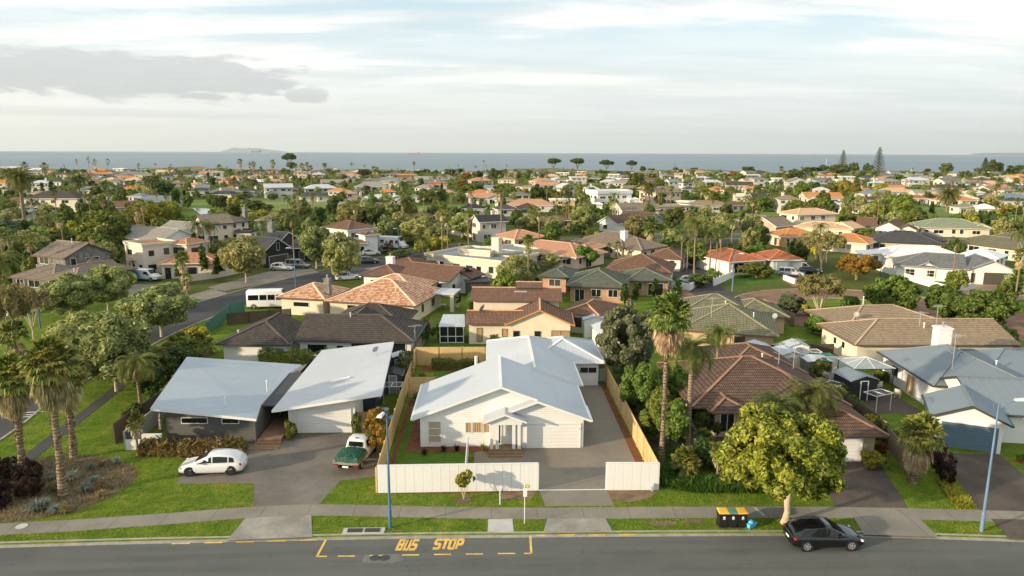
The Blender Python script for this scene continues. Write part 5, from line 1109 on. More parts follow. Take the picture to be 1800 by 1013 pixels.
wallbox(wb, -16.35, 55.0, -11.0, 58.6, fr); wb.build('garage_wall', ['wall_white_plaster'], GH, (0, 0, 0))
wb = MB(); wallbox(wb, -17.9, 58.6, -9.9, 68.8, fr); wb.build('rear_wall', ['wall_navy'], GH, (0, 0, 0))
put_window(GH, (-24.0, 52.95), 0, 1.75, 2.05, .52); put_window(GH, (-20.9, 52.95), 0, 1.72, 1.35, .46)
put_panel(GH, (-15.65, 55.0), 0, .05, 4.35, 2.1, 'garage_white', 'garage_door', 'trim_white')
put_window(GH, (-18.1, 58.6), 0, .25, .75, 2.05); put_panel(GH, (-17.3, 58.55), 0, .25, 1.0, 2.0, 'trim_brown', 'door', 'trim_dark', True)
for z in (1., ): put_window(GH, (-9.9, 60.5), math.pi/2, 1.0, 1.2, 1.5, 1, 2); put_window(GH, (-9.9, 62.6), math.pi/2, 1.0, 1.2, 1.5, 1, 2)
for x, y in ((-20.9, 53.9), (-18.9, 58.), ): m = MB(); m.lathe([(.05, 2.3), (.05, 3.5), (.1, 3.5), (0, 3.62)], 8, 0, (x-ox, y-oy)); m.build('vent_pipe', ['trim_white'], GH, (0, 0, 0))
m = MB(); m.beam(loc3(-13.7, 58.7, 3.05), loc3(-12.2, 59.3, 3.3), .35, .14); m.build('skylight', ['roof_white'], r2, (0, 0, 0))
m = MB(); m.box(-16.2-ox, 54.5-oy, .1, -16.12-ox, 54.56-oy, 2.3); m.build('downpipe', ['trim_white'], GH, (0, 0, 0))
def dish(x, y, z, label, az=2.4, r=.33):
    o = thing('satellite_dish', label, 'satellite dish', (x, y, z), az); b = MB(); b.T = Matrix.Translation((0, 0, .55)) @ Matrix.Rotation(R(65), 4, 'Y'); b.lathe([(0, 0), (r*.5, .03), (r, .11)], 16); b.lathe([(0, -.012), (r*.5, .018), (r, .098)], 16); b.build('reflector', ['trim_grey'], o, (0, 0, 0))
    q = MB(); q.tube([(0, 0, 0), (0, 0, .5)], .025, 6); q.tube([(0, 0, .35), (.5, 0, .62)], .012, 5); q.build('mast', ['steel'], o, (0, 0, 0)); return o
dish(-10.9, 65.6, 3.5, 'grey satellite dish on the pale roof of the grey modern house')
dk = thing('entry_deck', 'timber entry deck with two steps beside the grey modern house door', 'deck', (-17.3, 54.5, G0)); m = MB(); m.box(-.95, -1.6, 0, .85, 4.0, .3); m.box(-1.1, -1.95, 0, .9, -1.61, .16); m.box(-1.3, -2.9, 0, 1.0, -2.0, .07); m.build('boards', ['deck_timber'], dk, (0, 0, 0))
# courtyard walls on its left
cw = thing('courtyard_wall', 'white rendered courtyard wall with a dark slatted screen, left of the grey boarded wall', 'wall', (-26.6, 51.9, G0)); m = MB(); m.box(-1.2, -.1, 0, -.05, .1, .85); m.box(.05, -.12, 0, 1.5, .12, 1.25); m.build('wall', ['wall_white_plaster'], cw, (0, 0, 0)); m = MB(); m.box(-1.15, -.04, .85, -.02, .04, 1.45); m.build('screen', ['wall_dkgrey'], cw, (0, 0, 0))
m = MB(); m.box(-1.32, -.1, 0, -1.2, 9., 1.5); m.build('side_wall', ['wall_grey'], cw, (0, 0, 0))
o = thing('garden_umbrella', 'closed grey garden umbrella standing in the courtyard of the grey modern house', 'umbrella', (-25.9, 53.6, G0)); m = MB(); m.tube([(0, 0, 0), (0, 0, 2.3)], .03, 6); m.build('pole', ['steel'], o, (0, 0, 0)); m = MB(); m.lathe([(.05, 2.35), (.13, 1.9), (.17, 1.0), (.10, .85), (0, .85)], 9); m.build('canopy', ['roof_tangrey'], o, (0, 0, 0))
fence([(-11.0, 55.1), (-8.7, 55.1)], 1.7, 'timber_dark', 'short grey slatted fence closing the gap right of the white garage door', gap=0)
# fence/wall from garage to boundary + corner plants
hedge([(-26.3, 51.2), (-22, 50.9), (-18.7, 51.2)], .75, 1.0, 'border of bronze flax along the grey boarded wall', 'leaf_flax', cat='flax border', name='flax_border', leafs=.13, tops=.3, asp=5.)
tree('photinia', -8.5, 50.2, 4.2, 1.75, 'tall orange-tipped column shrub beside the ute by the timber fence', None, 'n')
tree('shrub', -15.9, 53.8, 1.6, 1.1, 'green shrub with yellow leaves left of the white garage door', None, 'm'); tree('shrub', -10.8, 54.4, 1.7, .9, 'dark leafy shrub right of the white garage door', None, 'm')
hedge([(-24.5, 74.0), (-18, 72.8), (-12.6, 72.6)], 1.5, 1.2, 'loose green hedge between the grey modern house and the dark tiled house', 'leaf_mid', tops=.3)
hedge([(-8.6, 71.5), (-8.6, 66)], 2.2, 1.0, 'narrow dark hedge against the timber fence by the small sheds', 'leaf_dark', tops=.2)
# boat behind it
bt = thing('motor_boat', 'small open boat with cream hull parked behind the grey modern house', 'boat', (-17.4, 69.6, .5), R(60)); st = [(-2.6, .95, .15, .95), (-1, 1.0, .05, .98), (1, .9, .05, 1.05), (2.2, .45, .25, 1.15), (2.75, .05, .8, 1.2)]
m = MB(); secs = [[(x, w_, zt), (x, w_*.8, zb+.25), (x, 0, zb), (x, -w_*.8, zb+.25), (x, -w_, zt)] for x, w_, zb, zt in st]; loft(m, secs); m.build('hull', ['trim_cream'], bt, (0, 0, 0)); m = MB(); m.box(-.2, -.5, .9, .6, .5, 1.3); m.build('console', ['white_paint'], bt, (0, 0, 0))
m = MB(); m.tube([(-.1, -.6, 1), (.1, -.6, 1.8), (.1, .6, 1.8), (-.1, .6, 1)], .03, 6); m.build('rail', ['steel'], bt, (0, 0, 0))
m = MB(); m.box(-2.0, -.5, -.4, 1.6, .5, .1); m.build('trailer', ['steel'], bt, (0, 0, 0))
# two small sheds and a frame in the narrow side yard
def shed(x, y, w_, d_, h, rz, label, wall='wall_white', roof='roof_ltgrey', name='shed', door='trim_grey', pitch=18):
    o = thing(name, label, 'shed', (x, y, G0), rz); b = MB(); c = [(-w_/2, -d_/2), (w_/2, -d_/2), (w_/2, d_/2), (-w_/2, d_/2)]; k = w_/2*math.tan(R(pitch))
    b.face([(*c[0], 0), (*c[1], 0), (*c[1], h), (0, -d_/2, h+k), (*c[0], h)]); b.face([(*c[2], 0), (*c[3], 0), (*c[3], h), (0, d_/2, h+k), (*c[2], h)]); b.face([(*c[1], 0), (*c[2], 0), (*c[2], h), (*c[1], h)]); b.face([(*c[3], 0), (*c[0], 0), (*c[0], h), (*c[3], h)]); b.build('wall', [wall], o, (0, 0, 0))
    r = MB(); e = .15
    for s in (-1, 1): q = [(s*(w_/2+e), -d_/2-e, h-e*.3+.03), (0, -d_/2-e, h+k+.04), (0, d_/2+e, h+k+.04), (s*(w_/2+e), d_/2+e, h-e*.3+.03)]; r.face(q if newell(q).z > 0 else q[::-1]); q = [(x, y, z-.05) for x, y, z in q]; r.face(q[::-1] if newell(q).z > 0 else q, 1)
    r.build('roof', [roof, 'trim_white'], o, (0, 0, 0)); put_panel(o, (x-.4+0, y), 0, G0+.02, .8, min(1.9, h-.05), door, 'door', 'trim_white').location = (-.4, -d_/2-.0, .02); return o
shed(-9.2, 65.2, 1.6, 2.0, 1.9, 0, 'small dark shed with grey ridged roof beside the timber fence, nearer of two', 'wall_dkgrey', 'roof_slate'); shed(-9.3, 70.2, 1.7, 1.8, 2.0, 0, 'small shed with pale roof beside the timber fence, farther of two', 'wall_dkgrey', 'roof_ltgrey')
def clothesline(x, y, z, rz, label, w_=2.2, d_=1.3, h=1.6, mat='white_paint'):
    o = thing('clothesline', label, 'clothesline', (x, y, z), rz); m = MB()
    for a, b in (((-w_/2, 0), (w_/2, 0)), ((w_/2, 0), (w_/2, d_)), ((w_/2, d_), (-w_/2, d_)), ((-w_/2, d_), (-w_/2, 0)), ((0, 0), (0, d_))): m.beam((*a, h), (*b, h), .05, .05)
    for k in range(1, 5): m.beam((-w_/2, d_*k/5, h+.02), (w_/2, d_*k/5, h+.02), .012, .012)
    m.build('frame', [mat], o, (0, 0, 0)); m = MB(); m.tube([(-w_/2+.2, .05, 0), (-w_/2+.2, .05, h)], .03, 6); m.tube([(w_/2-.2, .05, 0), (w_/2-.2, .05, h)], .03, 6); m.build('post', [mat], o, (0, 0, 0)); return o
clothesline(-9.0, 61.6, G0, 0, 'white folding clothesline frame beside the small dark shed', 1.8, 1.3)
for i, (x, y, c) in enumerate(((-9.2, 58.8, 'roof_ltgrey'), (-8.3, 56.9, 'crate_blue'))):
    m = MB(); m.lathe([(.0, 0), (.36, 0), (.4, .55), (.3, .62), (0, .66)], 14); o = m.build('storage_tub', [c], None, (0, 0, 0)); o.location = (x, y, G0); tagit(o, ['pale round covered tub in the side yard of the grey modern house', 'blue tub in the side yard near the column shrub'][i], 'tub')
# ================================================================== street things
def lamp_post(x, y, z, h, label, arm=(-.5, -.1), mat='lamp_blue', mark=None, r=.075, base=.11):
    o = thing('street_lamp', label, 'street lamp', (x, y, z), 0, 'street lamps', None, mark); m = MB(); m.tube([(0, 0, 0), (0, 0, 1.2), (0, 0, 1.25), (0, 0, h-.2)], [base, base, r*1.15, r*.6], 10); m.build('pole', [mat], o, (0, 0, 0))
    m = MB(); ax, ay = arm; m.tube([(0, 0, h-.5), (ax*.5, ay*.5, h-.15), (ax, ay, h)], .035, 6); m.tube([(-.12, 0, h-.55), (-.3, 0, h-.4), (-.3, 0, h-.1)], .02, 5); m.build('arm', [mat], o, (0, 0, 0))
    d = Vector((ax, ay, 0)).normalized(); s = Vector((-d.y, d.x, 0)); m = MB(); c = Vector((ax, ay, h))
    q = [c+s*.10, c-s*.10, c-s*.17+d*.7, c+s*.17+d*.7]; t = [c+s*.05+Vector((0, 0, .12)), c-s*.05+Vector((0, 0, .12)), c-s*.1+d*.6+Vector((0, 0, .13)), c+s*.1+d*.6+Vector((0, 0, .13))]
    m.face(t[::-1]); [m.face([q[k], q[(k+1) % 4], t[(k+1) % 4], t[k]]) for k in range(4)]; hd = m.build('lamp_head', ['white_paint'], o, (0, 0, 0)); m = MB(); m.face([v-Vector((0, 0, .01)) for v in q]); m.build('lens', ['light_lens'], hd, (0, 0, 0)); return o
P_ = at(686, 928); lamp_post(P_.x, P_.y, G0, zat(684, 722, P_.y)-G0, 'tall blue street lamp in front of the long white street fence', (-.12, -.5), mark='the blue lamp by the white fence')
P_ = at(1725, 935); lamp_post(P_.x, P_.y, G0, zat(1747, 706, P_.y)-G0, 'tall pale blue street lamp by the blue garage door at the right', (1.0, .1), 'lamp_blue_pale', mark='the pale blue lamp at the right');
for px, py, ty, ax, lab in ((71, 577, 512, .9, 'blue street lamp on the grass beyond the side street at the far left'), (520, 506, 436, -.5, 'blue street lamp across the side street in front of the black gabled house'), (1287, 512, 446, .7, 'pale blue street lamp beside the brick cul-de-sac'), (701, 440, 402, -.4, 'blue lamp post by the white two-storey house with brown roof'), (1547, 490, 452, .3, 'blue lamp post left of the white cottage with grey tile roof'), (870, 418, 395, .3, 'blue lamp post beside the tall lone fan palm')):
    P_ = at(px, py); lamp_post(P_.x, P_.y, G0, zat(px, ty, P_.y)-G0, lab, (ax, -.2), 'lamp_blue' if px < 1000 or px > 1500 else 'lamp_blue_pale')
# bus stop sign
P_ = at(922, 921); o = thing('bus_stop_sign', 'white bus stop sign post with green and yellow panel by the driveway', 'sign', (P_.x, P_.y, G0), 0, None, None, 'the bus stop sign'); hs = zat(922, 850, P_.y)-G0
m = MB(); m.tube([(0, 0, 0), (0, 0, hs)], .026, 8); m.build('post', ['white_paint'], o, (0, 0, 0))
m = MB(); m.box(-.10, -.05, hs-.85, .14, -.03, hs-.30); m.build('timetable_panel', ['white_paint'], o, (0, 0, 0)); m = MB(); m.box(.02, -.05, hs-.28, .30, -.03, hs+.02); pn = m.build('sign_panel', ['sign_yellow'], o, (0, 0, 0)); m = MB(); m.box(.03, -.056, hs-.27, .29, -.05, hs-.10); m.build('green_band', ['sign_green'], pn, (0, 0, 0))
m = MB(); m.box(.09, -.062, hs-.23, .23, -.056, hs-.14); m.build('bus_symbol', ['trim_white'], pn, (0, 0, 0))
P_ = at(879, 887); m = MB(); m.tube([(0, 0, 0), (0, 0, .95)], .035, 8); o = m.build('marker_post', ['white_paint'], None, (0, 0, 0)); o.location = (P_.x, P_.y, G0); tagit(o, 'short white marker post on the grass left of the bus stop sign', 'post')
P_ = at(1145, 862); m = MB(); m.box(-.06, -.06, 0, .06, .06, .55); o = m.build('marker_post', ['white_paint'], None, (0, 0, 0)); o.location = (P_.x, P_.y-.15, G0); tagit(o, 'stubby white post at the foot of the short white panel fence', 'post')
# wheelie bins
def bin_(x, y, rz, lid, label):
    o = thing('wheelie_bin', label, 'bin', (x, y, G0), rz, 'wheelie bins at the kerb'); m = MB(); a, b = .24, .30; lo = [(-a, -.27, .06), (a, -.27, .06), (a, .2, .06), (-a, .2, .06)]; hi = [(-b, -.36, 1.0), (b, -.36, 1.0), (b, .34, 1.0), (-b, .34, 1.0)]
    m.face(lo[::-1]); m.face(hi); [m.face([lo[k], lo[(k+1) % 4], hi[(k+1) % 4], hi[k]]) for k in range(4)]; m.box(-b-.02, -.38, .93, b+.02, -.355, .99); m.build('bin_body', ['bin_body'], o, (0, 0, 0))
    m = MB(); q = [(-b-.02, -.40, 1.0), (b+.02, -.40, 1.0), (b+.02, .30, 1.05), (-b-.02, .30, 1.05)]; t = [(-b+.04, -.32, 1.055), (b-.04, -.32, 1.055), (b-.04, .26, 1.10), (-b+.04, .26, 1.10)]; m.face(t); m.face(q[::-1]); [m.face([q[k], q[(k+1) % 4], t[(k+1) % 4], t[k]]) for k in range(4)]; m.build('lid', [lid], o, (0, 0, 0))
    m = MB(); m.tube([(-b, .38, 1.02), (b, .38, 1.02)], .02, 6); m.build('handle', ['bin_body'], o, (0, 0, 0))
    m = MB(); m.T = Matrix.Translation((0, -.335, .76)); m.T = m.T @ Matrix.Rotation(R(84), 4, 'X'); m.lathe([(0, .012), (.07, .012)], 12); m.box(-.09, -.10, .008, .09, -.075, .012); m.box(-.07, -.14, .008, .07, -.12, .012); m.build('council_emblem', ['plate'], o, (0, 0, 0))
    for s in (-1, 1): wheel(o, s*.25, .22, .0001, 'dark_wheel', .05) if False else None
    m = MB(); m.T = Matrix.Translation((-.27, .24, .11)) @ Matrix.Rotation(R(90), 4, 'Y'); m.lathe([(0, 0), (.11, 0), (.11, .05), (0, .05)], 12); m.T = Matrix.Translation((.22, .24, .11)) @ Matrix.Rotation(R(90), 4, 'Y'); m.lathe([(0, 0), (.11, 0), (.11, .05), (0, .05)], 12); m.build('wheels', ['tyre'], o, (0, 0, 0)); return o
for px, lid, lab in ((1269, 'lid_yellow', 'black wheelie bin with yellow lid, leftmost of three, on the grass verge'), (1285, 'lid_green', 'black wheelie bin with faded green lid between the two yellow-lidded bins'), (1301, 'lid_yellow', 'black wheelie bin with yellow lid beside the blue crate')): P_ = at(px, 925); bin_(P_.x, P_.y, RND.uniform(-.06, .06), lid, lab)
P_ = at(1319, 927); o = thing('recycling_crate', 'light blue recycling crate tipped with bags beside the wheelie bins', 'crate', (P_.x, P_.y, G0), .5); m = MB(); lo = [(-.24, -.16, .03), (.24, -.16, .03), (.24, .16, .03), (-.24, .16, .03)]; hi = [(-.30, -.21, .34), (.30, -.21, .34), (.30, .21, .34), (-.30, .21, .34)]; [m.face([lo[k], lo[(k+1) % 4], hi[(k+1) % 4], hi[k]]) for k in range(4)]; m.face(lo); m.box(-.33, -.24, .31, .33, -.2, .36); m.box(-.33, .2, .31, .33, .24, .36); m.build('crate_body', ['crate_blue'], o, (0, 0, 0))
rs = np.random.RandomState(4)
def blob(name, x, y, z, r, mat, label, cat, sq=.7, seed=1, parent=None):
    m = MB(); rs = np.random.RandomState(seed); n = 12; rings = []
    prof = [(0, 0)]+[(math.sin(t), 1-math.cos(t)) for t in np.linspace(.35, math.pi-.35, 6)]+[(0, 2)]
    V = [[(r*p[0]*(1+.22*rs.random()-.1)*math.cos(6.283*k/n), r*p[0]*(1+.22*rs.random()-.1)*math.sin(6.283*k/n), r*sq*p[1]) for k in range(n)] for p in prof]
    for i in range(len(V)-1):
        for k in range(n): m.face([V[i][k], V[i][(k+1) % n], V[i+1][(k+1) % n], V[i+1][k]])
    o = m.build(name, [mat], parent, (0, 0, 0)); o.location = (x, y, z); smoothobj(o, 50)
    if label: tagit(o, label, cat)
    return o
blob('bag', 0, 0, .22, .2, 'crate_blue', None, None, .7, 3, o)
P_ = at(1311, 917); blob('plastic_bag', P_.x, P_.y, G0, .17, 'lid_green', 'small crumpled green bag on the grass between bins and blue crate', 'bag', .5, 6)
# small dish-like pots etc behind the front fence are left to the planting
# ------------------------------------------------------------------ cars in front
P_ = at(376, 828); make_car('hatchback_car', 'white five-door hatchback parked on the driveway of the grey modern house', 'paint_white', (P_.x, P_.y, G0+.02), R(183), 4.46, 1.76, 1.44, 'hatch', 'dark_wheel', mark='the white hatchback')
P_ = at(1447, 957, 0); make_car('hatchback_car', 'shiny black hatchback parked at the kerb under the big yellow-green tree', 'paint_black', (P_.x, P_.y+.10, .012), R(0.5), 4.26, 1.82, 1.42, 'hatch', 'alloy', mark='the black hatchback')
# ute with a green tarpaulin over its tray, tail towards the street
P_ = at(630, 808); U = thing('pickup_truck', 'white ute seen from behind with a green tarpaulin over its tray', 'truck', (P_.x, P_.y, G0+.02), R(80), None, None, 'the white ute')
m = MB(); loft(m, car_body([(-.5, .85, .35, 1.0), (-.4, .88, .34, 1.03), (.9, .88, .34, 1.02), (1.3, .88, .36, 1.0), (1.9, .86, .38, .98), (2.35, .78, .4, .92), (2.5, .62, .45, .8)])); ub = m.build('body', ['paint_white'], U, (0, 0, 0)); smoothobj(ub, 45)
m = MB(); loft(m, cabin([(-.45, .80, .72, 1.0, 1.08), (-.3, .80, .66, 1.0, 1.62), (-.1, .80, .66, 1.0, 1.68), (.7, .80, .67, 1.0, 1.68), (1.0, .80, .66, 1.0, 1.6), (1.55, .80, .72, .98, 1.03)])); smoothobj(m.build('cab', ['paint_white'], U, (0, 0, 0)), 45)
m = MB(); m.face([(-.40, -.56, 1.2), (-.34, -.52, 1.55), (-.34, .52, 1.55), (-.40, .56, 1.2)]); m.build('rear_window', ['car_glass'], U, (0, 0, 0)).location = (-.04, 0, 0)
m = MB(); m.box(-.13, -.14, 1.70, .0, .14, 1.74); m.build('brake_light', ['lens_red'], U, (0, 0, 0))
for s in (1, -1):
    m = MB(); m.face([(-.2, s*.79, 1.1), (.55, s*.79, 1.1), (.5, s*.71, 1.55), (-.15, s*.71, 1.55)]); m.build('side_window', ['car_glass'], U, (0, 0, 0)).location = (0, s*.012, 0)
    m = MB(); m.box(1.05, min(s*.85, s*1.08), 1.05, 1.16, max(s*.85, s*1.08), 1.25); m.build('mirror', ['paint_white'], U, (0, 0, 0))
    m = MB(); m.box(-2.56, min(s*.6, s*.86), .62, -2.5, max(s*.6, s*.86), .74); m.build('taillight', ['lens_red'], U, (0, 0, 0))
    wheel(U, -1.55, s*.76, .34, 'alloy', .22); wheel(U, 1.6, s*.78, .34, 'alloy', .22)
m = MB(); m.box(-2.5, -.92, .68, -.52, .92, .80); m.box(-2.52, -.92, .80, -2.46, .92, .98); m.box(-2.46, .88, .80, -.52, .92, .98); m.box(-2.46, -.92, .80, -.52, -.88, .98); m.build('tray', ['steel'], U, (0, 0, 0))
m = MB(); m.box(-2.58, -.22, .50, -2.54, .22, .62); m.build('number_plate', ['plate'], U, (0, 0, 0))
m = MB(); rs = np.random.RandomState(9); nx_, ny_ = 16, 14
Zt = [[1.02+.42*math.sin(math.pi*(i+.5)/nx_*.95)**.6*math.sin(math.pi*(j+.6)/(ny_+.5))**.7+.07*rs.random()+.06*math.sin(i*1.3+j) for j in range(ny_+1)] for i in range(nx_+1)]
for i in range(nx_+1):
    Zt[i][0] = .82+.06*rs.random(); Zt[i][ny_] = .82+.06*rs.random()
for j in range(ny_+1): Zt[0][j] = .84+.08*rs.random()
tv = lambda i, j: (-2.56+i*2.02/nx_, -.96+j*1.92/ny_, Zt[i][j])
for i in range(nx_):
    for j in range(ny_): a, b, c, d_ = tv(i, j), tv(i+1, j), tv(i+1, j+1), tv(i, j+1); m.face([a, b, c]); m.face([a, c, d_])
m.build('tarpaulin', ['tarp'], U, (0, 0, 0))
# ================================================================== helpers that read places off level planes
def dist(p): return (Vector((p.x, p.y, 0))-Vector((0, 0, CH))).dot(fw)
def lodof(w_): return 'n' if w_ > 115 else 'm' if w_ > 44 else 'l' if w_ > 17 else 'f'
def TP(kind, px, by, ty, wpx, label=None, group=None, mark=None, lod=None, z=G0):
    p = at(px, by, z); h = zat(px, ty, p.y)-z; dd = (Vector((p.x, p.y, z+h*.6))-Vector((0, 0, CH))).dot(fw); return tree(kind, p.x, p.y, max(.5, h), wpx*dd/F, label, group, lod or lodof(wpx), mark, z)
def PP(kind, px, by, ty, wpx, label=None, group=None, mark=None, lod=None, tr=None, desc=None):
    p = at(px, by); h = zat(px, ty, p.y)-G0; dd = (Vector((p.x, p.y, h))-Vector((0, 0, CH))).dot(fw); return palm(kind, p.x, p.y, h, wpx*dd/F, label, group, lod or lodof(wpx*1.5), mark, G0, tr, desc)
def E(a, b, d, z=2.6, kind='hip', pitch=22, ov=.5, **k): return B(at(*a, z), at(*b, z), d, z, kind, pitch, ov, **k)
# ================================================================== planting in front
PP('fan', 112, 872, 588, 106, 'tall fan palm with a shaggy dead skirt in the bark bed, middle of three', 'fan palms in the corner bed', 'the three corner palms', 'n', .23)
PP('fan', 40, 838, 618, 94, 'tall fan palm rising from the maroon bushes, leftmost of three', 'fan palms in the corner bed', None, 'n', .22)
PP('fan', 130, 806, 622, 82, 'tall fan palm at the back of the bark bed, rightmost of three', 'fan palms in the corner bed', None, 'n', .21)
for i, (x, y, h, w_) in enumerate(((-34.1, 46.6, 1.9, 3.2), (-32.4, 47.4, 1.7, 2.6), (-30.9, 46.6, 1.7, 2.4), (-33.3, 43.9, 1.8, 3.0), (-30.9, 43.0, 1.9, 3.0), (-29.6, 44.5, 1.5, 2.2), (-35.0, 48.6, 1.5, 2.2))):
    tree('maroon', x-.9, y, h*.85, w_*.78, ['dark maroon bush left of the palm trunks', 'dark maroon bush behind the leftmost palm', 'dark maroon bush right of the leftmost palm', 'large dark maroon bush at the left frame edge', 'large dark maroon bush nearest the footpath', 'small dark maroon bush by the middle palm trunk', 'dark maroon bush farthest back in the corner bed'][i], 'maroon bushes in the corner bed', 'n')
k = 0
for px, py, h in ((95, 865, .7), (78, 895, .75), (97, 903, .6), (116, 903, .6), (130, 845, .8), (152, 865, .7), (177, 862, .7), (165, 850, .6), (205, 815, .55), (180, 820, .5), (160, 826, .55), (92, 845, .7), (178, 874, .5), (62, 901, .8)):
    P_ = at(px, py); tuft('grass_tuft', P_.x, P_.y, h, '~grey-green ornamental grass tuft in the bark bed', 'leaf_bluegrass' if k % 3 else 'leaf_khaki', 150, 1.0, .035, 'ornamental grass tufts in the bark bed', 'grass tuft', 1+k % 3); k += 1
stuffblades('ground_cover', isl, 5200, .22, 'leaf_khaki', 'dry olive ground cover and litter in the bark bed', 'ground cover', 8, .9, .03)
# yellow-green street tree: built for its place, twisting pale trunk
P_ = at(1380, 920); SPEC['magnolia'] = dict(H=6.2, r=4.3, cz=.645, rz=2.55, ncl=150, rcl=.62, leaf=.21, asp=1.9, mat='leaf_yellow', bark='pale_bark', tr=.2, fork=.26, limbs=8, bias=.3, zmin=-.75)
for dct, v in ((CATN, 'tree'), (TNAME, 'street_tree'), (TDESC, 'broad yellow-green tree')): dct['magnolia'] = v
_, cm = tree_meshes('magnolia', 'n', 0); T0 = thing('street_tree', 'broad yellow-green street tree on a pale trunk beside the black hatchback', 'tree', (P_.x, P_.y, G0), 0, None, None, 'the big yellow-green street tree')
rs = np.random.RandomState(21); Pn, Dn = crownpts(rs, (4.35, 4.1, 2.75), 230, .50, 62000, .30, -.8); Pn[:, 2] = Pn[:, 2]*1.0+4.55; Pn[:, 0] += -.15; Pn[:, 1] += .3; Pn[:, 2] -= np.clip((Pn[:, 0]**2+Pn[:, 1]**2)-9, 0, 20)*.06
bpy.data.meshes.remove(cm); del PROTO[('magnolia', 'n', 0)]
mobj('crown', leafmesh('crown', Pn, Dn, .150, 1.9, 'leaf_yellow', rs), T0)
m = MB(); m.tube([(0, 0, -.1), (.02, 0, .25), (.10, .03, .8), (.02, 0, 1.4), (.10, .05, 1.95), (.22, .1, 2.3)], [.34, .23, .18, .19, .16, .15], 12)
for a, r_, z1 in ((2.7, 1.5, 3.2), (.4, 1.6, 3.9), (1.6, 1.7, 4.2), (3.9, 1.8, 4.0), (5.2, 1.7, 3.8), (2.2, 2.9, 4.4), (.1, 3., 4.5)): s0 = (.06, .03, 1.75) if a == 2.7 else (.2, .1, 2.25); m.tube([s0, (math.cos(a)*r_*.45, math.sin(a)*r_*.45, 2.35+(z1-2.35)*.45), (math.cos(a)*r_, math.sin(a)*r_, z1)], [.13, .10, .04], 8)
m.build('trunk', ['pale_bark'], T0, (0, 0, 0))
# small verge tree in front of the white fence
P_ = at(815, 878); o = thing('sapling', 'small multi-stemmed sapling in front of the long white fence', 'tree', (P_.x, P_.y, G0)); rs = np.random.RandomState(3); Pn, Dn = crownpts(rs, (.78, .7, .52), 16, .22, 1500, .35, -.5); Pn[:, 2] += 1.38; mobj('crown', leafmesh('crown', Pn, Dn, .11, 1.7, 'leaf_yellow', rs), o); m = MB()
for a in range(6): q = a*1.05; m.tube([(0, 0, 0), (.10*math.cos(q), .1*math.sin(q), .45), (.36*math.cos(q), .36*math.sin(q), 1.3)], [.025, .022, .01], 5)
m.build('trunk', ['pale_bark'], o, (0, 0, 0)); m = disc('mulch', P_.x+.1, P_.y-.1, .45, G0+.02, 'bark'); struct('tree_mulch', m, ['bark'])
# palms and greenery right of the driveway
PP('fan', 1162, 818, 512, 88, 'very tall fan palm with a golden dead skirt right of the new timber fence', None, 'the very tall fan palm', 'n', .155)
PP('queen', 1207, 792, 588, 105, 'tall feather palm with hanging dead fronds behind the very tall fan palm', None, None, 'n', .2)
PP('queen', 1258, 705, 570, 62, 'feather palm in front of the olive hip-roofed house', None, None, 'n', .13)
PP('fan', 1203, 840, 783, 60, 'small stout fan palm in the shaded garden bed', None, None, 'n', .16); PP('fan', 1238, 788, 752, 44, 'small fan palm in the shade behind the stout one', None, None, 'm', .13)
PP('fan', 1261, 842, 775, 40, 'slim fan palm half hidden left of the big yellow-green tree', None, None, 'm', .11)
PP('queen', 1360, 800, 690, 100, 'feather palm rising behind the big yellow-green tree, left one', 'palms behind the street tree', None, 'n', .13); PP('queen', 1424, 790, 668, 108, 'feather palm rising behind the big yellow-green tree, right one', 'palms behind the street tree', None, 'n', .13)
PP('fan', 1605, 852, 724, 86, 'dark trunked fan palm on the lawn in front of the blue garage door', None, 'the fan palm by the blue garage', 'n', .17)
TP('grey', 1097, 668, 522, 108, 'tall grey-green evergreen tree behind the timber fence', None, 'the tall grey-green evergreen', 'n')
TP('grey', 1120, 655, 545, 70, 'grey-green evergreen tree behind the tall one, partly hidden by the fan palm', None, None, 'm')
TP('karaka', 1128, 730, 640, 95, 'rounded glossy evergreen beside the timber fence', None, None, 'n'); TP('karaka', 1178, 720, 636, 70, 'glossy evergreen behind the tall fan palm trunk', None, None, 'n')
TP('bright', 1100, 672, 632, 34, 'small bright green bush against the timber fence', None, None, 'm')
TP('mid', 1160, 775, 690, 80, 'leafy green tree in the shaded garden right of the driveway', None, None, 'n'); TP('mid', 1185, 790, 705, 64, 'olive-leaved tree between the two tall palm trunks', None, None, 'm')
for i, (px, by, ty, w_) in enumerate(((1232, 822, 775, 60), (1290, 832, 790, 60), (1340, 838, 795, 60), (1240, 760, 715, 60), (1395, 840, 800, 60))): TP('dkshrub', px, by, ty, w_, '~dark shrub in the shaded garden bed', 'shrubs in the shaded garden', None, 'm')
bed = [(11.5, 44.8), (13.5, 43.9), (19.8, 43.6), (20.5, 45.5), (18, 49), (13.5, 51), (11.5, 50)]
stuffblades('ground_cover', bed, 9000, .55, 'leaf_lilyblade', 'strap-leaved green ground cover below the palms', 'ground cover', 5, .7, .035)
for i, (px, py, h) in enumerate(((1170, 852, .8), (1190, 858, .7), (1215, 855, .8), (1240, 856, .75), (1265, 858, .7), (1180, 838, .7), (1225, 842, .8))): P_ = at(px, py); tuft('lily_clump', P_.x, P_.y, h, '~bright strap-leaved clump at the front of the shaded bed', 'leaf_lilyblade', 120, 1.1, .05, 'strap-leaved clumps in the shaded bed', 'plant', 2)
TP('golden', 1425, 870, 838, 40, 'small orange-flowering shrub under the right side of the yellow-green tree', None, None, 'm')
TP('golden', 1535, 822, 795, 44, 'yellow-green shrub at the foot of the brick pillar', None, None, 'm'); TP('rusty', 1548, 800, 778, 26, 'small reddish shrub behind the brick pillar shrub', None, None, 'm')
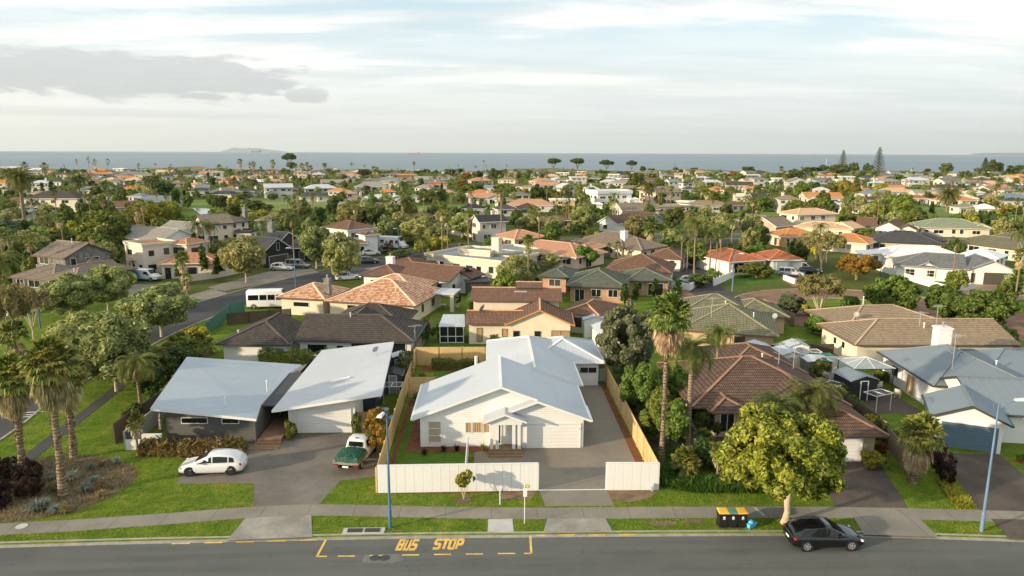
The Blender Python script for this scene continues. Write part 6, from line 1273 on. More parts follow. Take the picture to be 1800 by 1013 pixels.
for i, (px, by, ty, w_) in enumerate(((1652, 835, 785, 44), (1665, 850, 812, 34), (1640, 812, 770, 34))): TP('maroon', px, by, ty, w_, ['maroon shrub at the end of the grey boundary fence', 'low maroon shrub beside the dark driveway', 'maroon shrub left of the blue garage door'][i], 'maroon shrubs by the blue garage', None, 'm')
stuffblades('ground_cover', [tuple(at(*q)) for q in ((1650, 850), (1672, 848), (1712, 893), (1680, 894))], 1600, .3, 'leaf_golden', 'yellow flowering ground cover along the dark driveway', 'ground cover', 6, .8, .04)
# side street side of the corner block
TP('olive', 205, 688, 548, 150, 'broad feathery grey-green tree beside the side footpath', None, 'the broad feathery tree', 'n'); TP('olive', 150, 660, 548, 110, 'feathery grey-green tree behind the three corner palms', None, None, 'n')
TP('olive', 284, 592, 496, 118, 'feathery tree with twin pale trunks at the side street kerb', None, 'the twin-trunk feathery tree', 'n'); TP('olive', 190, 548, 462, 92, 'feathery tree on the grass across the side street', None, None, 'n'); TP('olive', 124, 562, 480, 92, 'bushy feathery tree beside the far left street lamp', None, None, 'n')
PP('queen', 248, 715, 620, 84, 'feather palm at the left corner of the grey modern house', None, None, 'n', .14); PP('queen', 272, 668, 610, 70, 'feather palm behind the grey modern house fence', None, None, 'n', .12)
TP('dense', 296, 665, 610, 90, 'dense dark tree mass at the back left of the grey modern house', None, None, 'n'); TP('dense', 262, 700, 640, 60, 'dark tree beside the left palm of the grey modern house', None, None, 'm'); TP('dkshrub', 240, 755, 712, 40, 'dark shrub by the courtyard wall', None, None, 'm')
PP('fan', 243, 800, 722, 40, 'small bushy palm in front of the courtyard wall', None, None, 'm', .1); PP('fan', 30, 640, 560, 60, 'bushy palm at the left edge across the side street', None, None, 'm')
for i, (px, by, ty) in enumerate(((308, 640, 588), (322, 632, 580), (352, 628, 582), (366, 622, 590), (296, 650, 600))): PP('fan', px, by, ty, 34, '~cabbage tree with pale flower heads behind the grey modern house', 'cabbage trees', None, 'm', .09)
TP('golden', 345, 615, 572, 50, 'yellow-green shrubbery beside the green fence', None, None, 'm'); TP('mid', 330, 640, 598, 60, 'leafy bush in front of the green fence', None, None, 'm')
TP('sparse', 25, 640, 498, 100, 'brown twiggy tree at the left edge', None, None, 'n'); TP('sparse', 60, 600, 505, 80, 'brown twiggy tree beside the far left street lamp', None, None, 'm')
fence([(-29.2, 53), (-29.0, 62), (-29.5, 72)], 1.7, 'timber_dark', 'weathered timber fence along the footpath side of the grey modern house', gap=.15)
fence([tuple(at(365, 590)), tuple(at(404, 556)), tuple(at(430, 548))], 1.7, 'fence_green', 'dark green metal fence along the side street', 'fence', 'metal_fence', mark='the dark green metal fence')
fence([tuple(at(400, 572)), tuple(at(512, 563))], 1.6, 'timber_dark', 'dark timber fence behind the dark tiled house', gap=.15)
# ================================================================== right neighbours
house('brown_house', 'brown hip-roofed house with a white garage door behind the yellow-green tree', [B((16.2, 54.0), (29.2, 54.0), 12.2, 2.45, 'hip', 21.5, .6), B((21.7, 48.0), (28.9, 48.0), 12, 2.4, 'hip', 23, .6, ends=(1, 0)), B((21.3, 62.5), (29.4, 62.5), 9.2, 2.45, 'hip', 21, .6), B((17.4, 52.9), (20.6, 52.9), 5, 2.4, 'hip', 21, .5, ends=(1, 0))],
  'tanbrick', 'rust', 'trim_brown', mark='the brown hip-roofed house', cap='roof_brown_cap', vents=((0, 9, 9, .5),),
  wins=[('garage', 1, 'f', .5, .05, 4.6, 2.1, dict(mat='garage_white')), ('win', 3, 'f', .4, .5, 1.2, 1.6, dict(nx=2)), ('win', 0, 'f', .3, .6, 1., 1.3, {}), ('win', 0, 'f', 4.0, .5, 1.4, 1.6, dict(nx=2)), ('win', 0, 'l', 2, .9, 1.6, 1.1, {})])
gb = [B((34.1, 51.4), (38.9, 49.05), 5.4, 2.6, 'gy', 24, .45), B((38.7, 58.4), (47.5, 57.6), 11.0, 2.62, 'hip', 24, .45), B((38.4, 51.8), (52, 49.5), 9.0, 2.55, 'hip', 20, .4, ends=(0, 1)), B((44, 60), (58, 59), 9.5, 2.5, 'hip', 20, .4)]
gb[0].ang = gb[0].ang
house('blue_grey_house', 'white house with a large blue-grey metal roof and dark blue garage door at the right', gb, 'white_plaster', 'bluegrey', 'trim_dark', mark='the blue-grey roofed house', chim=((1, 5.2, 9.2, 1.25, 5.6, 'white_paint'),), vents=((1, 7.2, 3.5, .6), (2, 8, 3, .5)), cap='roof_bluegrey',
  wins=[('garage', 0, 'f', .35, .05, 3.9, 2.15, dict(mat='garage_blue')), ('win', 1, 'l', 5.0, .1, 1.6, 2.0, dict(nx=2, gl='curtain')), ('win', 1, 'l', 2.0, .9, 1.4, 1.1, {}), ('win', 2, 'f', 5.8, .8, 1.8, 1.1, {})])
house('tan_house', 'cream house with long tan tiled hip roof behind the blue-grey roofed one', [B((38.7, 72.0), (56.5, 71.7), 9.4, 2.6, 'hip', 20, .5, ends=(1, 0)), B((41.5, 79.2), (55, 80.5), 9.5, 2.6, 'hip', 18, .5)], 'cream', 'tan', 'trim_brown', mark='the tan tiled house', vents=((0, 9, 3, .5), (1, 5, 5, 1.1)),
  wins=[('win', 0, 'f', 5.2, .9, 1.3, 1.2, {}), ('win', 0, 'f', 8., 1.3, .9, .8, {}), ('win', 0, 'l', 3, 1.2, .8, .8, {}), ('win', 0, 'l', 5, 1.2, .8, .8, {}), ('win', 0, 'f', 11, .9, 1.5, 1.2, {})])
house('olive_house', 'beige house with olive tiled hip roofs in front of the brick cul-de-sac', [B((21.9, 79.6), (32.2, 76.2), 11., 2.4, 'hip', 23, .5), B((30.4, 86.6), (37.4, 85.6), 8., 2.4, 'hip', 22, .5), B((24., 88.), (33.5, 86), 9., 2.4, 'hip', 22, .5)], 'beige', 'olive', 'trim_brown', mark='the olive hip-roofed house', vents=((0, 8.2, 3.6, .6), (0, 5, 8, .8)),
  wins=[('win', 0, 'f', 2.6, .9, .9, 1.1, dict(fm='trim_brown')), ('win', 0, 'f', 5.6, .3, 1.2, 1.7, dict(fm='trim_brown', nx=2)), ('win', 1, 'f', 1.2, .1, .9, 2.1, dict(ny=2)), ('win', 0, 'l', 3, .9, 1.6, 1.2, {}), ('win', 0, 'r', 3, .9, 1.6, 1.2, {})])
# yard between them
fence([(31.2, 53.2), (29.35, 45.1)], 1.7, 'timber_grey', 'weathered paling fence running from the garden to the fan palm by the blue garage', gap=.15); fence([(31.3, 53.4), (30.6, 66)], 1.7, 'timber_dark', 'dark paling fence between the brown hip-roofed house and the terrace', gap=.15)
fence([(30.6, 69.8), (38.2, 69.6)], 1.9, 'fence_white', 'white panel fence behind the terrace gazebo', 'fence', 'panel_fence', post=1.2, postmat='white_paint')
fence([(30.9, 74.9), (38.0, 75.2)], 1.7, 'timber_dark', 'dark paling fence behind the white garden sheds', gap=.15)
shed(28.9, 73.6, 2.6, 2.2, 1.9, .0, 'white garden shed with pale ridged roof, left of two behind the brown roof', 'wall_white', 'roof_palewhite'); shed(33.4, 74.4, 2.2, 1.8, 1.9, 0, 'small white garden shed with pale ridged roof, right of two behind the brown roof', 'wall_white', 'roof_palewhite')
shed(30.9, 70.8, 2.2, 2.6, 2.1, 0, 'beige garden shed with white roof beside the brown roof ridge', 'wall_cream', 'roof_palewhite'); shed(33.0, 68.6, 2.4, 2.0, 2.0, 0, 'grey lean shed with flat grey roof left of the gazebo', 'wall_stone', 'roof_ltgrey', pitch=5); shed(34.2, 63.0, 2.6, 2.8, 2.0, .1, 'black garden shed with grey ridged roof beside the gazebo', 'wall_black', 'roof_bluegrey', pitch=16, door='wall_black')
shed(25.2, 73.4, 2.4, 2., 1.5, .2, 'low white tent-like shed by the olive roofed house', 'wall_white', 'roof_white')
gz = thing('gazebo', 'metal gazebo with pale translucent roof over the patio dining table', 'gazebo', (36.6, 65.8, G0), .0, None, None, 'the patio gazebo'); m = MB()
for x, y in ((-1.9, -1.6), (1.9, -1.6), (1.9, 1.6), (-1.9, 1.6)): m.box(x-.04, y-.04, 0, x+.04, y+.04, 2.2)
for a, b in (((-1.9, -1.6), (1.9, -1.6)), ((1.9, -1.6), (1.9, 1.6)), ((1.9, 1.6), (-1.9, 1.6)), ((-1.9, 1.6), (-1.9, -1.6))): m.beam((*a, 2.2), (*b, 2.2), .07, .07)
m.build('frame', ['trim_dark'], gz, (0, 0, 0)); m = MB(); c4 = [(-2.0, -1.7, 2.28), (2.0, -1.7, 2.28), (2.0, 1.7, 2.28), (-2.0, 1.7, 2.28)]
for k in range(4): m.face([c4[k], c4[(k+1) % 4], (0, 0, 2.95)]); m.face([c4[(k+1) % 4], c4[k], (0, 0, 2.93)])
for k in range(4): m.beam((*c4[k][:2], 2.29), (0, 0, 2.96), .06, .04, 1); mid = ((c4[k][0]+c4[(k+1) % 4][0])/2, (c4[k][1]+c4[(k+1) % 4][1])/2, 2.29); m.beam(mid, (0, 0, 2.96), .05, .03, 1)
m.build('canopy', ['clear_panel', 'white_paint'], gz, (0, 0, 0))
def table(x, y, rz, label):
    o = thing('patio_table', label, 'table', (x, y, G0), rz); m = MB(); m.box(-.9, -.45, .70, .9, .45, .74); m.build('table_top', ['white_paint'], o, (0, 0, 0))
    for a, b in ((-.8, -.38), (.8, -.38), (.8, .38), (-.8, .38)): m = MB(); m.box(a-.03, b-.03, 0, a+.03, b+.03, .70); m.build('leg', ['steel'], o, (0, 0, 0))
table(36.4, 65.2, .3, 'white patio dining table under the gazebo')
def chair(x, y, rz, label, mat='white_paint', group='patio chairs'):
    o = thing('garden_chair', label, 'chair', (x, y, G0), rz, group); m = MB(); m.box(-.24, -.24, .42, .24, .24, .46); m.build('seat', [mat], o, (0, 0, 0)); m = MB(); m.box(-.24, .20, .46, .24, .25, .92); m.build('backrest', [mat], o, (0, 0, 0))
    for a, b in ((-.2, -.2), (.2, -.2), (.2, .2), (-.2, .2)): m = MB(); m.box(a-.02, b-.02, 0, a+.02, b+.02, .42); m.build('leg', [mat], o, (0, 0, 0))
    for s in (-1, 1): m = MB(); m.box(s*.24-.02, -.22, .62, s*.24+.02, .22, .65); m.build('armrest', [mat], o, (0, 0, 0))
chair(35.7, 64.4, 3.1, 'white chair at the near left of the patio table'); chair(36.5, 64.2, 3.3, 'white chair at the near middle of the patio table'); chair(37.4, 64.6, 3.6, 'white chair at the near right of the patio table'); chair(35.9, 66.2, .2, 'white chair at the far side of the patio table'); chair(38.0, 62.3, 2.3, 'cream armchair alone on the terrace by the white wall', 'trim_cream', None)
clothesline(34.6, 58.6, G0, .4, 'white folding clothesline frame below the black garden shed'); clothesline(31.6, 61.0, G0, .6, 'white clothesline frame beside the shrubs along the brown roof')
clothesline(34.2, 73.9-1.8, G0, 0, 'folding clothesline with pale poles beside the green tarpaulin frame'); m = MB(); m.box(-.9, -.5, 0, .9, .5, 1.0); o = m.build('green_mesh_cage', ['plastic_green'], None, (0, 0, 0)); o.location = (36.2, 73.6, G0); tagit(o, 'green mesh frame against the cream wall of the tan tiled house', 'garden frame')
TP('blossom', 1462, 682, 648, 40, 'pale pink blossoming shrub left of the gazebo', None, None, 'm'); TP('shrub', 1437, 668, 632, 40, 'shrub with orange flowers by the grey lean shed', None, None, 'm')
for i, (px, by, ty, w_) in enumerate(((1490, 722, 690, 34), (1505, 738, 705, 34), (1478, 705, 675, 30), (1530, 765, 728, 32), (1545, 772, 742, 32), (1560, 785, 752, 30))): TP('dkshrub' if i != 3 else 'golden', px, by, ty, w_, '~shrub between the brown roof and the paling fence', 'shrubs along the paling fence', None, 'm')
TP('shrub', 1548, 668, 650, 30, 'low dark shrub against the white terrace wall', None, None, 'm')
for x, c, lab in ((31.75, 'lid_yellow', 'wheelie bin with yellow lid against the white wall near the fan palm'), (31.35, 'lid_green', 'wheelie bin with green lid against the white wall near the fan palm')): bin_(x, 54.6-(x-31.35)*1.6, .4, c, lab)
def antenna(x, y, z, h, label, n=5):
    o = thing('tv_antenna', label, 'antenna', (x, y, z), .5, 'television antennas'); m = MB(); m.tube([(0, 0, 0), (0, 0, h)], .03, 5); m.build('mast', ['steel'], o, (0, 0, 0)); m = MB(); m.beam((-.7, 0, h-.1), (.7, 0, h-.1), .03, .03)
    for k in range(n): x_ = -.65+1.3*k/(n-1); m.tube([(x_, -.35-.05*k, h-.08), (x_, .35+.05*k, h-.08)], .015, 4)
    m.tube([(.1, 0, h*.45), (.1, .7, h*.5)], .015, 4); m.build('aerial', ['steel'], o, (0, 0, 0)); return o
antenna(26.2, 58.5, 4.2, 2.6, 'tall television antenna on the ridge of the brown hip-roofed house'); antenna(25.3, 59.5, 4.3, 1.9, 'shorter television antenna beside the tall one on the brown roof'); antenna(41.2, 59.9, 3.6, 3.2, 'television antenna on the blue-grey metal roof'); antenna(48.2, 73.5, 3.9, 2.6, 'tall television antenna on the tan tiled roof'); antenna(46.8, 74.2, 4.0, 1.6, 'lower television antenna on the tan tiled roof'); antenna(25.8, 80.4, 3.6, 2.4, 'television antenna on the olive tiled roof')
antenna(-8.2, 74.8, 2.6, 1.6, 'television antenna at the corner of the dark tiled house'); dish(43.5, 81.2, 3.2, 'white satellite dish on the rear tan tiled roof', 3.8); dish(33.4, 80.5, 3.2, 'white satellite dish on the right slope of the olive roof', 3.8)
m = MB(); m.box(-.3, -.5, 0, .4, .5, .35); o = m.build('folded_cover', ['red_paint'], None, (0, 0, 0)); P_ = at(1795, 811); o.location = (P_.x, P_.y, G0); o.scale = (.6, .6, .5); tagit(o, 'small red object by the flower bed at the right edge', 'object')
TP('bright', 1797, 812, 798, 22, 'small bright green plant at the right frame edge', None, None, 'm')
# ================================================================== houses behind, nearest row
house('dark_tiled_house', 'long house with dark brown tiled roof behind the grey modern house', [B((-29.2, 74.1), (-21.4, 73.6), 8.2, 2.4, 'hip', 22, .5, ends=(1, 0)), B((-21.3, 75.0), (-8.2, 74.2), 9.2, 2.5, 'hip', 22, .5, ends=(0, 1)), B((-19.4, 82.4), (-10.3, 81.4), 8.0, 2.55, 'hip', 23, .5), B((-18.5, 81), (-12.8, 80.6), 7, 2.6, 'gy', 25, .4)], 'white_plaster', 'dkbrown', 'trim_dark', mark='the dark tiled house', vents=((1, 5.2, 4.2, .4), (0, 1.6, 2., .3)),
  wins=[('win', 1, 'f', .8, .9, 2.2, 1.1, {}), ('win', 1, 'f', 4.0, 1.2, .8, .7, {}), ('win', 1, 'f', 5.6, .1, 2.4, 2.1, {}), ('win', 1, 'f', 9.0, .3, 2.6, 1.9, {})])
house('mottled_roof_house', 'cream house with mottled orange tiled hip roofs behind the dark tiled house', [B((-22.6, 95.4), (-9.9, 92.0), 12, 2.6, 'hip', 21, .5), B((-29.9, 98.0), (-22.8, 96.2), 8, 2.6, 'hip', 22, .5), B((-20.5, 103), (-10.5, 100.5), 9.5, 2.6, 'hip', 21, .5)], 'cream', 'mottled', 'trim_brown', mark='the mottled orange roofed house', chim=((1, 6.6, 2.5, .8, 5.0, 'wall_stone'),), vents=((0, 9, 3.4, .3),),
  wins=[('win', 0, 'f', 5.0, .9, 1.8, 1.1, dict(fm='trim_brown', gl='blind')), ('win', 0, 'f', 7.6, .9, 1.0, 1.2, dict(fm='trim_brown')), ('win', 0, 'f', 9.4, .2, .9, 2., dict(fm='trim_brown')), ('win', 1, 'f', 1.8, 1.3, 2.4, .7, {}), ('win', 0, 'r', 3, .9, .8, 1.1, dict(fm='trim_brown')), ('win', 0, 'r', 7, .9, 1.2, 1.1, dict(fm='trim_brown')), ('win', 0, 'f', 2.6, .9, 1.2, 1.2, dict(fm='trim_brown'))])
YH = house('terracotta_house', 'cream house with stepped terracotta roofs directly behind the white house', [B((-3.0, 81.6), (4.2, 81.4), 6.0, 2.7, 'gx', 17, .4), B((-2.6, 87.), (8.9, 86.4), 6.6, 4.4, 'gx', 17, .4), B((1.7, 80.9), (9.7, 80.4), 7.0, 2.75, 'gy', 24, .4), B((8.9, 87.6), (13.4, 85.4), 8, 2.7, 'hip', 19, .4), B((3.2, 89.6), (6.6, 89.4), 3.5, 5.6, 'gx', 10, .2)], 'cream', 'brown', 'trim_brown', mark='the terracotta roofed house', vents=((0, 8.3, 2, .4),), cap='roof_terracotta_cap',
  wins=[('win', 0, 'f', .9, .4, .7, 1.7, dict(fm='trim_brown', gl='curtain')), ('win', 2, 'f', .5, 1.0, .75, .9, dict(fm='trim_brown')), ('win', 2, 'f', 3.0, 1.0, .75, .9, dict(fm='trim_brown')), ('win', 2, 'f', 5.0, .5, 2.2, 1.5, dict(fm='trim_brown', gl='curtain', nx=2)), ('win', 0, 'f', 3.9, 1.0, .7, 1.0, dict(fm='trim_brown', gl='curtain')), ('win', 3, 'f', .7, .9, 1.5, 1.2, dict(fm='trim_dark')), ('win', 3, 'f', 2.5, .1, 1.1, 2.1, dict(fm='trim_dark'))])
[c for c in YH.children if c.name.startswith('roof')][2].data.materials.__setitem__(1, mt('trim_orange')); dish(-1.0, 84.2, 3.4, 'grey satellite dish on the left slope of the terracotta roof', 2.6, .5); m = MB(); P_ = YH.location; m.beam((3.0, 89.2, 5.05), (4.6, 89.2, 5.05), .9, .1); o = m.build('skylight', ['roof_palewhite'], YH)
cs_ = thing('conservatory', 'white glazed conservatory with pale roof at the left end of the terracotta roofed house', 'conservatory', (-4.7, 84.2, G0), 0, None, (.85, 1, .9)); m = MB()
for x in (-1.6, -.5, .6, 1.7):
    for y in (-1.8, 1.8): m.box(x-.05, y-.05, 0, x+.05, y+.05, 2.3)
for z in (.05, .9, 2.25): m.beam((-1.6, -1.8, z), (1.7, -1.8, z), .08, .08); m.beam((-1.6, -1.8, z), (-1.6, 1.8, z), .08, .08)
m.build('frame', ['white_paint'], cs_, (0, 0, 0)); m = MB(); m.box(-1.57, -1.75, .1, 1.68, 1.75, 2.2); m.build('glazing', ['glass'], cs_, (0, 0, 0)); m = MB(); m.face([(-1.8, -2, 2.35), (1.9, -2, 2.35), (1.7, 1.9, 3.0), (-1.4, 1.9, 3.0)]); m.face([(-1.8, -2, 2.33), (-1.4, 1.9, 2.98), (1.7, 1.9, 2.98), (1.9, -2, 2.33)]); m.beam((-1.8, -2, 2.28), (1.9, -2, 2.28), .08, .08, 0); m.build('roof', ['roof_palewhite'], cs_, (0, 0, 0))
for i, (px, by, ty, w_, k_) in enumerate(((770, 598, 572, 26, 'topiary'), (869, 603, 584, 28, 'topiary'), (827, 602, 590, 18, 'shrub'), (912, 600, 590, 30, 'bright'), (747, 600, 560, 24, 'mid'), (830, 552, 514, 26, 'bright'), (805, 540, 510, 12, 'cypress'), (735, 610, 575, 30, 'dkshrub'))):
    TP(k_, px, by, ty, w_, ['clipped round bush beside the conservatory', 'clipped round bush in front of the cream gable wall', 'small green shrub below the brown shutter', 'low bright shrubs under the gable windows', 'leafy bush at the corner of the mottled orange roof', 'bright green climber beside the terracotta roof', 'small slim cypress by the pergola', 'dark shrub next to the dark tiled roof corner'][i], None, None, 'm')
sheet('patio_lawn', [(745, 612), (748, 600), (860, 603), (858, 612)], G0+.02, 'lawn_lush'); fence([(-8.3, 74.8), (-7.6, 90)], 1.5, 'timber_grey', 'weathered fence beside the conservatory garden', gap=.15)
o = thing('pergola', 'white plastered patio pergola with flat grey roof right of the mottled roof', 'pergola', (-7.2, 101.5, G0), -.2); m = MB()
for x, y in ((-2, -1.5), (2, -1.5), (2, 1.5), (-2, 1.5)): m.box(x-.25, y-.25, 0, x+.25, y+.25, 2.5)
m.build('column', ['wall_plaster'], o, (0, 0, 0)); m = MB(); m.box(-2.5, -2, 2.5, 2.5, 2, 2.7); m.build('roof', ['roof_ltgrey'], o, (0, 0, 0))
table(-7.4, 101.2, .1, 'small patio table under the white pergola')
shed(13.3, 78.8, 2.4, 6.5, 2.3, 0, 'long pale metal shed beside the tall grey-green evergreen', 'wall_white', 'roof_ltgrey'); shed(12.8, 87.2, 2.6, 5, 2.3, 0, 'pale long shed roof behind the terracotta roofed house', 'wall_white', 'roof_palewhite')
# --- second row
house('brown_gabled_house', 'white gabled house with brown tiled roof beyond the mottled orange roof', [E((697, 485), (791, 495), 8.5, 2.7, 'gx', 22, .5), E((632, 484), (700, 487), 8.0, 2.7, 'hip', 21, .5), E((791, 487), (829, 490), 5, 2.7, 'gy', 24, .4), E((668, 470), (735, 474), 8, 2.7, 'hip', 21, .5)], 'white_plaster', 'brown', 'trim_dark', auto=True, mark='the white gabled house with brown roof', chim=((1, 3.2, 5.5, 1.2, 5.0, 'white_paint'),), vents=((0, 5, 5, .6),), seed=5)
o = house('garden_pavilion', 'dark flat-roofed pergola shed right of the brown-roofed gabled house', [E((818, 496), (862, 495), 4, 2.4, 'flat', 5, .2, par=.05)], 'dkgrey', 'dkgrey', 'trim_dark', cat='shed')
house('flat_roofed_house', 'cream modern house with layered flat roofs and a square chimney', [E((746, 448), (882, 462), 13, 3.2, 'flat', 0, .3), E((806, 440), (862, 444), 5, 4.1, 'flat', 0, .2), E((862, 448), (948, 440), 9, 3.4, 'flat', 0, .3), E((840, 449), (905, 454), 6, 3.0, 'flat', 0, .3)], 'plaster', 'bluegrey', 'trim_cream', auto=True, mark='the cream flat-roofed house', chim=((1, 7.2, 2., 1.5, 6.6, 'wall_plaster'),), seed=7, autofm='trim_dark')
house('salmon_roof_house', 'house with pale salmon hip roofs behind the cream flat-roofed house', [E((886, 438), (1013, 453), 11, 2.6, 'hip', 19, .5), E((904, 421), (962, 416), 9, 2.6, 'hip', 20, .5), E((1000, 437), (1035, 440), 9, 2.6, 'hip', 18, .5)], 'pink', 'salmon', 'trim_cream', auto=True, mark='the salmon-roofed house', seed=9)
house('taupe_roof_house', 'house with broad grey-brown hip roof and white chimney behind the salmon roof', [E((1003, 424), (1094, 436), 12, 2.6, 'hip', 22, .5), E((1060, 432), (1128, 440), 10, 2.5, 'hip', 20, .5)], 'cream', 'taupe', 'trim_brown', auto=True, mark='the broad grey-brown roof', chim=((0, 12.5, 4, 1.2, 5.6, 'white_paint'),), seed=11)
house('green_tiled_house', 'orange brick house with grey-green tiled hip roofs', [E((995, 503), (1104, 507), 11.5, 2.6, 'hip', 22, .6), E((946, 486), (1000, 489), 8.5, 2.6, 'hip', 20, .6), E((1100, 494), (1183, 494), 8.0, 2.6, 'hip', 21, .6)], 'brick', 'greengrey', 'trim_dark', auto=True, mark='the grey-green tiled brick house', seed=13)
house('brown_hip_house', 'white-walled house with brown hip roof behind the grey-green tiled one', [E((1062, 474), (1180, 480), 11, 2.6, 'hip', 22, .5), E((1135, 452), (1200, 456), 9, 2.6, 'hip', 22, .5)], 'white_plaster', 'brown', 'trim_brown', auto=True, mark='the brown hip roof behind the brick house', seed=15)
antenna(11.2, 110, 3.8, 2.4, 'television antenna on the grey-green tiled roof'); antenna(23, 127, 3.8, 2.6, 'tall antenna on the brown hip roof behind the brick house')
house('red_roof_house', 'white house with bright orange-red hip roofs and grey-blue garage door', [E((1281, 461), (1345, 457), 11, 2.7, 'hip', 22, .5), E((1352, 457), (1414, 457), 9, 2.7, 'hip', 21, .5), E((1316, 457), (1352, 456.5), 5, 2.7, 'hip', 22, .4)], 'white_plaster', 'red', 'trim_white', mark='the orange-red roofed house', seed=17,
  wins=[('garage', 1, 'f', 1.2, .1, 4.9, 2.2, dict(mat='garage_grey')), ('win', 0, 'f', .8, .4, 2.6, 1.9, dict(nx=2)), ('win', 2, 'f', .8, .4, 2.0, 1.8, dict(nx=2)), ('win', 0, 'f', 4.2, .8, .8, 1.4, {})])
house('cottage', 'white house with long grey tiled roof and dark garage door at the right', [E((1572, 466), (1700, 474), 10, 2.6, 'hip', 22, .5, ends=(1, 0)), E((1700, 474), (1790, 477.5), 9, 2.7, 'gy', 24, .5), E((1611, 468), (1650, 471), 5, 2.6, 'gy', 26, .4)], 'white_plaster', 'grey', 'trim_grey', mark='the white cottage with grey roof', autofm='trim_cream',
  wins=[('garage', 1, 'f', 2.3, .1, 4.6, 2.2, dict(mat='garage_dark')), ('win', 2, 'f', .9, .8, 1.6, 1.2, dict(nx=2, ny=2)), ('win', 0, 'f', 4.9, .8, 1.4, 1.2, dict(nx=2, ny=2)), ('win', 0, 'f', 9.4, .9, .8, 1.1, dict(nx=1, ny=2)), ('win', 0, 'f', 1.4, .8, 1.5, 1.2, dict(nx=2, ny=2)), ('win', 1, 'f', .3, .3, .8, 1.8, {})])
house('white_roof_house', 'house under a long white metal roof behind the white cottage', [E((1560, 450), (1700, 452), 9, 2.6, 'hip', 20, .4), E((1510, 446), (1600, 450), 6, 2.5, 'mono', 3, .4), E((1680, 448), (1755, 455), 8, 2.6, 'hip', 18, .4)], 'white_plaster', 'white', 'trim_white', auto=True, mark='the long white metal roof', seed=19, cap='roof_white')
house('slate_roof_house', 'low house with blue-grey hip roof behind the long white roof', [E((1527, 424), (1660, 430), 12, 2.6, 'hip', 20, .5), E((1600, 422), (1672, 424), 9, 2.6, 'hip', 20, .5)], 'beige', 'dkgrey', 'trim_dark', auto=True, mark='the blue-grey hip roof', seed=21)
house('olive_brown_house', 'cream house with long olive-brown hip roofs at the right edge', [E((1666, 424), (1800, 441), 10, 2.6, 'hip', 20, .5), E((1720, 418), (1830, 430), 10, 2.6, 'hip', 20, .5)], 'cream', 'olive', 'trim_brown', auto=True, mark='the olive-brown roof at the right', seed=23)
house('green_roof_house', 'cream house with pale green tiled hip and gable roofs', [E((1618, 400), (1745, 403), 12, 2.6, 'hip', 20, .5), E((1705, 401), (1748, 402), 6, 2.6, 'gy', 22, .4)], 'cream', 'greenroof', 'trim_cream', auto=True, mark='the pale green tiled roof', seed=25)
house('twin_gable_house', 'white house with brown roof and two white gables', [E((1535, 400), (1585, 403), 12, 2.9, 'gy', 27, .5), E((1573, 404), (1615, 406), 7, 2.6, 'gy', 25, .5), E((1502, 396), (1540, 398), 9, 2.7, 'gx', 24, .5)], 'white_plaster', 'brown', 'trim_brown', auto=True, mark='the twin-gabled house', seed=27)
house('two_storey_cream_house', 'two-storey cream house with pale pink tiled roofs', [E((1402, 378), (1474, 376), 9, 5.2, 'hip', 18, .5), E((1395, 398), (1500, 404), 8, 2.7, 'hip', 18, .5), E((1455, 398), (1500, 402), 6, 2.9, 'gy', 22, .4)], 'cream', 'peach', 'trim_cream', auto=True, mark='the two-storey cream house', seed=29)
house('orange_roof_house', 'low house with bright orange tiled roof below the two-storey cream house', [E((1378, 417), (1450, 415), 9, 2.6, 'hip', 20, .5), E((1440, 422), (1526, 429), 9, 2.6, 'hip', 20, .5)], 'cream', 'orange', 'trim_white', auto=True, mark='the bright orange roof', seed=31)
house('brown_gable_house', 'tan brick house with brown gable and a white arched window', [E((1315, 394), (1365, 399), 9, 2.8, 'gy', 26, .5), E((1290, 386), (1330, 390), 8, 2.7, 'gx', 22, .5)], 'tanbrick', 'taupe', 'trim_white', auto=True, mark='the brown brick gable house', seed=33)
# ---- left side
house('taupe_house', 'house with spreading taupe tiled roofs and a stone gable across the side street', [E((12, 487), (92, 493), 9, 2.5, 'hip', 21, .5), E((62, 492), (128, 499), 9, 2.5, 'hip', 21, .5), E((128, 486), (242, 472), 10, 2.5, 'hip', 20, .5), E((56, 449), (112, 455), 9, 4.9, 'gx', 25, .5), E((118, 478), (160, 484), 6, 2.6, 'gy', 24, .4)], 'stone', 'taupe', 'trim_brown', auto=True, mark='the taupe tiled house across the side street', vents=((3, 5, 4, .8), (0, 3, 3, .5), (1, 5, 3, .5)), seed=35)
house('dark_roof_bungalow', 'small white bungalow with black tiled roof at the left edge', [E((8, 528), (74, 517), 9, 2.5, 'hip', 22, .5)], 'white_plaster', 'black', 'trim_dark', auto=True, mark='the small black-roofed bungalow', seed=37)
house('long_white_house', 'long white gabled house with grey tiled roof behind the clipped hedge', [E((190, 415), (282, 424), 10, 2.9, 'gx', 24, .4), E((270, 406), (345, 411), 10, 2.9, 'gx', 23, .4)], 'white_plaster', 'tangrey', 'trim_white', auto=True, mark='the long white gabled house', seed=39)
house('plaster_villa', 'cream plaster villa with flat parapets and terracotta tile roofs', [E((249, 432), (309, 426), 7, 5.6, 'flat', 0, .15), E((276, 464), (384, 462), 8, 2.9, 'hip', 18, .5), E((222, 456), (262, 458), 6, 2.7, 'hip', 15, .4), E((292, 428), (328, 430), 6, 5.4, 'hip', 18, .3)], 'plaster', 'terracotta', 'trim_cream', auto=True, mark='the cream plaster villa', seed=41, autofm='trim_dark')
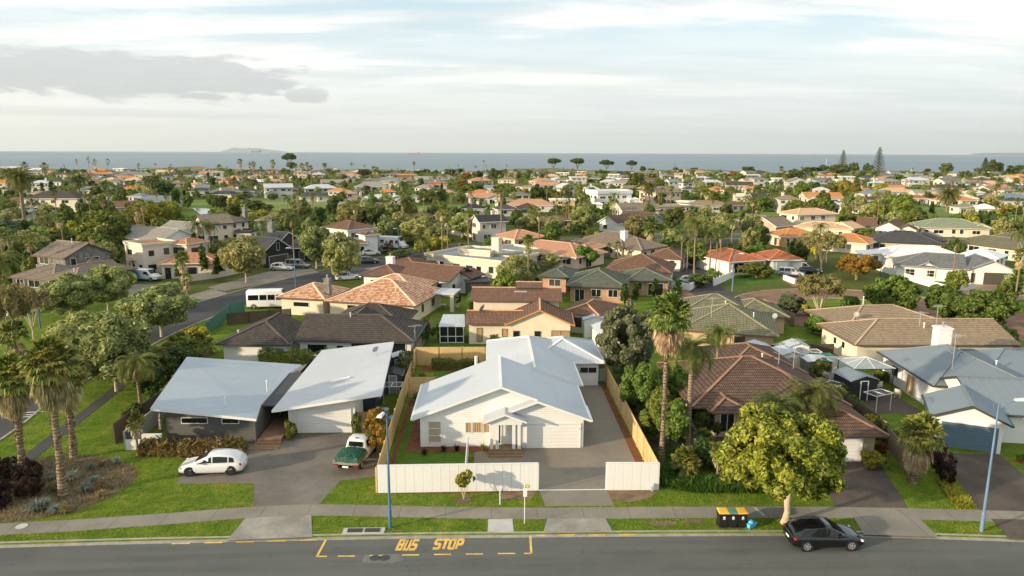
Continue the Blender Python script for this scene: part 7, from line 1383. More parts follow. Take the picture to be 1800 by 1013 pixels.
house('black_gabled_house', 'black boarded house with white trimmed gable and wide garage door', [E((466, 441), (512, 434), 10, 3.6, 'gy', 32, .4), E((446, 430), (484, 432), 10, 2.9, 'gx', 26, .4), E((508, 436), (560, 437), 9, 2.9, 'gx', 24, .4)], 'black', 'dkgrey', 'trim_white', mark='the black gabled house', chim=((1, 1.0, 5, 1.2, 7.2, 'wall_stone'),),
  wins=[('garage', 0, 'f', .8, .1, 5.0, 2.2, dict(mat='garage_dark')), ('win', 0, 'f', 2.9, 3.2, .8, 1.6, {}), ('win', 2, 'f', 1.5, .4, 1.2, 1.8, {}), ('win', 2, 'f', 4.0, .4, 2., 1.8, dict(nx=2))])
house('white_villa', 'white two-storey villa with brown hip roof by the parked campervan', [E((610, 405), (662, 400), 10, 5.4, 'hip', 21, .5), E((612, 428), (648, 428), 4, 2.9, 'hip', 16, .4), E((640, 414), (668, 412), 4, 4.6, 'hip', 18, .4)], 'white_plaster', 'brown', 'trim_white', auto=True, mark='the white two-storey villa', seed=43)
house('blue_grey_two_storey', 'two-storey pale blue and cream house with brown and dark roofs', [E((355, 395), (412, 392), 10, 5.0, 'gx', 22, .5), E((404, 392), (441, 388), 9, 5.0, 'hip', 24, .5), E((412, 408), (442, 408), 5, 2.8, 'flat', 0, .3)], 'cream', 'taupe', 'trim_dark', auto=True, mark='the two-storey pale house', chim=((1, 6, 1, 1., 8.4, 'wall_stone'),), seed=45)
house('modernist_house', 'white two-storey modernist house with flat roof and square windows', [E((1050, 341), (1112, 340), 12, 5.6, 'flat', 0, .3, par=1.3), E((1032, 360), (1060, 360), 8, 2.8, 'flat', 0, .2), E((1108, 351), (1124, 351), 8, 3.4, 'flat', 0, .2)], 'white_plaster', 'white', 'white_paint', auto=True, mark='the white modernist house', seed=47)
house('pink_house', 'large pale pink two-storey house with brown roof and arched doorway', [E((1152, 338), (1200, 337), 14, 5.6, 'hip', 18, .5), E((1138, 364), (1215, 362), 8, 2.9, 'flat', 0, .3)], 'pink', 'taupe', 'trim_cream', auto=True, mark='the large pink house', seed=49)
house('red_door_house', 'house with rusty brown gabled roof, skylights and a red front door', [E((1082, 383), (1136, 388), 9, 2.7, 'gx', 24, .5), E((1050, 390), (1085, 394), 9, 2.7, 'gy', 26, .5), E((1083, 390), (1098, 391), 4, 2.7, 'gy', 26, .3)], 'white_plaster', 'rust', 'trim_white', mark='the house with the red door', wins=[('door', 2, 'f', .7, .1, 1.2, 2.1, dict(mat='red_paint')), ('win', 0, 'f', 7, .8, 1.8, 1.3, {}), ('win', 1, 'f', 1.4, .8, 1.8, 1.3, {})])
# the parked vehicles further off
def CP(px, py, rz, fn, *a, **k): p = at(px, py); return fn(a[0], a[1], *((a[2],) if len(a) > 2 else ()), (p.x, p.y, G0+.012), R(rz), **k)
p = at(259, 493); make_van('delivery_van', 'white van with turquoise livery parked beside the cream plaster villa', (p.x, p.y, G0+.01), R(-18), 5.2, 2.0, 2.05, blue=True, mark='the white and turquoise van')
p = at(478, 541); make_van('minibus', 'white high-roofed minibus parked left of the mottled orange roof', (p.x, p.y, G0+.01), R(5), 6.6, 2.1, 2.75, high=True, windows='bus', mark='the white minibus')
p = at(692, 437); make_van('campervan', 'white campervan parked by the white two-storey villa', (p.x, p.y, G0+.01), R(-25), 7.0, 2.3, 2.9, high=True, windows='camper')
for px, py, rz, L_, H_, stl, pt, nm, lab in ((497, 475, -8, 4.6, 1.5, 'hatch', 'paint_silver', 'hatchback_car', 'silver hatchback in front of the black gabled house'), (524, 471, -8, 4.8, 1.75, 'suv', 'paint_grey', 'suv_car', 'dark grey off-roader parked beside the silver hatchback'),
   (646, 463, 12, 4.7, 1.45, 'sedan', 'paint_navy', 'sedan_car', 'dark blue sedan parked at the side street bend'), (652, 449, 20, 4.3, 1.5, 'hatch', 'paint_white', 'hatchback_car', 'white hatchback outside the white two-storey villa'), (664, 446, 28, 4.4, 1.5, 'hatch', 'paint_grey', 'hatchback_car', 'grey hatchback right of the white one by the villa'), (636, 446, 20, 4.5, 1.6, 'suv', 'paint_silver', 'suv_car', 'silver off-roader in front of the villa door'),
   (1391, 485, -28, 4.6, 1.6, 'suv', 'paint_silver', 'suv_car', 'silver wagon on the drive of the orange-red roofed house'), (1412, 478, -20, 4.9, 1.85, 'suv', 'paint_white', 'suv_car', 'white off-roader behind the silver wagon by the orange-red roof'), (1213, 499, -20, 4.5, 1.45, 'sedan', 'paint_silver', 'sedan_car', 'silver sedan behind the low white stepped wall'), (1172, 515, 15, 4.4, 1.45, 'hatch', 'paint_grey', 'hatchback_car', 'grey hatchback beside the brick house cypresses'),
   (612, 492, 20, 4.5, 1.5, 'hatch', 'paint_white', 'hatchback_car', 'white car half hidden behind the mottled orange roof'), (1590, 408, 0, 4.6, 1.7, 'suv', 'paint_silver', 'suv_car', 'silver off-roader before the twin-gabled house'), (394, 478, -20, 4.4, 1.5, 'hatch', 'paint_white', 'hatchback_car', 'white car behind the cypress hedge of the plaster villa'), (946, 402, 10, 4.4, 1.5, 'hatch', 'paint_white', 'hatchback_car', 'white car under the feathery trees beyond the salmon roof'), (1424, 481, -10, 4.2, 1.4, 'hatch', 'paint_black', 'hatchback_car', 'dark car at the right end of the orange-red roofed house drive')):
    p = at(px, py); make_car(nm, lab, pt, (p.x, p.y, G0+.014), R(rz), L_, 1.8, H_, stl, group='cars parked in the streets behind')
# walls and fences of the second row
fence([tuple(at(*q)) for q in ((1180, 505), (1212, 511), (1233, 498))], 1.1, 'wall_white_plaster', 'low white plastered wall with stepped ends left of the garden path', 'wall', 'garden_wall', .25, 3., 'wall_white_plaster', posth=.3)
fence([tuple(at(*q)) for q in ((1254, 503), (1290, 487))], 1.2, 'wall_white_plaster', 'white stepped garden wall rising towards the orange-red roofed house', 'wall', 'garden_wall', .25, 1.6, 'wall_white_plaster', posth=.35)
fence([tuple(at(*q)) for q in ((320, 497), (380, 489), (432, 478))], 1.2, 'wall_plaster', 'cream plaster garden wall along the side street footpath', 'wall', 'garden_wall', .22, 4., 'wall_plaster')
fence([tuple(at(*q)) for q in ((300, 478), (330, 502))], 1.6, 'wall_plaster', 'cream plaster wall beside the turquoise van', 'wall', 'garden_wall', .22, 4., 'wall_plaster')
fence([tuple(at(*q)) for q in ((775, 408), (812, 416), (905, 421))], 1.1, 'wall_plaster', 'low pillared cream wall beyond the flat-roofed house', 'wall', 'garden_wall', .25, 3.5, 'wall_plaster', posth=.4)
fence([tuple(at(*q)) for q in ((1540, 474), (1600, 494), (1660, 512), (1712, 510))], 1.1, 'wall_white_plaster', 'low white garden wall in front of the white cottage', 'wall', 'garden_wall', .22, 6., 'wall_white_plaster')
fence([tuple(at(*q)) for q in ((1338, 425), (1382, 436))], 1.7, 'timber_new', 'timber paling fence behind the orange-red roofed house', gap=.15); fence([tuple(at(*q)) for q in ((1340, 545), (1395, 575))], 1.7, 'timber_grey', 'beige paling fence at the right of the olive roofed house', gap=.15)
fence([tuple(at(*q)) for q in ((1795, 507), (1770, 488))], 1.6, 'timber_dark', 'red-brown fence beside the dark garage door of the white cottage', gap=.15)
fence([tuple(at(*q)) for q in ((1378, 492), (1398, 500))], .9, 'wall_white_plaster', 'pair of low white letterbox pillars at the brick driveway', 'wall', 'gate_pillar', .4, 2.5, 'wall_white_plaster')
fence([tuple(at(*q)) for q in ((420, 352), (443, 352))], 1.8, 'fence_white', 'short white fence panel beside the golf fairway', 'fence', 'panel_fence', post=3.)
hedge([tuple(at(170, 445)), tuple(at(255, 451))], 1.6, 1.2, 'clipped green hedge in front of the long white gabled house', 'leaf_dark', .35, leafs=.3)
sheet('front_lawn', [(1625, 482), (1705, 480), (1745, 490), (1710, 500), (1650, 494)], G0+.02, 'lawn_lush'); sheet('front_lawn', [(1285, 482), (1365, 478), (1378, 495), (1295, 503), (1270, 498)], G0+.02, 'lawn_lush')
# ---- trees of the second row
for kind, px, by, ty, w_, lab in (
 ('olive', 433, 497, 412, 78, 'feathery tree on the verge left of the black gabled house'), ('olive', 556, 473, 394, 66, 'feathery tree behind the one at the side street bend'), ('olive', 601, 492, 407, 72, 'feathery tree with forked trunk at the side street bend'),
 ('olive', 905, 505, 445, 56, 'feathery tree in front of the cream flat-roofed house'), ('olive', 930, 500, 452, 40, 'smaller feathery tree right of the one before the flat-roofed house'), ('olive', 970, 476, 444, 36, 'feathery bush between flat-roofed and brick houses'),
 ('olive', 735, 432, 384, 70, 'broad feathery tree beyond the campervan'), ('olive', 770, 440, 392, 56, 'feathery tree beside the yellow-leaved bush'), ('golden', 760, 452, 412, 62, 'yellow-green tree right of the campervan'), ('olive', 812, 418, 372, 48, 'feathery tree behind the low pillared wall, left one'), ('olive', 838, 420, 376, 48, 'feathery tree behind the low pillared wall, right one'),
 ('olive', 930, 418, 374, 48, 'feathery tree left of the white car beyond the salmon roof'), ('olive', 975, 412, 380, 42, 'rounded feathery tree beyond the grey-brown roof'), ('olive', 1023, 412, 361, 50, 'large feathery tree behind the grey-brown roof'),
 ('olive', 1120, 432, 378, 60, 'feathery tree right of the red door house'), ('olive', 1235, 430, 376, 60, 'feathery tree above the group of tall palms'), ('olive', 1265, 432, 372, 56, 'feathery tree right of the group of tall palms'), ('olive', 1318, 428, 374, 40, 'feathery street tree behind the orange-red roof'), ('olive', 1180, 440, 400, 44, 'feathery tree left of the group of tall palms'),
 ('maroon', 684, 448, 424, 24, 'round dark maroon tree beside the campervan'), ('mid', 700, 452, 440, 40, 'low leafy hedge bush beside the maroon tree'), ('bright', 1032, 470, 432, 50, 'bright green round tree before the grey-brown roof'), ('bright', 1166, 445, 420, 34, 'bright green tree left of the tall palms'), ('bright', 340, 540, 528, 20, 'small bright sapling on the side street verge'),
 ('cypress', 1097, 540, 495, 14, 'slim cypress before the brick house, first from the left'), ('cypress', 1116, 536, 496, 13, 'slim cypress before the brick house, second from the left'), ('cypress', 1151, 530, 488, 14, 'slim cypress before the brick house, third from the left'), ('cypress', 1189, 540, 486, 16, 'slim cypress before the brick house, rightmost'),
 ('cypress', 360, 490, 428, 14, 'dark column cypress left in the row by the plaster villa'), ('cypress', 385, 492, 446, 15, 'dark column cypress right in the row by the plaster villa'), ('cypress', 318, 500, 444, 18, 'dark column cypress at the villa terracotta roof corner'), ('cypress', 342, 440, 408, 12, 'dark cypress behind the villa, left one'), ('cypress', 352, 442, 412, 10, 'dark cypress behind the villa, right one'),
 ('sparse', 1438, 568, 482, 100, 'open-crowned khaki tree on the cul-de-sac island'), ('sparse', 1443, 474, 408, 90, 'open-crowned olive tree right of the orange-red roofed house'), ('rusty', 1505, 492, 444, 80, 'rust-coloured spreading tree before the long white roof'),
 ('dome', 1568, 552, 484, 96, 'large rounded evergreen left of the cul-de-sac lane'), ('dome', 1722, 572, 506, 112, 'large rounded evergreen right of the cul-de-sac lane'), ('mid', 1653, 560, 502, 60, 'green tree between the two large rounded evergreens'), ('bright', 1494, 553, 520, 36, 'bright green bush near the cul-de-sac island'), ('grey', 1388, 552, 514, 50, 'grey-green rounded shrub at the island edge'),
 ('bright', 1325, 462+108, 550, 30, 'bright shrub by the beige paling fence'), ('redbush', 1437, 556, 546, 28, 'dark red clipped bush near the cul-de-sac'), ('bright', 1440, 590, 556, 52, 'bright green bushy tree left of the tan tiled house'), ('golden', 1415, 555, 535, 24, 'yellow-green clipped bush near the cul-de-sac'), ('mid', 1765, 612, 575, 50, 'leafy tree right of the tan tiled roof'), ('redbush', 1778, 622, 604, 26, 'dark red bush at the right edge below the lane'),
 ('dense', 1275, 470, 425, 66, 'dense dark tree beside the tall palms and the orange-red roof'), ('mid', 1222, 470, 430, 50, 'leafy tree behind the group of tall palms'), ('dense', 1230, 505, 480, 40, 'dark bush at the foot of the tall palms'), ('mid', 1330, 488, 462, 60, 'shrubbery along the front of the orange-red roofed house'),
 ('topiary', 205, 455, 441, 17, 'clipped round bush beside the hedge of the long white house'), ('topiary', 220, 462, 448, 11, 'smaller clipped bush near the plaster villa'), ('willow', 300, 405, 352, 64, 'weeping willow beside the golf pond, right half'), ('willow', 262, 408, 352, 74, 'large weeping willow left of the golf pond'),
 ('dome', 190, 438, 368, 92, 'large dark evergreen left of the weeping willow'), ('dome', 105, 442, 405, 64, 'rounded evergreen behind the taupe tiled house'), ('grey', 15, 430, 378, 60, 'bushy grey-green tree at the left edge beyond the pond'),
 ('mid', 1665, 435+30, 450, 26, 'small shrub behind the long white roof'), ('dense', 1510, 402, 372, 50, 'dense tree left of the twin-gabled house')):
    TP(kind, px, by, ty, w_, lab)
TP('willow', 1570, 388, 339, 84, 'broad weeping willow behind the twin-gabled house', None, 'the broad right-hand willow', 'm')
for px, by, ty, w_, kind, lab in ((1220, 497, 380, 60, 'queen', 'tallest feather palm in the group left of the orange-red roof'), (1196, 478, 402, 34, 'queen', 'feather palm at the left of the tall group'), (1207, 480, 415, 30, 'queen', 'slim feather palm second from left in the tall group'), (1245, 498, 402, 44, 'queen', 'feather palm with dead fronds in the tall group'), (1256, 490, 398, 36, 'queen', 'feather palm at the right of the tall group'), (1264, 480, 390, 44, 'queen', 'feather palm behind the right of the tall group'),
 (1143, 437, 376, 38, 'fan', 'orange-skirted fan palm right of the red door house'), (880, 432, 322, 26, 'fan', 'very tall lone fan palm beyond the flat-roofed house'), (352, 462, 385, 44, 'queen', 'feather palm at the left behind the plaster villa'), (372, 458, 388, 40, 'queen', 'feather palm at the right behind the plaster villa'), (518, 470, 372, 46, 'queen', 'tall palm with orange skirt beside the black gabled house'), (482, 440, 380, 36, 'queen', 'golden feather palm left of the black gabled house'), (462, 432, 385, 34, 'queen', 'golden feather palm by the stone chimney'),
 (325, 512, 438, 34, 'fan', 'palm in front of the villa terracotta roof'), (330, 515, 478, 26, 'fan', 'short palm at the kerb before the plaster villa'), (1085, 458, 422, 26, 'fan', 'bushy palm on the right of the bright green tree'), (1072, 452, 425, 24, 'fan', 'bushy palm behind the bright green tree'), (10, 470, 395, 60, 'queen', 'leaning palm at the left edge above the taupe roofs'), (8, 560, 440, 80, 'queen', 'big dark feather palm at the left edge'), (440, 400, 385-8, 26, 'fan', 'palm by the two-storey pale house'), (1250, 500, 470, 28, 'fan', 'short palm inside the white walled garden')):
    PP(kind, px, by, ty, w_, lab)

# short turf on the lawns in front, each blade a leaf of the same sward
def inside_np(X_, Y_, P):
    c = np.zeros(len(X_), bool); j = len(P)-1
    for i in range(len(P)):
        (xi, yi), (xj, yj) = P[i], P[j]; t = ((yi > Y_) != (yj > Y_)) & (X_ < (xj-xi)*(Y_-yi)/((yj-yi) or 1e-9)+xi); c ^= t; j = i
    return c
rs = np.random.RandomState(41); n_ = 330000; Xg = rs.uniform(-45, 36, n_); Yg = 38.3+rs.random(n_)**1.2*42
ok = Yg > np.interp(Xg, kx, ky)+.17; fx = np.array([p.x for p in fp]); fy = np.array([p.y for p in fp]); ok &= np.abs(Yg-np.interp(Xg, fx, fy)) > .73+.05*np.sin(Xg*9)
for P in PAVED: ok &= ~inside_np(Xg, Yg, P)
sx_ = np.array([p.y for p in sp]); ok &= (np.abs(Xg-np.interp(Yg, sx_, [p.x for p in sp])) > .6) | (Yg < 42); cl = [p for p in ctr if p.y < 95]; ok &= (Xg > np.interp(Yg, [p.y for p in cl], [p.x for p in cl])+.25) | (Xg < np.interp(Yg, [p.y for p in cl], [p.x for p in cl])-SW-.3)
ok &= ~((Xg > -25.3) & (Xg < -8) & (Yg > 53)); ok &= ~((Xg > -7.6) & (Xg < 11.3) & (Yg > 44.3)); ok &= ~((Xg > 16) & (Xg < 29) & (Yg > 54)); ok &= ~((Xg > 31) & (Yg > 50))
Xg, Yg = Xg[ok], Yg[ok]; n_ = len(Xg); a = rs.random(n_)*6.28; l = .035+.05*rs.random(n_); d1 = np.stack([np.cos(a), np.sin(a), np.zeros(n_)], 1); s1 = np.stack([-np.sin(a), np.cos(a), np.zeros(n_)], 1)*.022; b0 = np.stack([Xg, Yg, np.full(n_, G0)], 1)
V = np.stack([b0-s1, b0+s1, b0+d1*.03+np.stack([0*l, 0*l, l], 1)], 1).reshape(-1, 3)
leaf('leaf_turf', [(.045, .10, .010), (.11, .19, .018), (.20, .26, .03), (.30, .28, .06)], trans=.35, patch=.62, ps=.5); o = mobj('lawn_grass', npmesh('lawn_grass', V, n_, 3, ['leaf_turf'])); o['kind'] = 'stuff'; o['label'] = 'short mown grass of the front lawns and verges'; o['category'] = 'grass'
# ================================================================== the far rows: every house and tree read off the photograph
RW = {'dkbrown': 'dark brown', 'brown': 'brown', 'rust': 'rusty', 'tan': 'tan', 'taupe': 'taupe', 'olive': 'olive', 'greengrey': 'grey-green', 'greenroof': 'pale green', 'orange': 'orange', 'red': 'red', 'salmon': 'salmon', 'peach': 'peach', 'grey': 'grey', 'dkgrey': 'dark grey', 'black': 'black', 'tangrey': 'stone-grey', 'ltgrey': 'light grey', 'white': 'white', 'cream': 'cream', 'bluegrey': 'blue-grey', 'bluelight': 'light blue', 'teal': 'teal', 'dkblue': 'dark blue', 'orangewall': 'orange', 'bluetop': 'blue'}
WW = {'white': 'farwhite', 'cream': 'cream', 'pink': 'pink', 'brick': 'brick', 'grey': 'grey', 'orangewall': 'orangewall', 'orangecream': 'orangecream', 'bluegrey': 'bluegrey', 'dkgrey': 'dkgrey', 'tanw': 'beige'}
WN = {'brick': 'brick', 'orangewall': 'orange', 'orangecream': 'orange', 'bluegrey': 'blue-grey', 'dkgrey': 'dark', 'tanw': 'tan'}
FARH = """86 349 98 dkbrown cream hip 2|30 374 34 teal white flat 1|68 322 32 ltgrey white hip 2|8 318 22 grey white hip 1|98 320 16 dkgrey cream gable 1|120 322 20 dkgrey cream gable 1|58 299 24 white white gable 1|15 294 30 ltgrey cream flat 1|108 307 22 rust cream hip 1|133 309 20 tan cream hip 1|172 300 32 orange cream hip 1|222 314 36 orange white hip 1|200 319 22 grey white hip 1|240 322 28 grey white hip 1|218 330 20 dkgrey orangewall hip 1|212 305 30 grey white hip 1|207 297 22 white white flat 2|226 300 12 brown brick gable 1|248 299 16 white white flat 2|278 297 20 white white flat 1|176 354 44 bluegrey bluegrey hip 1|236 346 26 bluegrey white hip 1|60 341 26 tan white hip 1|16 334 32 dkgrey cream hip 1|170 313 16 ltgrey white gable 1|256 308 16 tan cream gable 1|293 311 14 dkgrey white gable 1
346 296 24 red cream hip 1|348 303 28 grey white hip 1|372 296 22 cream cream flat 2|382 303 20 white white flat 2|350 309 18 bluegrey white gable 1|312 322 18 salmon cream hip 1|338 325 24 salmon cream hip 1|368 316 26 tan cream hip 1|392 319 18 red orangewall hip 1|356 330 16 bluegrey white gable 1|388 342 50 dkgrey cream hip 1|346 336 26 dkgrey white hip 1|435 336 24 dkgrey white hip 1|490 330 50 ltgrey white gable 2|480 319 32 salmon cream hip 1|455 320 12 white white gable 1|450 310 22 orange white hip 1|484 309 32 brown cream hip 1|520 313 22 ltgrey white hip 1|527 303 24 salmon pink hip 2|560 307 24 ltgrey cream hip 1|566 331 56 ltgrey white hip 1|522 332 18 dkgrey white hip 1|553 345 52 dkgrey cream hip 1|590 336 34 orange white hip 1|600 350 30 tan white hip 1|475 387 52 taupe white hip 1|586 299 14 white white gable 1|425 312 20 grey white hip 1|408 328 20 brown cream hip 1
608 301 20 white white flat 1|633 303 22 white white hip 1|612 316 22 grey white hip 1|682 307 32 white cream flat 1|648 316 18 tan orangewall hip 1|652 328 58 tangrey cream hip 1|637 335 22 dkgrey white gable 1|683 337 26 orange white hip 1|612 340 22 salmon white hip 1|660 349 50 ltgrey white hip 1|697 351 24 ltgrey white gable 1|630 350 18 tan white hip 1|730 346 16 bluegrey white hip 1|725 318 26 tan cream hip 1|742 330 32 tangrey cream hip 1|767 325 38 red white hip 1|782 340 44 salmon white hip 1|745 299 20 bluegrey white hip 1|788 300 16 dkgrey white gable 1|847 318 42 salmon white hip 1|845 309 20 bluelight white gable 1|855 303 14 rust white hip 1|852 348 56 salmon white gable 1|828 367 48 black white hip 1|860 330 16 bluegrey white gable 1|893 353 26 tan white hip 1|737 381 30 brown white hip 1|667 379 24 brown white hip 1|893 368 34 dkgrey white hip 1|868 390 38 black white gable 2
918 343 32 grey cream hip 1|930 366 40 dkbrown white hip 1|908 328 14 brown cream hip 1|930 330 18 tan cream gable 1|940 308 18 bluegrey white hip 1|957 303 24 brown grey hip 1|958 319 42 salmon cream hip 1|952 330 26 tangrey white hip 1|989 304 24 grey white flat 1|1022 302 16 orangewall orangewall flat 2|1018 312 30 white white flat 2|983 315 16 ltgrey white hip 1|1000 328 24 ltgrey white gable 2|1047 314 24 grey white hip 1|1079 307 20 tangrey grey flat 2|1072 320 34 ltgrey white hip 1|1098 315 16 ltgrey cream flat 1|1040 332 30 ltgrey cream hip 1|1072 336 28 dkgrey white hip 1|1108 331 20 tan cream gable 1|990 352 46 cream orangecream flat 1|983 388 38 brown brick hip 1|1158 307 14 red white gable 2|1193 305 16 red white hip 2|1186 319 20 bluegrey white gable 2|1132 331 18 salmon cream hip 1
1207 303 12 orange white hip 1|1238 302 26 white white flat 1|1236 313 28 ltgrey white hip 1|1302 307 12 white white gable 1|1278 304 10 tan white gable 1|1325 308 20 black dkgrey flat 2|1338 315 28 grey white hip 2|1369 314 20 white white flat 2|1403 320 36 tangrey white gable 2|1393 305 16 brown orangewall gable 1|1453 310 28 red white hip 2|1491 311 24 ltgrey white flat 2|1430 320 16 ltgrey white hip 1|1213 322 26 dkgrey white hip 2|1214 333 22 dkgrey white hip 1|1252 321 40 ltgrey white hip 1|1291 322 28 dkblue white hip 1|1313 325 22 white white gable 1|1260 333 30 orange orangewall hip 1|1327 332 32 orange cream hip 1|1286 334 18 brown cream hip 1|1256 358 40 brown cream hip 1|1300 361 28 brown cream hip 1|1345 345 40 dkbrown white hip 1|1388 350 38 tan white hip 2|1450 348 66 orange cream gable 1|1470 362 34 bluelight white hip 1|1495 364 22 white white gable 1|1210 356 18 white white flat 1|1306 346 14 cream cream gable 1|1445 334 28 ltgrey cream hip 1
1508 314 18 white white flat 1|1520 336 28 orange white gable 1|1580 334 40 salmon cream hip 1|1617 317 40 ltgrey white hip 2|1595 309 32 greenroof cream hip 1|1637 308 26 white white flat 1|1675 319 40 grey cream gable 2|1704 319 16 white white flat 1|1732 313 24 ltgrey white hip 1|1760 314 28 white white hip 1|1790 316 24 tangrey white hip 1|1767 302 22 white white flat 1|1668 331 54 dkgrey orangewall hip 1|1616 349 34 red white hip 1|1645 343 34 peach cream hip 1|1700 349 40 cream cream hip 1|1718 339 30 ltgrey white hip 1|1705 365 38 greenroof white hip 1|1740 367 24 white white hip 1|1728 330 24 tan cream hip 1|1785 354 30 dkgrey white hip 1|1752 346 24 tan cream hip 1|1778 335 32 tan cream hip 1|1535 352 22 dkbrown white gable 1|1787 325 18 white white flat 1|1545 322 20 ltgrey white hip 1|1560 306 14 white white gable 1"""
FARFOOT = []
for ent in FARH.replace('\n', '|').split('|'):
    px, py, wp, rc, wc, kd, st = ent.split(); px, py, wp, st = float(px), float(py), float(wp), int(st)
    eh = (5.3 if st == 2 else 2.7); p = at(px, py, eh); dd = dist(p); W_ = max(8., wp*dd/F); rr = random.Random(int(px*13+py))
    D_ = min(12, max(7.5, W_*.62))*rr.uniform(.9, 1.1); an = rr.choice([-.25, -.12, 0, .1, .22, .35]); ux = Vector((math.cos(an), math.sin(an))); a, b = p-ux*W_/2, p+ux*W_/2
    kn = {'hip': 'hip', 'gable': rr.choice(['gx', 'gx', 'gy']) if W_ < 13 else 'gx', 'flat': 'flat', 'mono': 'mono'}[kd]
    bl = [B(a, b, D_, eh, kn, 22 if kd != 'mono' else 5, .5)]
    if W_ > 12 and kd != 'flat': # a wing towards the front keeps the outline from being one box
        wx = rr.choice([.0, .55]); bl.append(B(a+ux*W_*wx-Vector((-ux.y, ux.x))*2.2, a+ux*(W_*wx+W_*.42)-Vector((-ux.y, ux.x))*2.2, D_*.8, 2.7 if st == 1 else 2.7, 'hip' if kd == 'hip' else 'gy', 23, .45, ends=(1, 0) if kd == 'hip' else (0, 0)))
        if bl[1].kind == 'hip': bl[1].axis = 'y'
    if kd == 'flat' and st == 2: bl.append(B(a-ux*1.5, a+ux*W_*.5, D_+1.5, 2.9, 'flat', 0, .2))
    c = bl[0].w(W_/2, D_/2, 0); FARFOOT.append((c.x, c.y, max(W_, D_)*.62))
    shape = {'hip': 'hip-roofed', 'gable': 'gabled', 'flat': 'flat-roofed', 'mono': 'skillion-roofed'}[kd]
    wl = WN.get(wc, wc)
    lab = '~%s%s %s house with %s roof' % ('two-storey ' if st == 2 else '', wl, shape, RW.get(rc, rc))
    ch = [(0, W_*rr.uniform(.2, .8), D_*.6, .9, eh+D_*.5*.4+.8, 'wall_plaster')] if rr.random() < .3 and kd != 'flat' else []
    house('house', lab, bl, WW.get(wc, wc), rc, 'trim_white' if rr.random() < .7 else 'trim_grey', auto=True, simple=True, seed=int(px*3+py), chim=ch, group='houses between the golf fairway and the shore')
# palms and single trees of the far rows: kind, x, base y, top y, crown width
FARP = """phoenix 45 405 296 56|phoenix 142 362 305 36|phoenix 186 345 315 28|fan 82 332 284 20|fan 45 312 283 18|phoenix 15 330 296 22|fan 157 298 275 10|fan 167 294 279 10|fan 190 296 278 11|fan 135 292 279 8|queen 62 398 348 26|queen 105 372 350 24|queen 267 354 312 30|fan 425 328 278 14|fan 447 318 283 14|fan 441 326 284 10|fan 481 322 280 13|queen 413 344 312 24|queen 439 345 312 26|fan 500 330 296 14|fan 508 332 296 14|fan 521 322 286 13|fan 532 326 286 13|fan 541 324 284 13|fan 548 328 290 12|phoenix 571 300 286 12|phoenix 579 316 295 18|queen 491 346 318 20|fan 386 312 288 16|fan 461 330 292 12|fan 412 348 318 14|fan 404 334 300 12|queen 619 304 286 10|queen 641 300 290 8|fan 658 330 291 14|fan 664 328 293 13|phoenix 728 302 284 9|phoenix 710 346 316 30|phoenix 715 394 342 42|fan 850 302 281 7|phoenix 867 328 302 20|fan 888 320 296 14|queen 833 372 345 18|queen 792 364 344 20|queen 762 362 344 16|queen 770 364 346 14|queen 780 330 305 12|fan 775 322 300 10|fan 800 322 304 10|fan 906 325 296 14|phoenix 1140 362 318 34|fan 1019 368 326 20|queen 1018 386 340 26|fan 1372 312 291 15|queen 1287 362 326 28|queen 1313 354 331 20|queen 1349 350 328 18|fan 1232 362 325 18|fan 1242 364 330 18|fan 1222 352 328 14|queen 1459 326 313 12|queen 1453 328 314 9|queen 1370 336 318 14|phoenix 1664 374 328 46|queen 1722 334 311 18|phoenix 1755 342 310 22|fan 1748 362 322 18|queen 1775 350 320 20|fan 1757 376 344 16|phoenix 1536 328 300 18|queen 480 340 325 10|fan 245 312 286 10|fan 370 345 318 10|fan 1000 345 322 12|queen 958 340 326 10|fan 640 352 330 8|queen 690 340 318 14|fan 1205 340 318 12|fan 1180 352 326 12|queen 1620 372 350 14|fan 1500 345 322 12|queen 1260 348 330 14|queen 1790 352 330 20|fan 318 342 308 12|fan 300 318 292 12|queen 345 352 330 16"""
for ent in FARP.split('|'):
    k, a, b, c, d = ent.split(); PP(k, float(a), float(b), float(c), float(d)*.95, None, 'palms among the far houses')
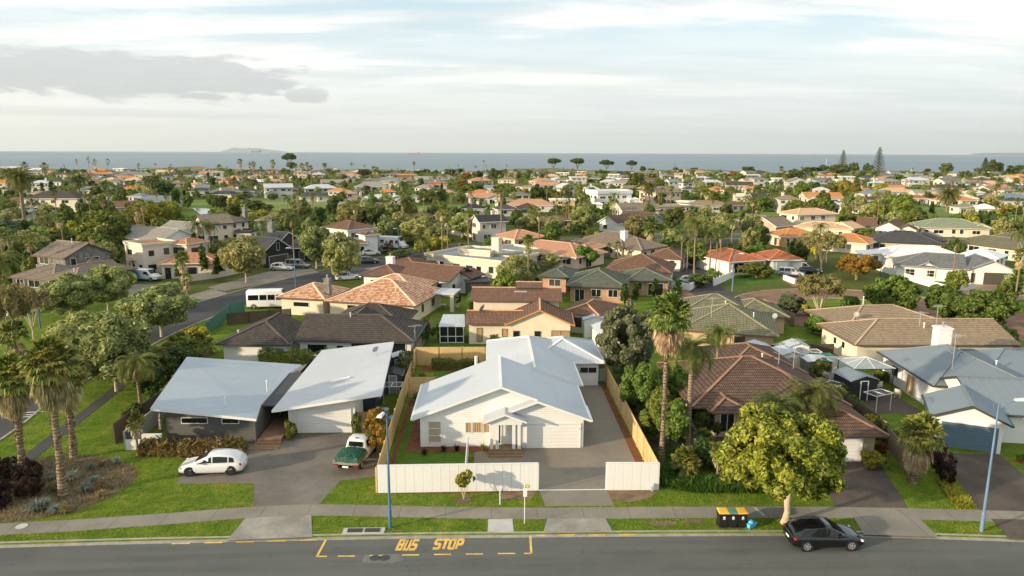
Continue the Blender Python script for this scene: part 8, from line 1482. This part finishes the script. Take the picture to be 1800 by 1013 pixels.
FART = """umbrella 973 304 280 30|umbrella 1015 304 280 30|umbrella 1066 305 283 28|umbrella 1110 305 284 22|dense 1130 304 291 12|dense 1662 306 285 22|dense 1745 308 281 28|dense 1780 308 289 22|dense 1795 300 289 12|umbrella 510 300 272 30|dense 513 298 284 18|dense 1316 306 292 24|dense 1500 306 284 20|dense 1525 306 287 18|dense 1475 308 287 36|dense 1450 306 290 30|dense 1425 306 293 34|dense 1400 312 297 26|dense 1630 305 296 12|redbush 1628 306 298 8|dense 1720 306 295 16|dense 1220 304 294 18|dense 1188 302 294 10|dense 1145 300 296 16|dense 66 330 308 30|dense 210 345 330 36|dense 280 350 318 50|dense 268 330 308 30|mid 168 345 328 24|karaka 690 308 301 16|cypress 92 345 316 9|cypress 76 345 320 8|cypress 403 322 300 6|cypress 367 322 302 5|golden 715 314 301 14|rusty 820 318 302 20|dense 790 314 296 26|dense 810 306 296 20|dense 840 316 300 22|bright 752 318 309 12|mid 735 318 306 20|dense 870 316 296 26|dense 885 312 298 20|mid 820 340 325 30|rusty 812 335 318 26|dense 838 340 322 28|dense 750 356 332 40|dense 775 352 336 30|dense 944 352 324 26|mid 965 352 330 30|dense 988 322 311 14|bright 1055 322 314 16|bright 1078 324 315 18|mid 1040 324 314 14|dense 1120 330 302 34|dense 1150 320 304 20|dense 1175 322 308 16|rusty 945 362 350 20|rusty 958 365 354 16|mid 975 372 358 26|mid 1040 345 330 24|bright 1205 350 334 14|mid 1270 316 305 22|rusty 1290 316 302 22|mid 1300 320 305 20|dense 1395 316 302 30|bright 1430 334 322 18|golden 1485 342 318 24|rusty 1502 348 322 22|golden 1548 340 322 26|mid 1462 340 325 20|dense 1446 362 340 28|karaka 1340 372 345 46|karaka 1395 382 352 50|mid 1410 345 320 34|mid 1480 400 366 14|mid 1525 315 300 30|mid 1575 324 308 36|mid 1615 336 324 18|bright 1650 322 312 18|golden 1740 358 345 24|golden 1768 376 360 26|rusty 1760 384 365 16|mid 1750 372 352 20|dense 1790 380 365 24|mid 1500 362 345 16|dense 240 336 318 20|mid 180 385 345 50|dense 150 392 350 26|dense 125 405 365 20|mid 210 372 336 22|dense 110 388 362 16|mid 330 366 342 20|dense 310 370 330 18|mid 375 365 342 24|dense 388 368 342 28|golden 412 372 345 24|mid 445 372 350 40|olive 530 390 350 36|olive 500 410 366 50|dense 560 395 362 30|dense 585 380 345 22|olive 615 400 355 50|olive 640 392 352 36|mid 655 365 340 14|olive 690 395 350 34|dense 660 400 362 40|olive 780 400 366 36|dense 760 385 362 28|dense 905 400 372 20|mid 525 372 352 40|mid 600 360 338 24|dense 480 352 340 20|mid 430 352 338 30|dense 1160 372 355 36|mid 1190 385 362 26|mid 1215 392 368 30|olive 1240 380 360 26|mid 1300 400 375 24|dense 1360 400 378 26|dense 1380 395 372 20|mid 1640 398 375 20|dense 1610 378 362 20|mid 90 425 408 30|dense 40 420 385 30|olive 10 395 370 24|mid 160 440 422 26|dense 235 390 352 30|bright 655 366 348 14|dense 1010 360 345 18|mid 335 312 300 14|dense 640 310 296 26|dense 605 318 306 12|dense 1250 330 320 16|dense 565 322 312 16|mid 585 330 318 14|dense 160 330 316 18|mid 20 350 332 26|dense 50 362 345 22|mid 1730 345 330 16|dense 1690 335 322 18|mid 900 338 326 14|golden 1460 402 385 20|mid 1520 420 402 40|karaka 1590 412 392 30|mid 1690 412 394 40|karaka 1450 405 385 24|mid 470 372 358 24|golden 465 392 368 26|golden 438 398 374 26|mid 500 392 366 30|dense 545 402 376 30"""
for ent in FART.split('|'):
    k, a, b, c, d = ent.split(); TP(k, float(a), float(b), float(c), float(d), None, 'trees among the far houses')
P_ = at(1480, 303); norfolk(P_.x, P_.y, zat(1480, 263, P_.y), 'tall tiered pointed pine by the shore, left one of the pair', 'the left pointed shore pine', w_=4.2*1.6)
P_ = at(1542, 312); norfolk(P_.x, P_.y, zat(1542, 258, P_.y), 'tallest tiered pointed pine by the shore, right one of the pair', 'the tallest pointed shore pine', w_=7.5)
P_ = at(1730, 304); norfolk(P_.x, P_.y, zat(1730, 277, P_.y), 'smaller pointed pine beside the shore trees at the far right', None, w_=6)
for px, t_, lab in ((1451, 279, 'tall white pole standing on the shore left of the pointed pine'), (1602, 296, 'pole between far roofs right of the tallest pointed pine')):
    P_ = at(px, 301); m = MB(); m.tube([(0, 0, 0), (0, 0, max(5, zat(px, t_, P_.y)))], .22, 6); o = m.build('pole', ['white_paint'], None, (0, 0, 0)); o.location = (P_.x, P_.y, G0); tagit(o, lab, 'pole')
# gardens fill what is left between the roofs: every tree and shrub its own
grid = {}
def gadd(x, y, r): grid.setdefault((int(x//30), int(y//30)), []).append((x, y, r))
for c, a, b in FOOT: gadd(c.x, c.y, a*1.0+.8)
for (x, y, r) in FARFOOT: gadd(x, y, r)
for o in list(bpy.data.objects):
    if o.parent is None and o.get('category') in ('tree', 'palm', 'willow', 'car', 'van', 'campervan') and o.location.y > 60: gadd(o.location.x, o.location.y, 2.6)
def free(x, y, r):
    for i in (-1, 0, 1):
        for j in (-1, 0, 1):
            for (a, b, c) in grid.get((int(x//30)+i, int(y//30)+j), []):
                if (a-x)**2+(b-y)**2 < (c+r)**2: return False
    return True
FRONTS = [(c.x, c.y, a*.8, 30) for c, a, b in FOOT if c.y < 240]+[(o.location.x, o.location.y, 7.5, 30) for o in bpy.data.objects if o.parent is None and o.get('category') in ('car', 'van', 'campervan', 'street lamp')]
ROADS = [(p, SW+2) for p in Lp[::2]]+[(p, 6.5) for p in pts]+[(Vector((cx, cy)), 19)]
for p in smooth_path([(36, 108), (37, 130), (44, 150), (55, 170), (62, 185)], 5): ROADS.append((p, 4.5))
for p in smooth_path([(67, 98), (80, 92), (100, 88), (140, 88)], 5): ROADS.append((p, 5))
GOLF = [[tuple(at(*v)) for v in q] for q in ([(330, 352), (480, 348), (620, 352), (660, 372), (420, 378), (322, 366)], [(700, 362), (900, 358), (1060, 366), (1060, 372), (900, 366), (700, 374)], [(1335, 372), (1480, 378), (1500, 400), (1340, 392)], [(1600, 362), (1820, 372), (1830, 392), (1640, 380), (1600, 374)], [(282, 366), (370, 366), (372, 378), (330, 397), (285, 395)], [(0, 422), (60, 424), (56, 446), (0, 446)], [(160, 412), (190, 413), (192, 430), (150, 430)])]
def inpoly(x, y, P):
    c = False; j = len(P)-1
    for i in range(len(P)):
        if (P[i][1] > y) != (P[j][1] > y) and x < (P[j][0]-P[i][0])*(y-P[i][1])/(P[j][1]-P[i][1])+P[i][0]: c = not c
        j = i
    return c
rg = random.Random(77); cnt = 0; fk = {}
def okspot(x, y, r):
    if any((x-p.x)**2+(y-p.y)**2 < (q+r*.6)**2 for p, q in ROADS): return False
    if any(inpoly(x, y, g_) for g_ in GOLF): return False
    if y < 240 and any(0 < hy-y < hd and abs(hx*y/hy-x) < hw for hx, hy, hw, hd in FRONTS): return False
    return free(x, y, r)
rh = random.Random(31); nh = 0; t = 0
while nh < 112 and t < 9000:
    t += 1; y = rh.uniform(250, 770); x = y*.03+rh.uniform(-.74, .74)*y; W_ = rh.uniform(12, 19); D_ = rh.uniform(9, 11)
    if not okspot(x+W_/2, y+D_/2, 5.5): continue
    nh += 1; rc = rh.choice('grey dkgrey brown tan salmon orange taupe taupe dkbrown tangrey brown bluegrey peach grey olive'.split()); an = rh.uniform(-.3, .4); a = Vector((x, y)); b = a+Vector((math.cos(an), math.sin(an)))*W_; kn = rh.choice(['hip', 'hip', 'gx'])
    bl = [B(a, b, D_, 2.7, kn, 22, .5)]; c = bl[0].w(W_/2, D_/2, 0); gadd(c.x, c.y, max(W_, D_)*.55)
    wc = rh.choice(['white', 'white', 'cream']); house('house', '~%s %s house with %s roof' % (wc, 'hip-roofed' if kn == 'hip' else 'gabled', RW[rc]), bl, WW[wc], rc, 'trim_white', auto=True, simple=True, seed=nh, group='houses between the golf fairway and the shore')
bands = [(92, 150, 120), (150, 230, 170), (230, 340, 230), (340, 480, 200), (480, 640, 180), (640, 780, 150)]
for (y0, y1, num) in bands:
    t = 0; k = 0
    while k < num and t < num*30:
        t += 1; y = y0+(y1-y0)*rg.random(); hw = y*.74; x = y*.03+rg.uniform(-hw, hw)
        kd = rg.choices(['dense', 'mid', 'karaka', 'olive', 'shrub', 'dkshrub', 'golden', 'rusty', 'bright', 'fan', 'queen', 'cypress'], [8, 17, 10, 13, 15, 8, 6, 1, 8, 12, 9, 4])[0]
        h = {'dense': 5.5, 'mid': 5., 'karaka': 4.5, 'olive': 5.5, 'shrub': 2.2, 'dkshrub': 2.2, 'golden': 3.6, 'rusty': 4.2, 'bright': 3.2, 'fan': 9.5, 'queen': 8, 'cypress': 5}[kd]*rg.uniform(.7, 1.25); r = {'fan': 1.3, 'queen': 2., 'cypress': .8}.get(kd, h*.42)
        if fk.get(kd, 0) >= 240 or not okspot(x, y, r*.75): continue
        k += 1; fk[kd] = fk.get(kd, 0)+1; gadd(x, y, r*.8); wpx = 2*r*F/y
        if kd in ('fan', 'queen'): palm(kd, x, y, h, 2*r, None, 'palms in the gardens behind', lodof(wpx*1.5) if y < 250 else 'f')
        else: tree(kd, x, y, h, 2*r*rg.uniform(.9, 1.2), None, 'garden trees and shrubs behind', lodof(wpx*.8))
# low planting between the gardens, too mixed to count
rs = np.random.RandomState(12); P = []; D = []; t = 0
while len(P) < 3600 and t < 60000:
    t += 1; y = 150+640*rs.random()**.8; x = y*.03+rs.uniform(-1, 1)*y*.76
    if not okspot(x, y, .6): continue
    P.append((x, y, rs.uniform(.5, 1.5)*(1+y/900)))
Q = []; Dn = []
for x, y, r in P:
    k = 46; d = rs.normal(0, 1, (k, 3)); d[:, 2] = np.abs(d[:, 2]); d /= np.linalg.norm(d, axis=1)[:, None]; el_ = rs.uniform(1, 2.2); an = rs.random()*3.14; q = d*r; q[:, 0] *= el_; q = np.stack([q[:, 0]*math.cos(an)-q[:, 1]*math.sin(an), q[:, 0]*math.sin(an)+q[:, 1]*math.cos(an), q[:, 2]], 1)
    Q.append(q+np.array([x, y, G0])); Dn.append(d)
o = mobj('undergrowth', leafmesh('undergrowth', np.concatenate(Q), np.concatenate(Dn), .75, 1.5, 'leaf_mid', rs)); o['kind'] = 'stuff'; o['label'] = 'low mixed green planting and hedges between the far gardens'; o['category'] = 'undergrowth'
# shoreline scrub
rg = random.Random(8)
for i in range(120):
    x = -560+i*10.2+rg.uniform(-4, 4); y = COAST-rg.uniform(50, 100)
    if free(x, y, 2): q = tree(rg.choice(['dkshrub', 'shrub', 'dkshrub']), x, y, rg.uniform(2.5, 5), rg.uniform(6, 12), '~windswept shore shrub', 'shrubs along the shore', 'f'); q.name = 'coastal_shrub'; q['category'] = 'coastal shrub'
# distant islands and a ship out on the sea
def island(name, pxs, hts, D_, depth=2500):
    n = len(pxs); m = MB(); base = []
    for px in pxs: d = ray(px, 268.5); base.append(Vector((d.x, d.y))*(D_/d.y))
    rs = random.Random(len(pxs));
    for i in range(n-1):
        for j in range(4):
            f = lambda k, q: (base[k].x*(1+q*depth/D_/4), base[k].y*(1+q*depth/D_/4), -1.6 if q in (0, 4) else hts[k]*(0.55, 1., .7)[q-1])
            m.face([f(i, j), f(i+1, j), f(i+1, j+1), f(i, j+1)])
    return struct(name, m, ['island'], smooth=True)
def hpx(v, D_): return v/1250.*D_+18
island('island_hills', [385, 400, 412, 425, 440, 452, 470, 490, 510], [5, hpx(3.5, 46000), hpx(7, 46000), hpx(5.5, 46000), hpx(6.5, 46000), hpx(6.5, 46000), hpx(4, 46000), hpx(2, 46000), 5], 46000)
island('headland_hills', [1705, 1716, 1735, 1760, 1785, 1820, 1900, 2000], [5, hpx(2.2, 34000), hpx(3.2, 34000), hpx(3.0, 34000), hpx(3.6, 34000), hpx(3.5, 34000), hpx(4.5, 34000), hpx(4.5, 34000)], 34000)
island('rock_islets', [441, 444, 448, 450, 454, 458, 460], [2, 70, 20, 60, 30, 90, 2], 20000, 500)
d_ = ray(728, 268.5); sp_ = Vector((d_.x, d_.y))*(9000/d_.y); o = thing('cargo_ship', 'tiny dark cargo ship low on the horizon', 'ship', (sp_.x, sp_.y, -1.6), 0); m = MB(); m.prism([(-75, -8), (60, -10), (78, 0), (60, 10), (-75, 8)], 0, 7); m.build('hull', ['red_paint'], o, (0, 0, 0)); m = MB(); m.box(45, -7, 7, 60, 7, 24); m.tube([(50, 0, 24), (50, 0, 36)], 1.2, 5); m.build('bridge', ['trim_grey'], o, (0, 0, 0))
# the sea air: one even volume round everything
hb = MB(); hb.box(-70000, -400, -10.5, 70000, 66000, 1500); nmat('haze'); pv = N('ShaderNodeVolumePrincipled'); pv.inputs['Color'].default_value = (.86, .92, .95, 1); pv.inputs['Density'].default_value = 2.3e-5; pv.inputs['Anisotropy'].default_value = .2; oo = N('ShaderNodeOutputMaterial'); L(pv.outputs[0], oo.inputs['Volume'])
hz_o = hb.build('haze', ['haze'], None, (0, 0, 0)); hz_o['kind'] = 'stuff'; hz_o['label'] = 'thin sea haze'; hz_o['category'] = 'haze'
# ================================================================== labels for the many: say which one, by neighbours
for o in list(bpy.data.objects):
    if o.parent is None and o.get('kind') is None and 'label' in o.keys(): pass
ALLM = [(x, y, s) for x, y, s in MARKS]+[tuple(at(px, py))+(s,) for px, py, s in ((300, 402, 'the weeping willow'), (45, 405, 'the tall date palm at the left'), (142, 362, 'the wide date palm near the dark roof'), (490, 345, 'the two-storey house by the fairway'), (715, 394, 'the large central date palm'), (880, 432, 'the very tall lone fan palm'), (850, 303, 'the lone shore palm'), (973, 304, 'the leftmost umbrella tree'), (1066, 305, 'the third umbrella tree'), (510, 300, 'the dark tree rising above the shore'), (1140, 362, 'the date palm by the pink house'), (1403, 325, 'the steep white gable'), (1662, 306, 'the round dark shore tree'), (1664, 374, 'the big right-hand date palm'), (1740, 308, 'the shore tree clump at the right'), (657, 353, 'the light-roofed house by the fairway'), (20, 300, 'the left end of the shore'), (340, 298, 'the red-roofed shore house'), (225, 302, 'the white shore blocks'), (682, 309, 'the long white shore roof'), (1222, 365, 'the palm clump right of the pink house'), (1450, 352, 'the long orange roof'), (1617, 322, 'the white two-storey block'), (1255, 305, 'the flat white shore house'), (1770, 330, 'the right edge'), (590, 345, 'the orange roof near the fairway'), (770, 330, 'the red hip roof'), (90, 350, 'the dark brown two-storey roof'))]
groups = {}
for o, base in AUTO:
    q = o.location; best = min(ALLM, key=lambda m: ((m[0]-q.x)**2+((m[1]-q.y)*.7)**2)); px, py = proj((q.x, q.y, 0)); mx, my = proj((best[0], best[1], 0)); dx, dy = px-mx, (py-my)*3
    if abs(dx) > abs(dy): rel = 'left of' if dx < 0 else 'right of'
    else: rel = 'beyond' if dy < 0 else 'in front of'
    o['_px'] = px; groups.setdefault(base+' '+rel+' '+best[2], []).append(o)
ORD = ['first', 'second', 'third', 'fourth', 'fifth', 'sixth', 'seventh', 'eighth', 'ninth', 'tenth', 'eleventh', 'twelfth', 'thirteenth', 'fourteenth', 'fifteenth', 'sixteenth']
seen = set()
for k, v in groups.items():
    v.sort(key=lambda o: o['_px']); n = len(v)
    for i, o in enumerate(v):
        if n == 1: s = k
        elif n == 2: s = ('left ' if i == 0 else 'right ')+k
        elif n == 3: s = ('left ', 'middle ', 'right ')[i]+k
        elif i == 0: s = 'leftmost '+k
        elif i == n-1: s = 'rightmost '+k
        else: s = (ORD[i] if i < 16 else 'number %d' % (i+1))+'-from-left '+k
        w_ = s.split()
        if len(w_) > 16: s = s.replace('with a wide feathery crown ', '').replace(' with', ',')
        o['label'] = ' '.join(s.split()[:16]); del o['_px']
print('things', len([o for o in bpy.data.objects if o.parent is None]), 'objects', len(bpy.data.objects), 'fill', fk)
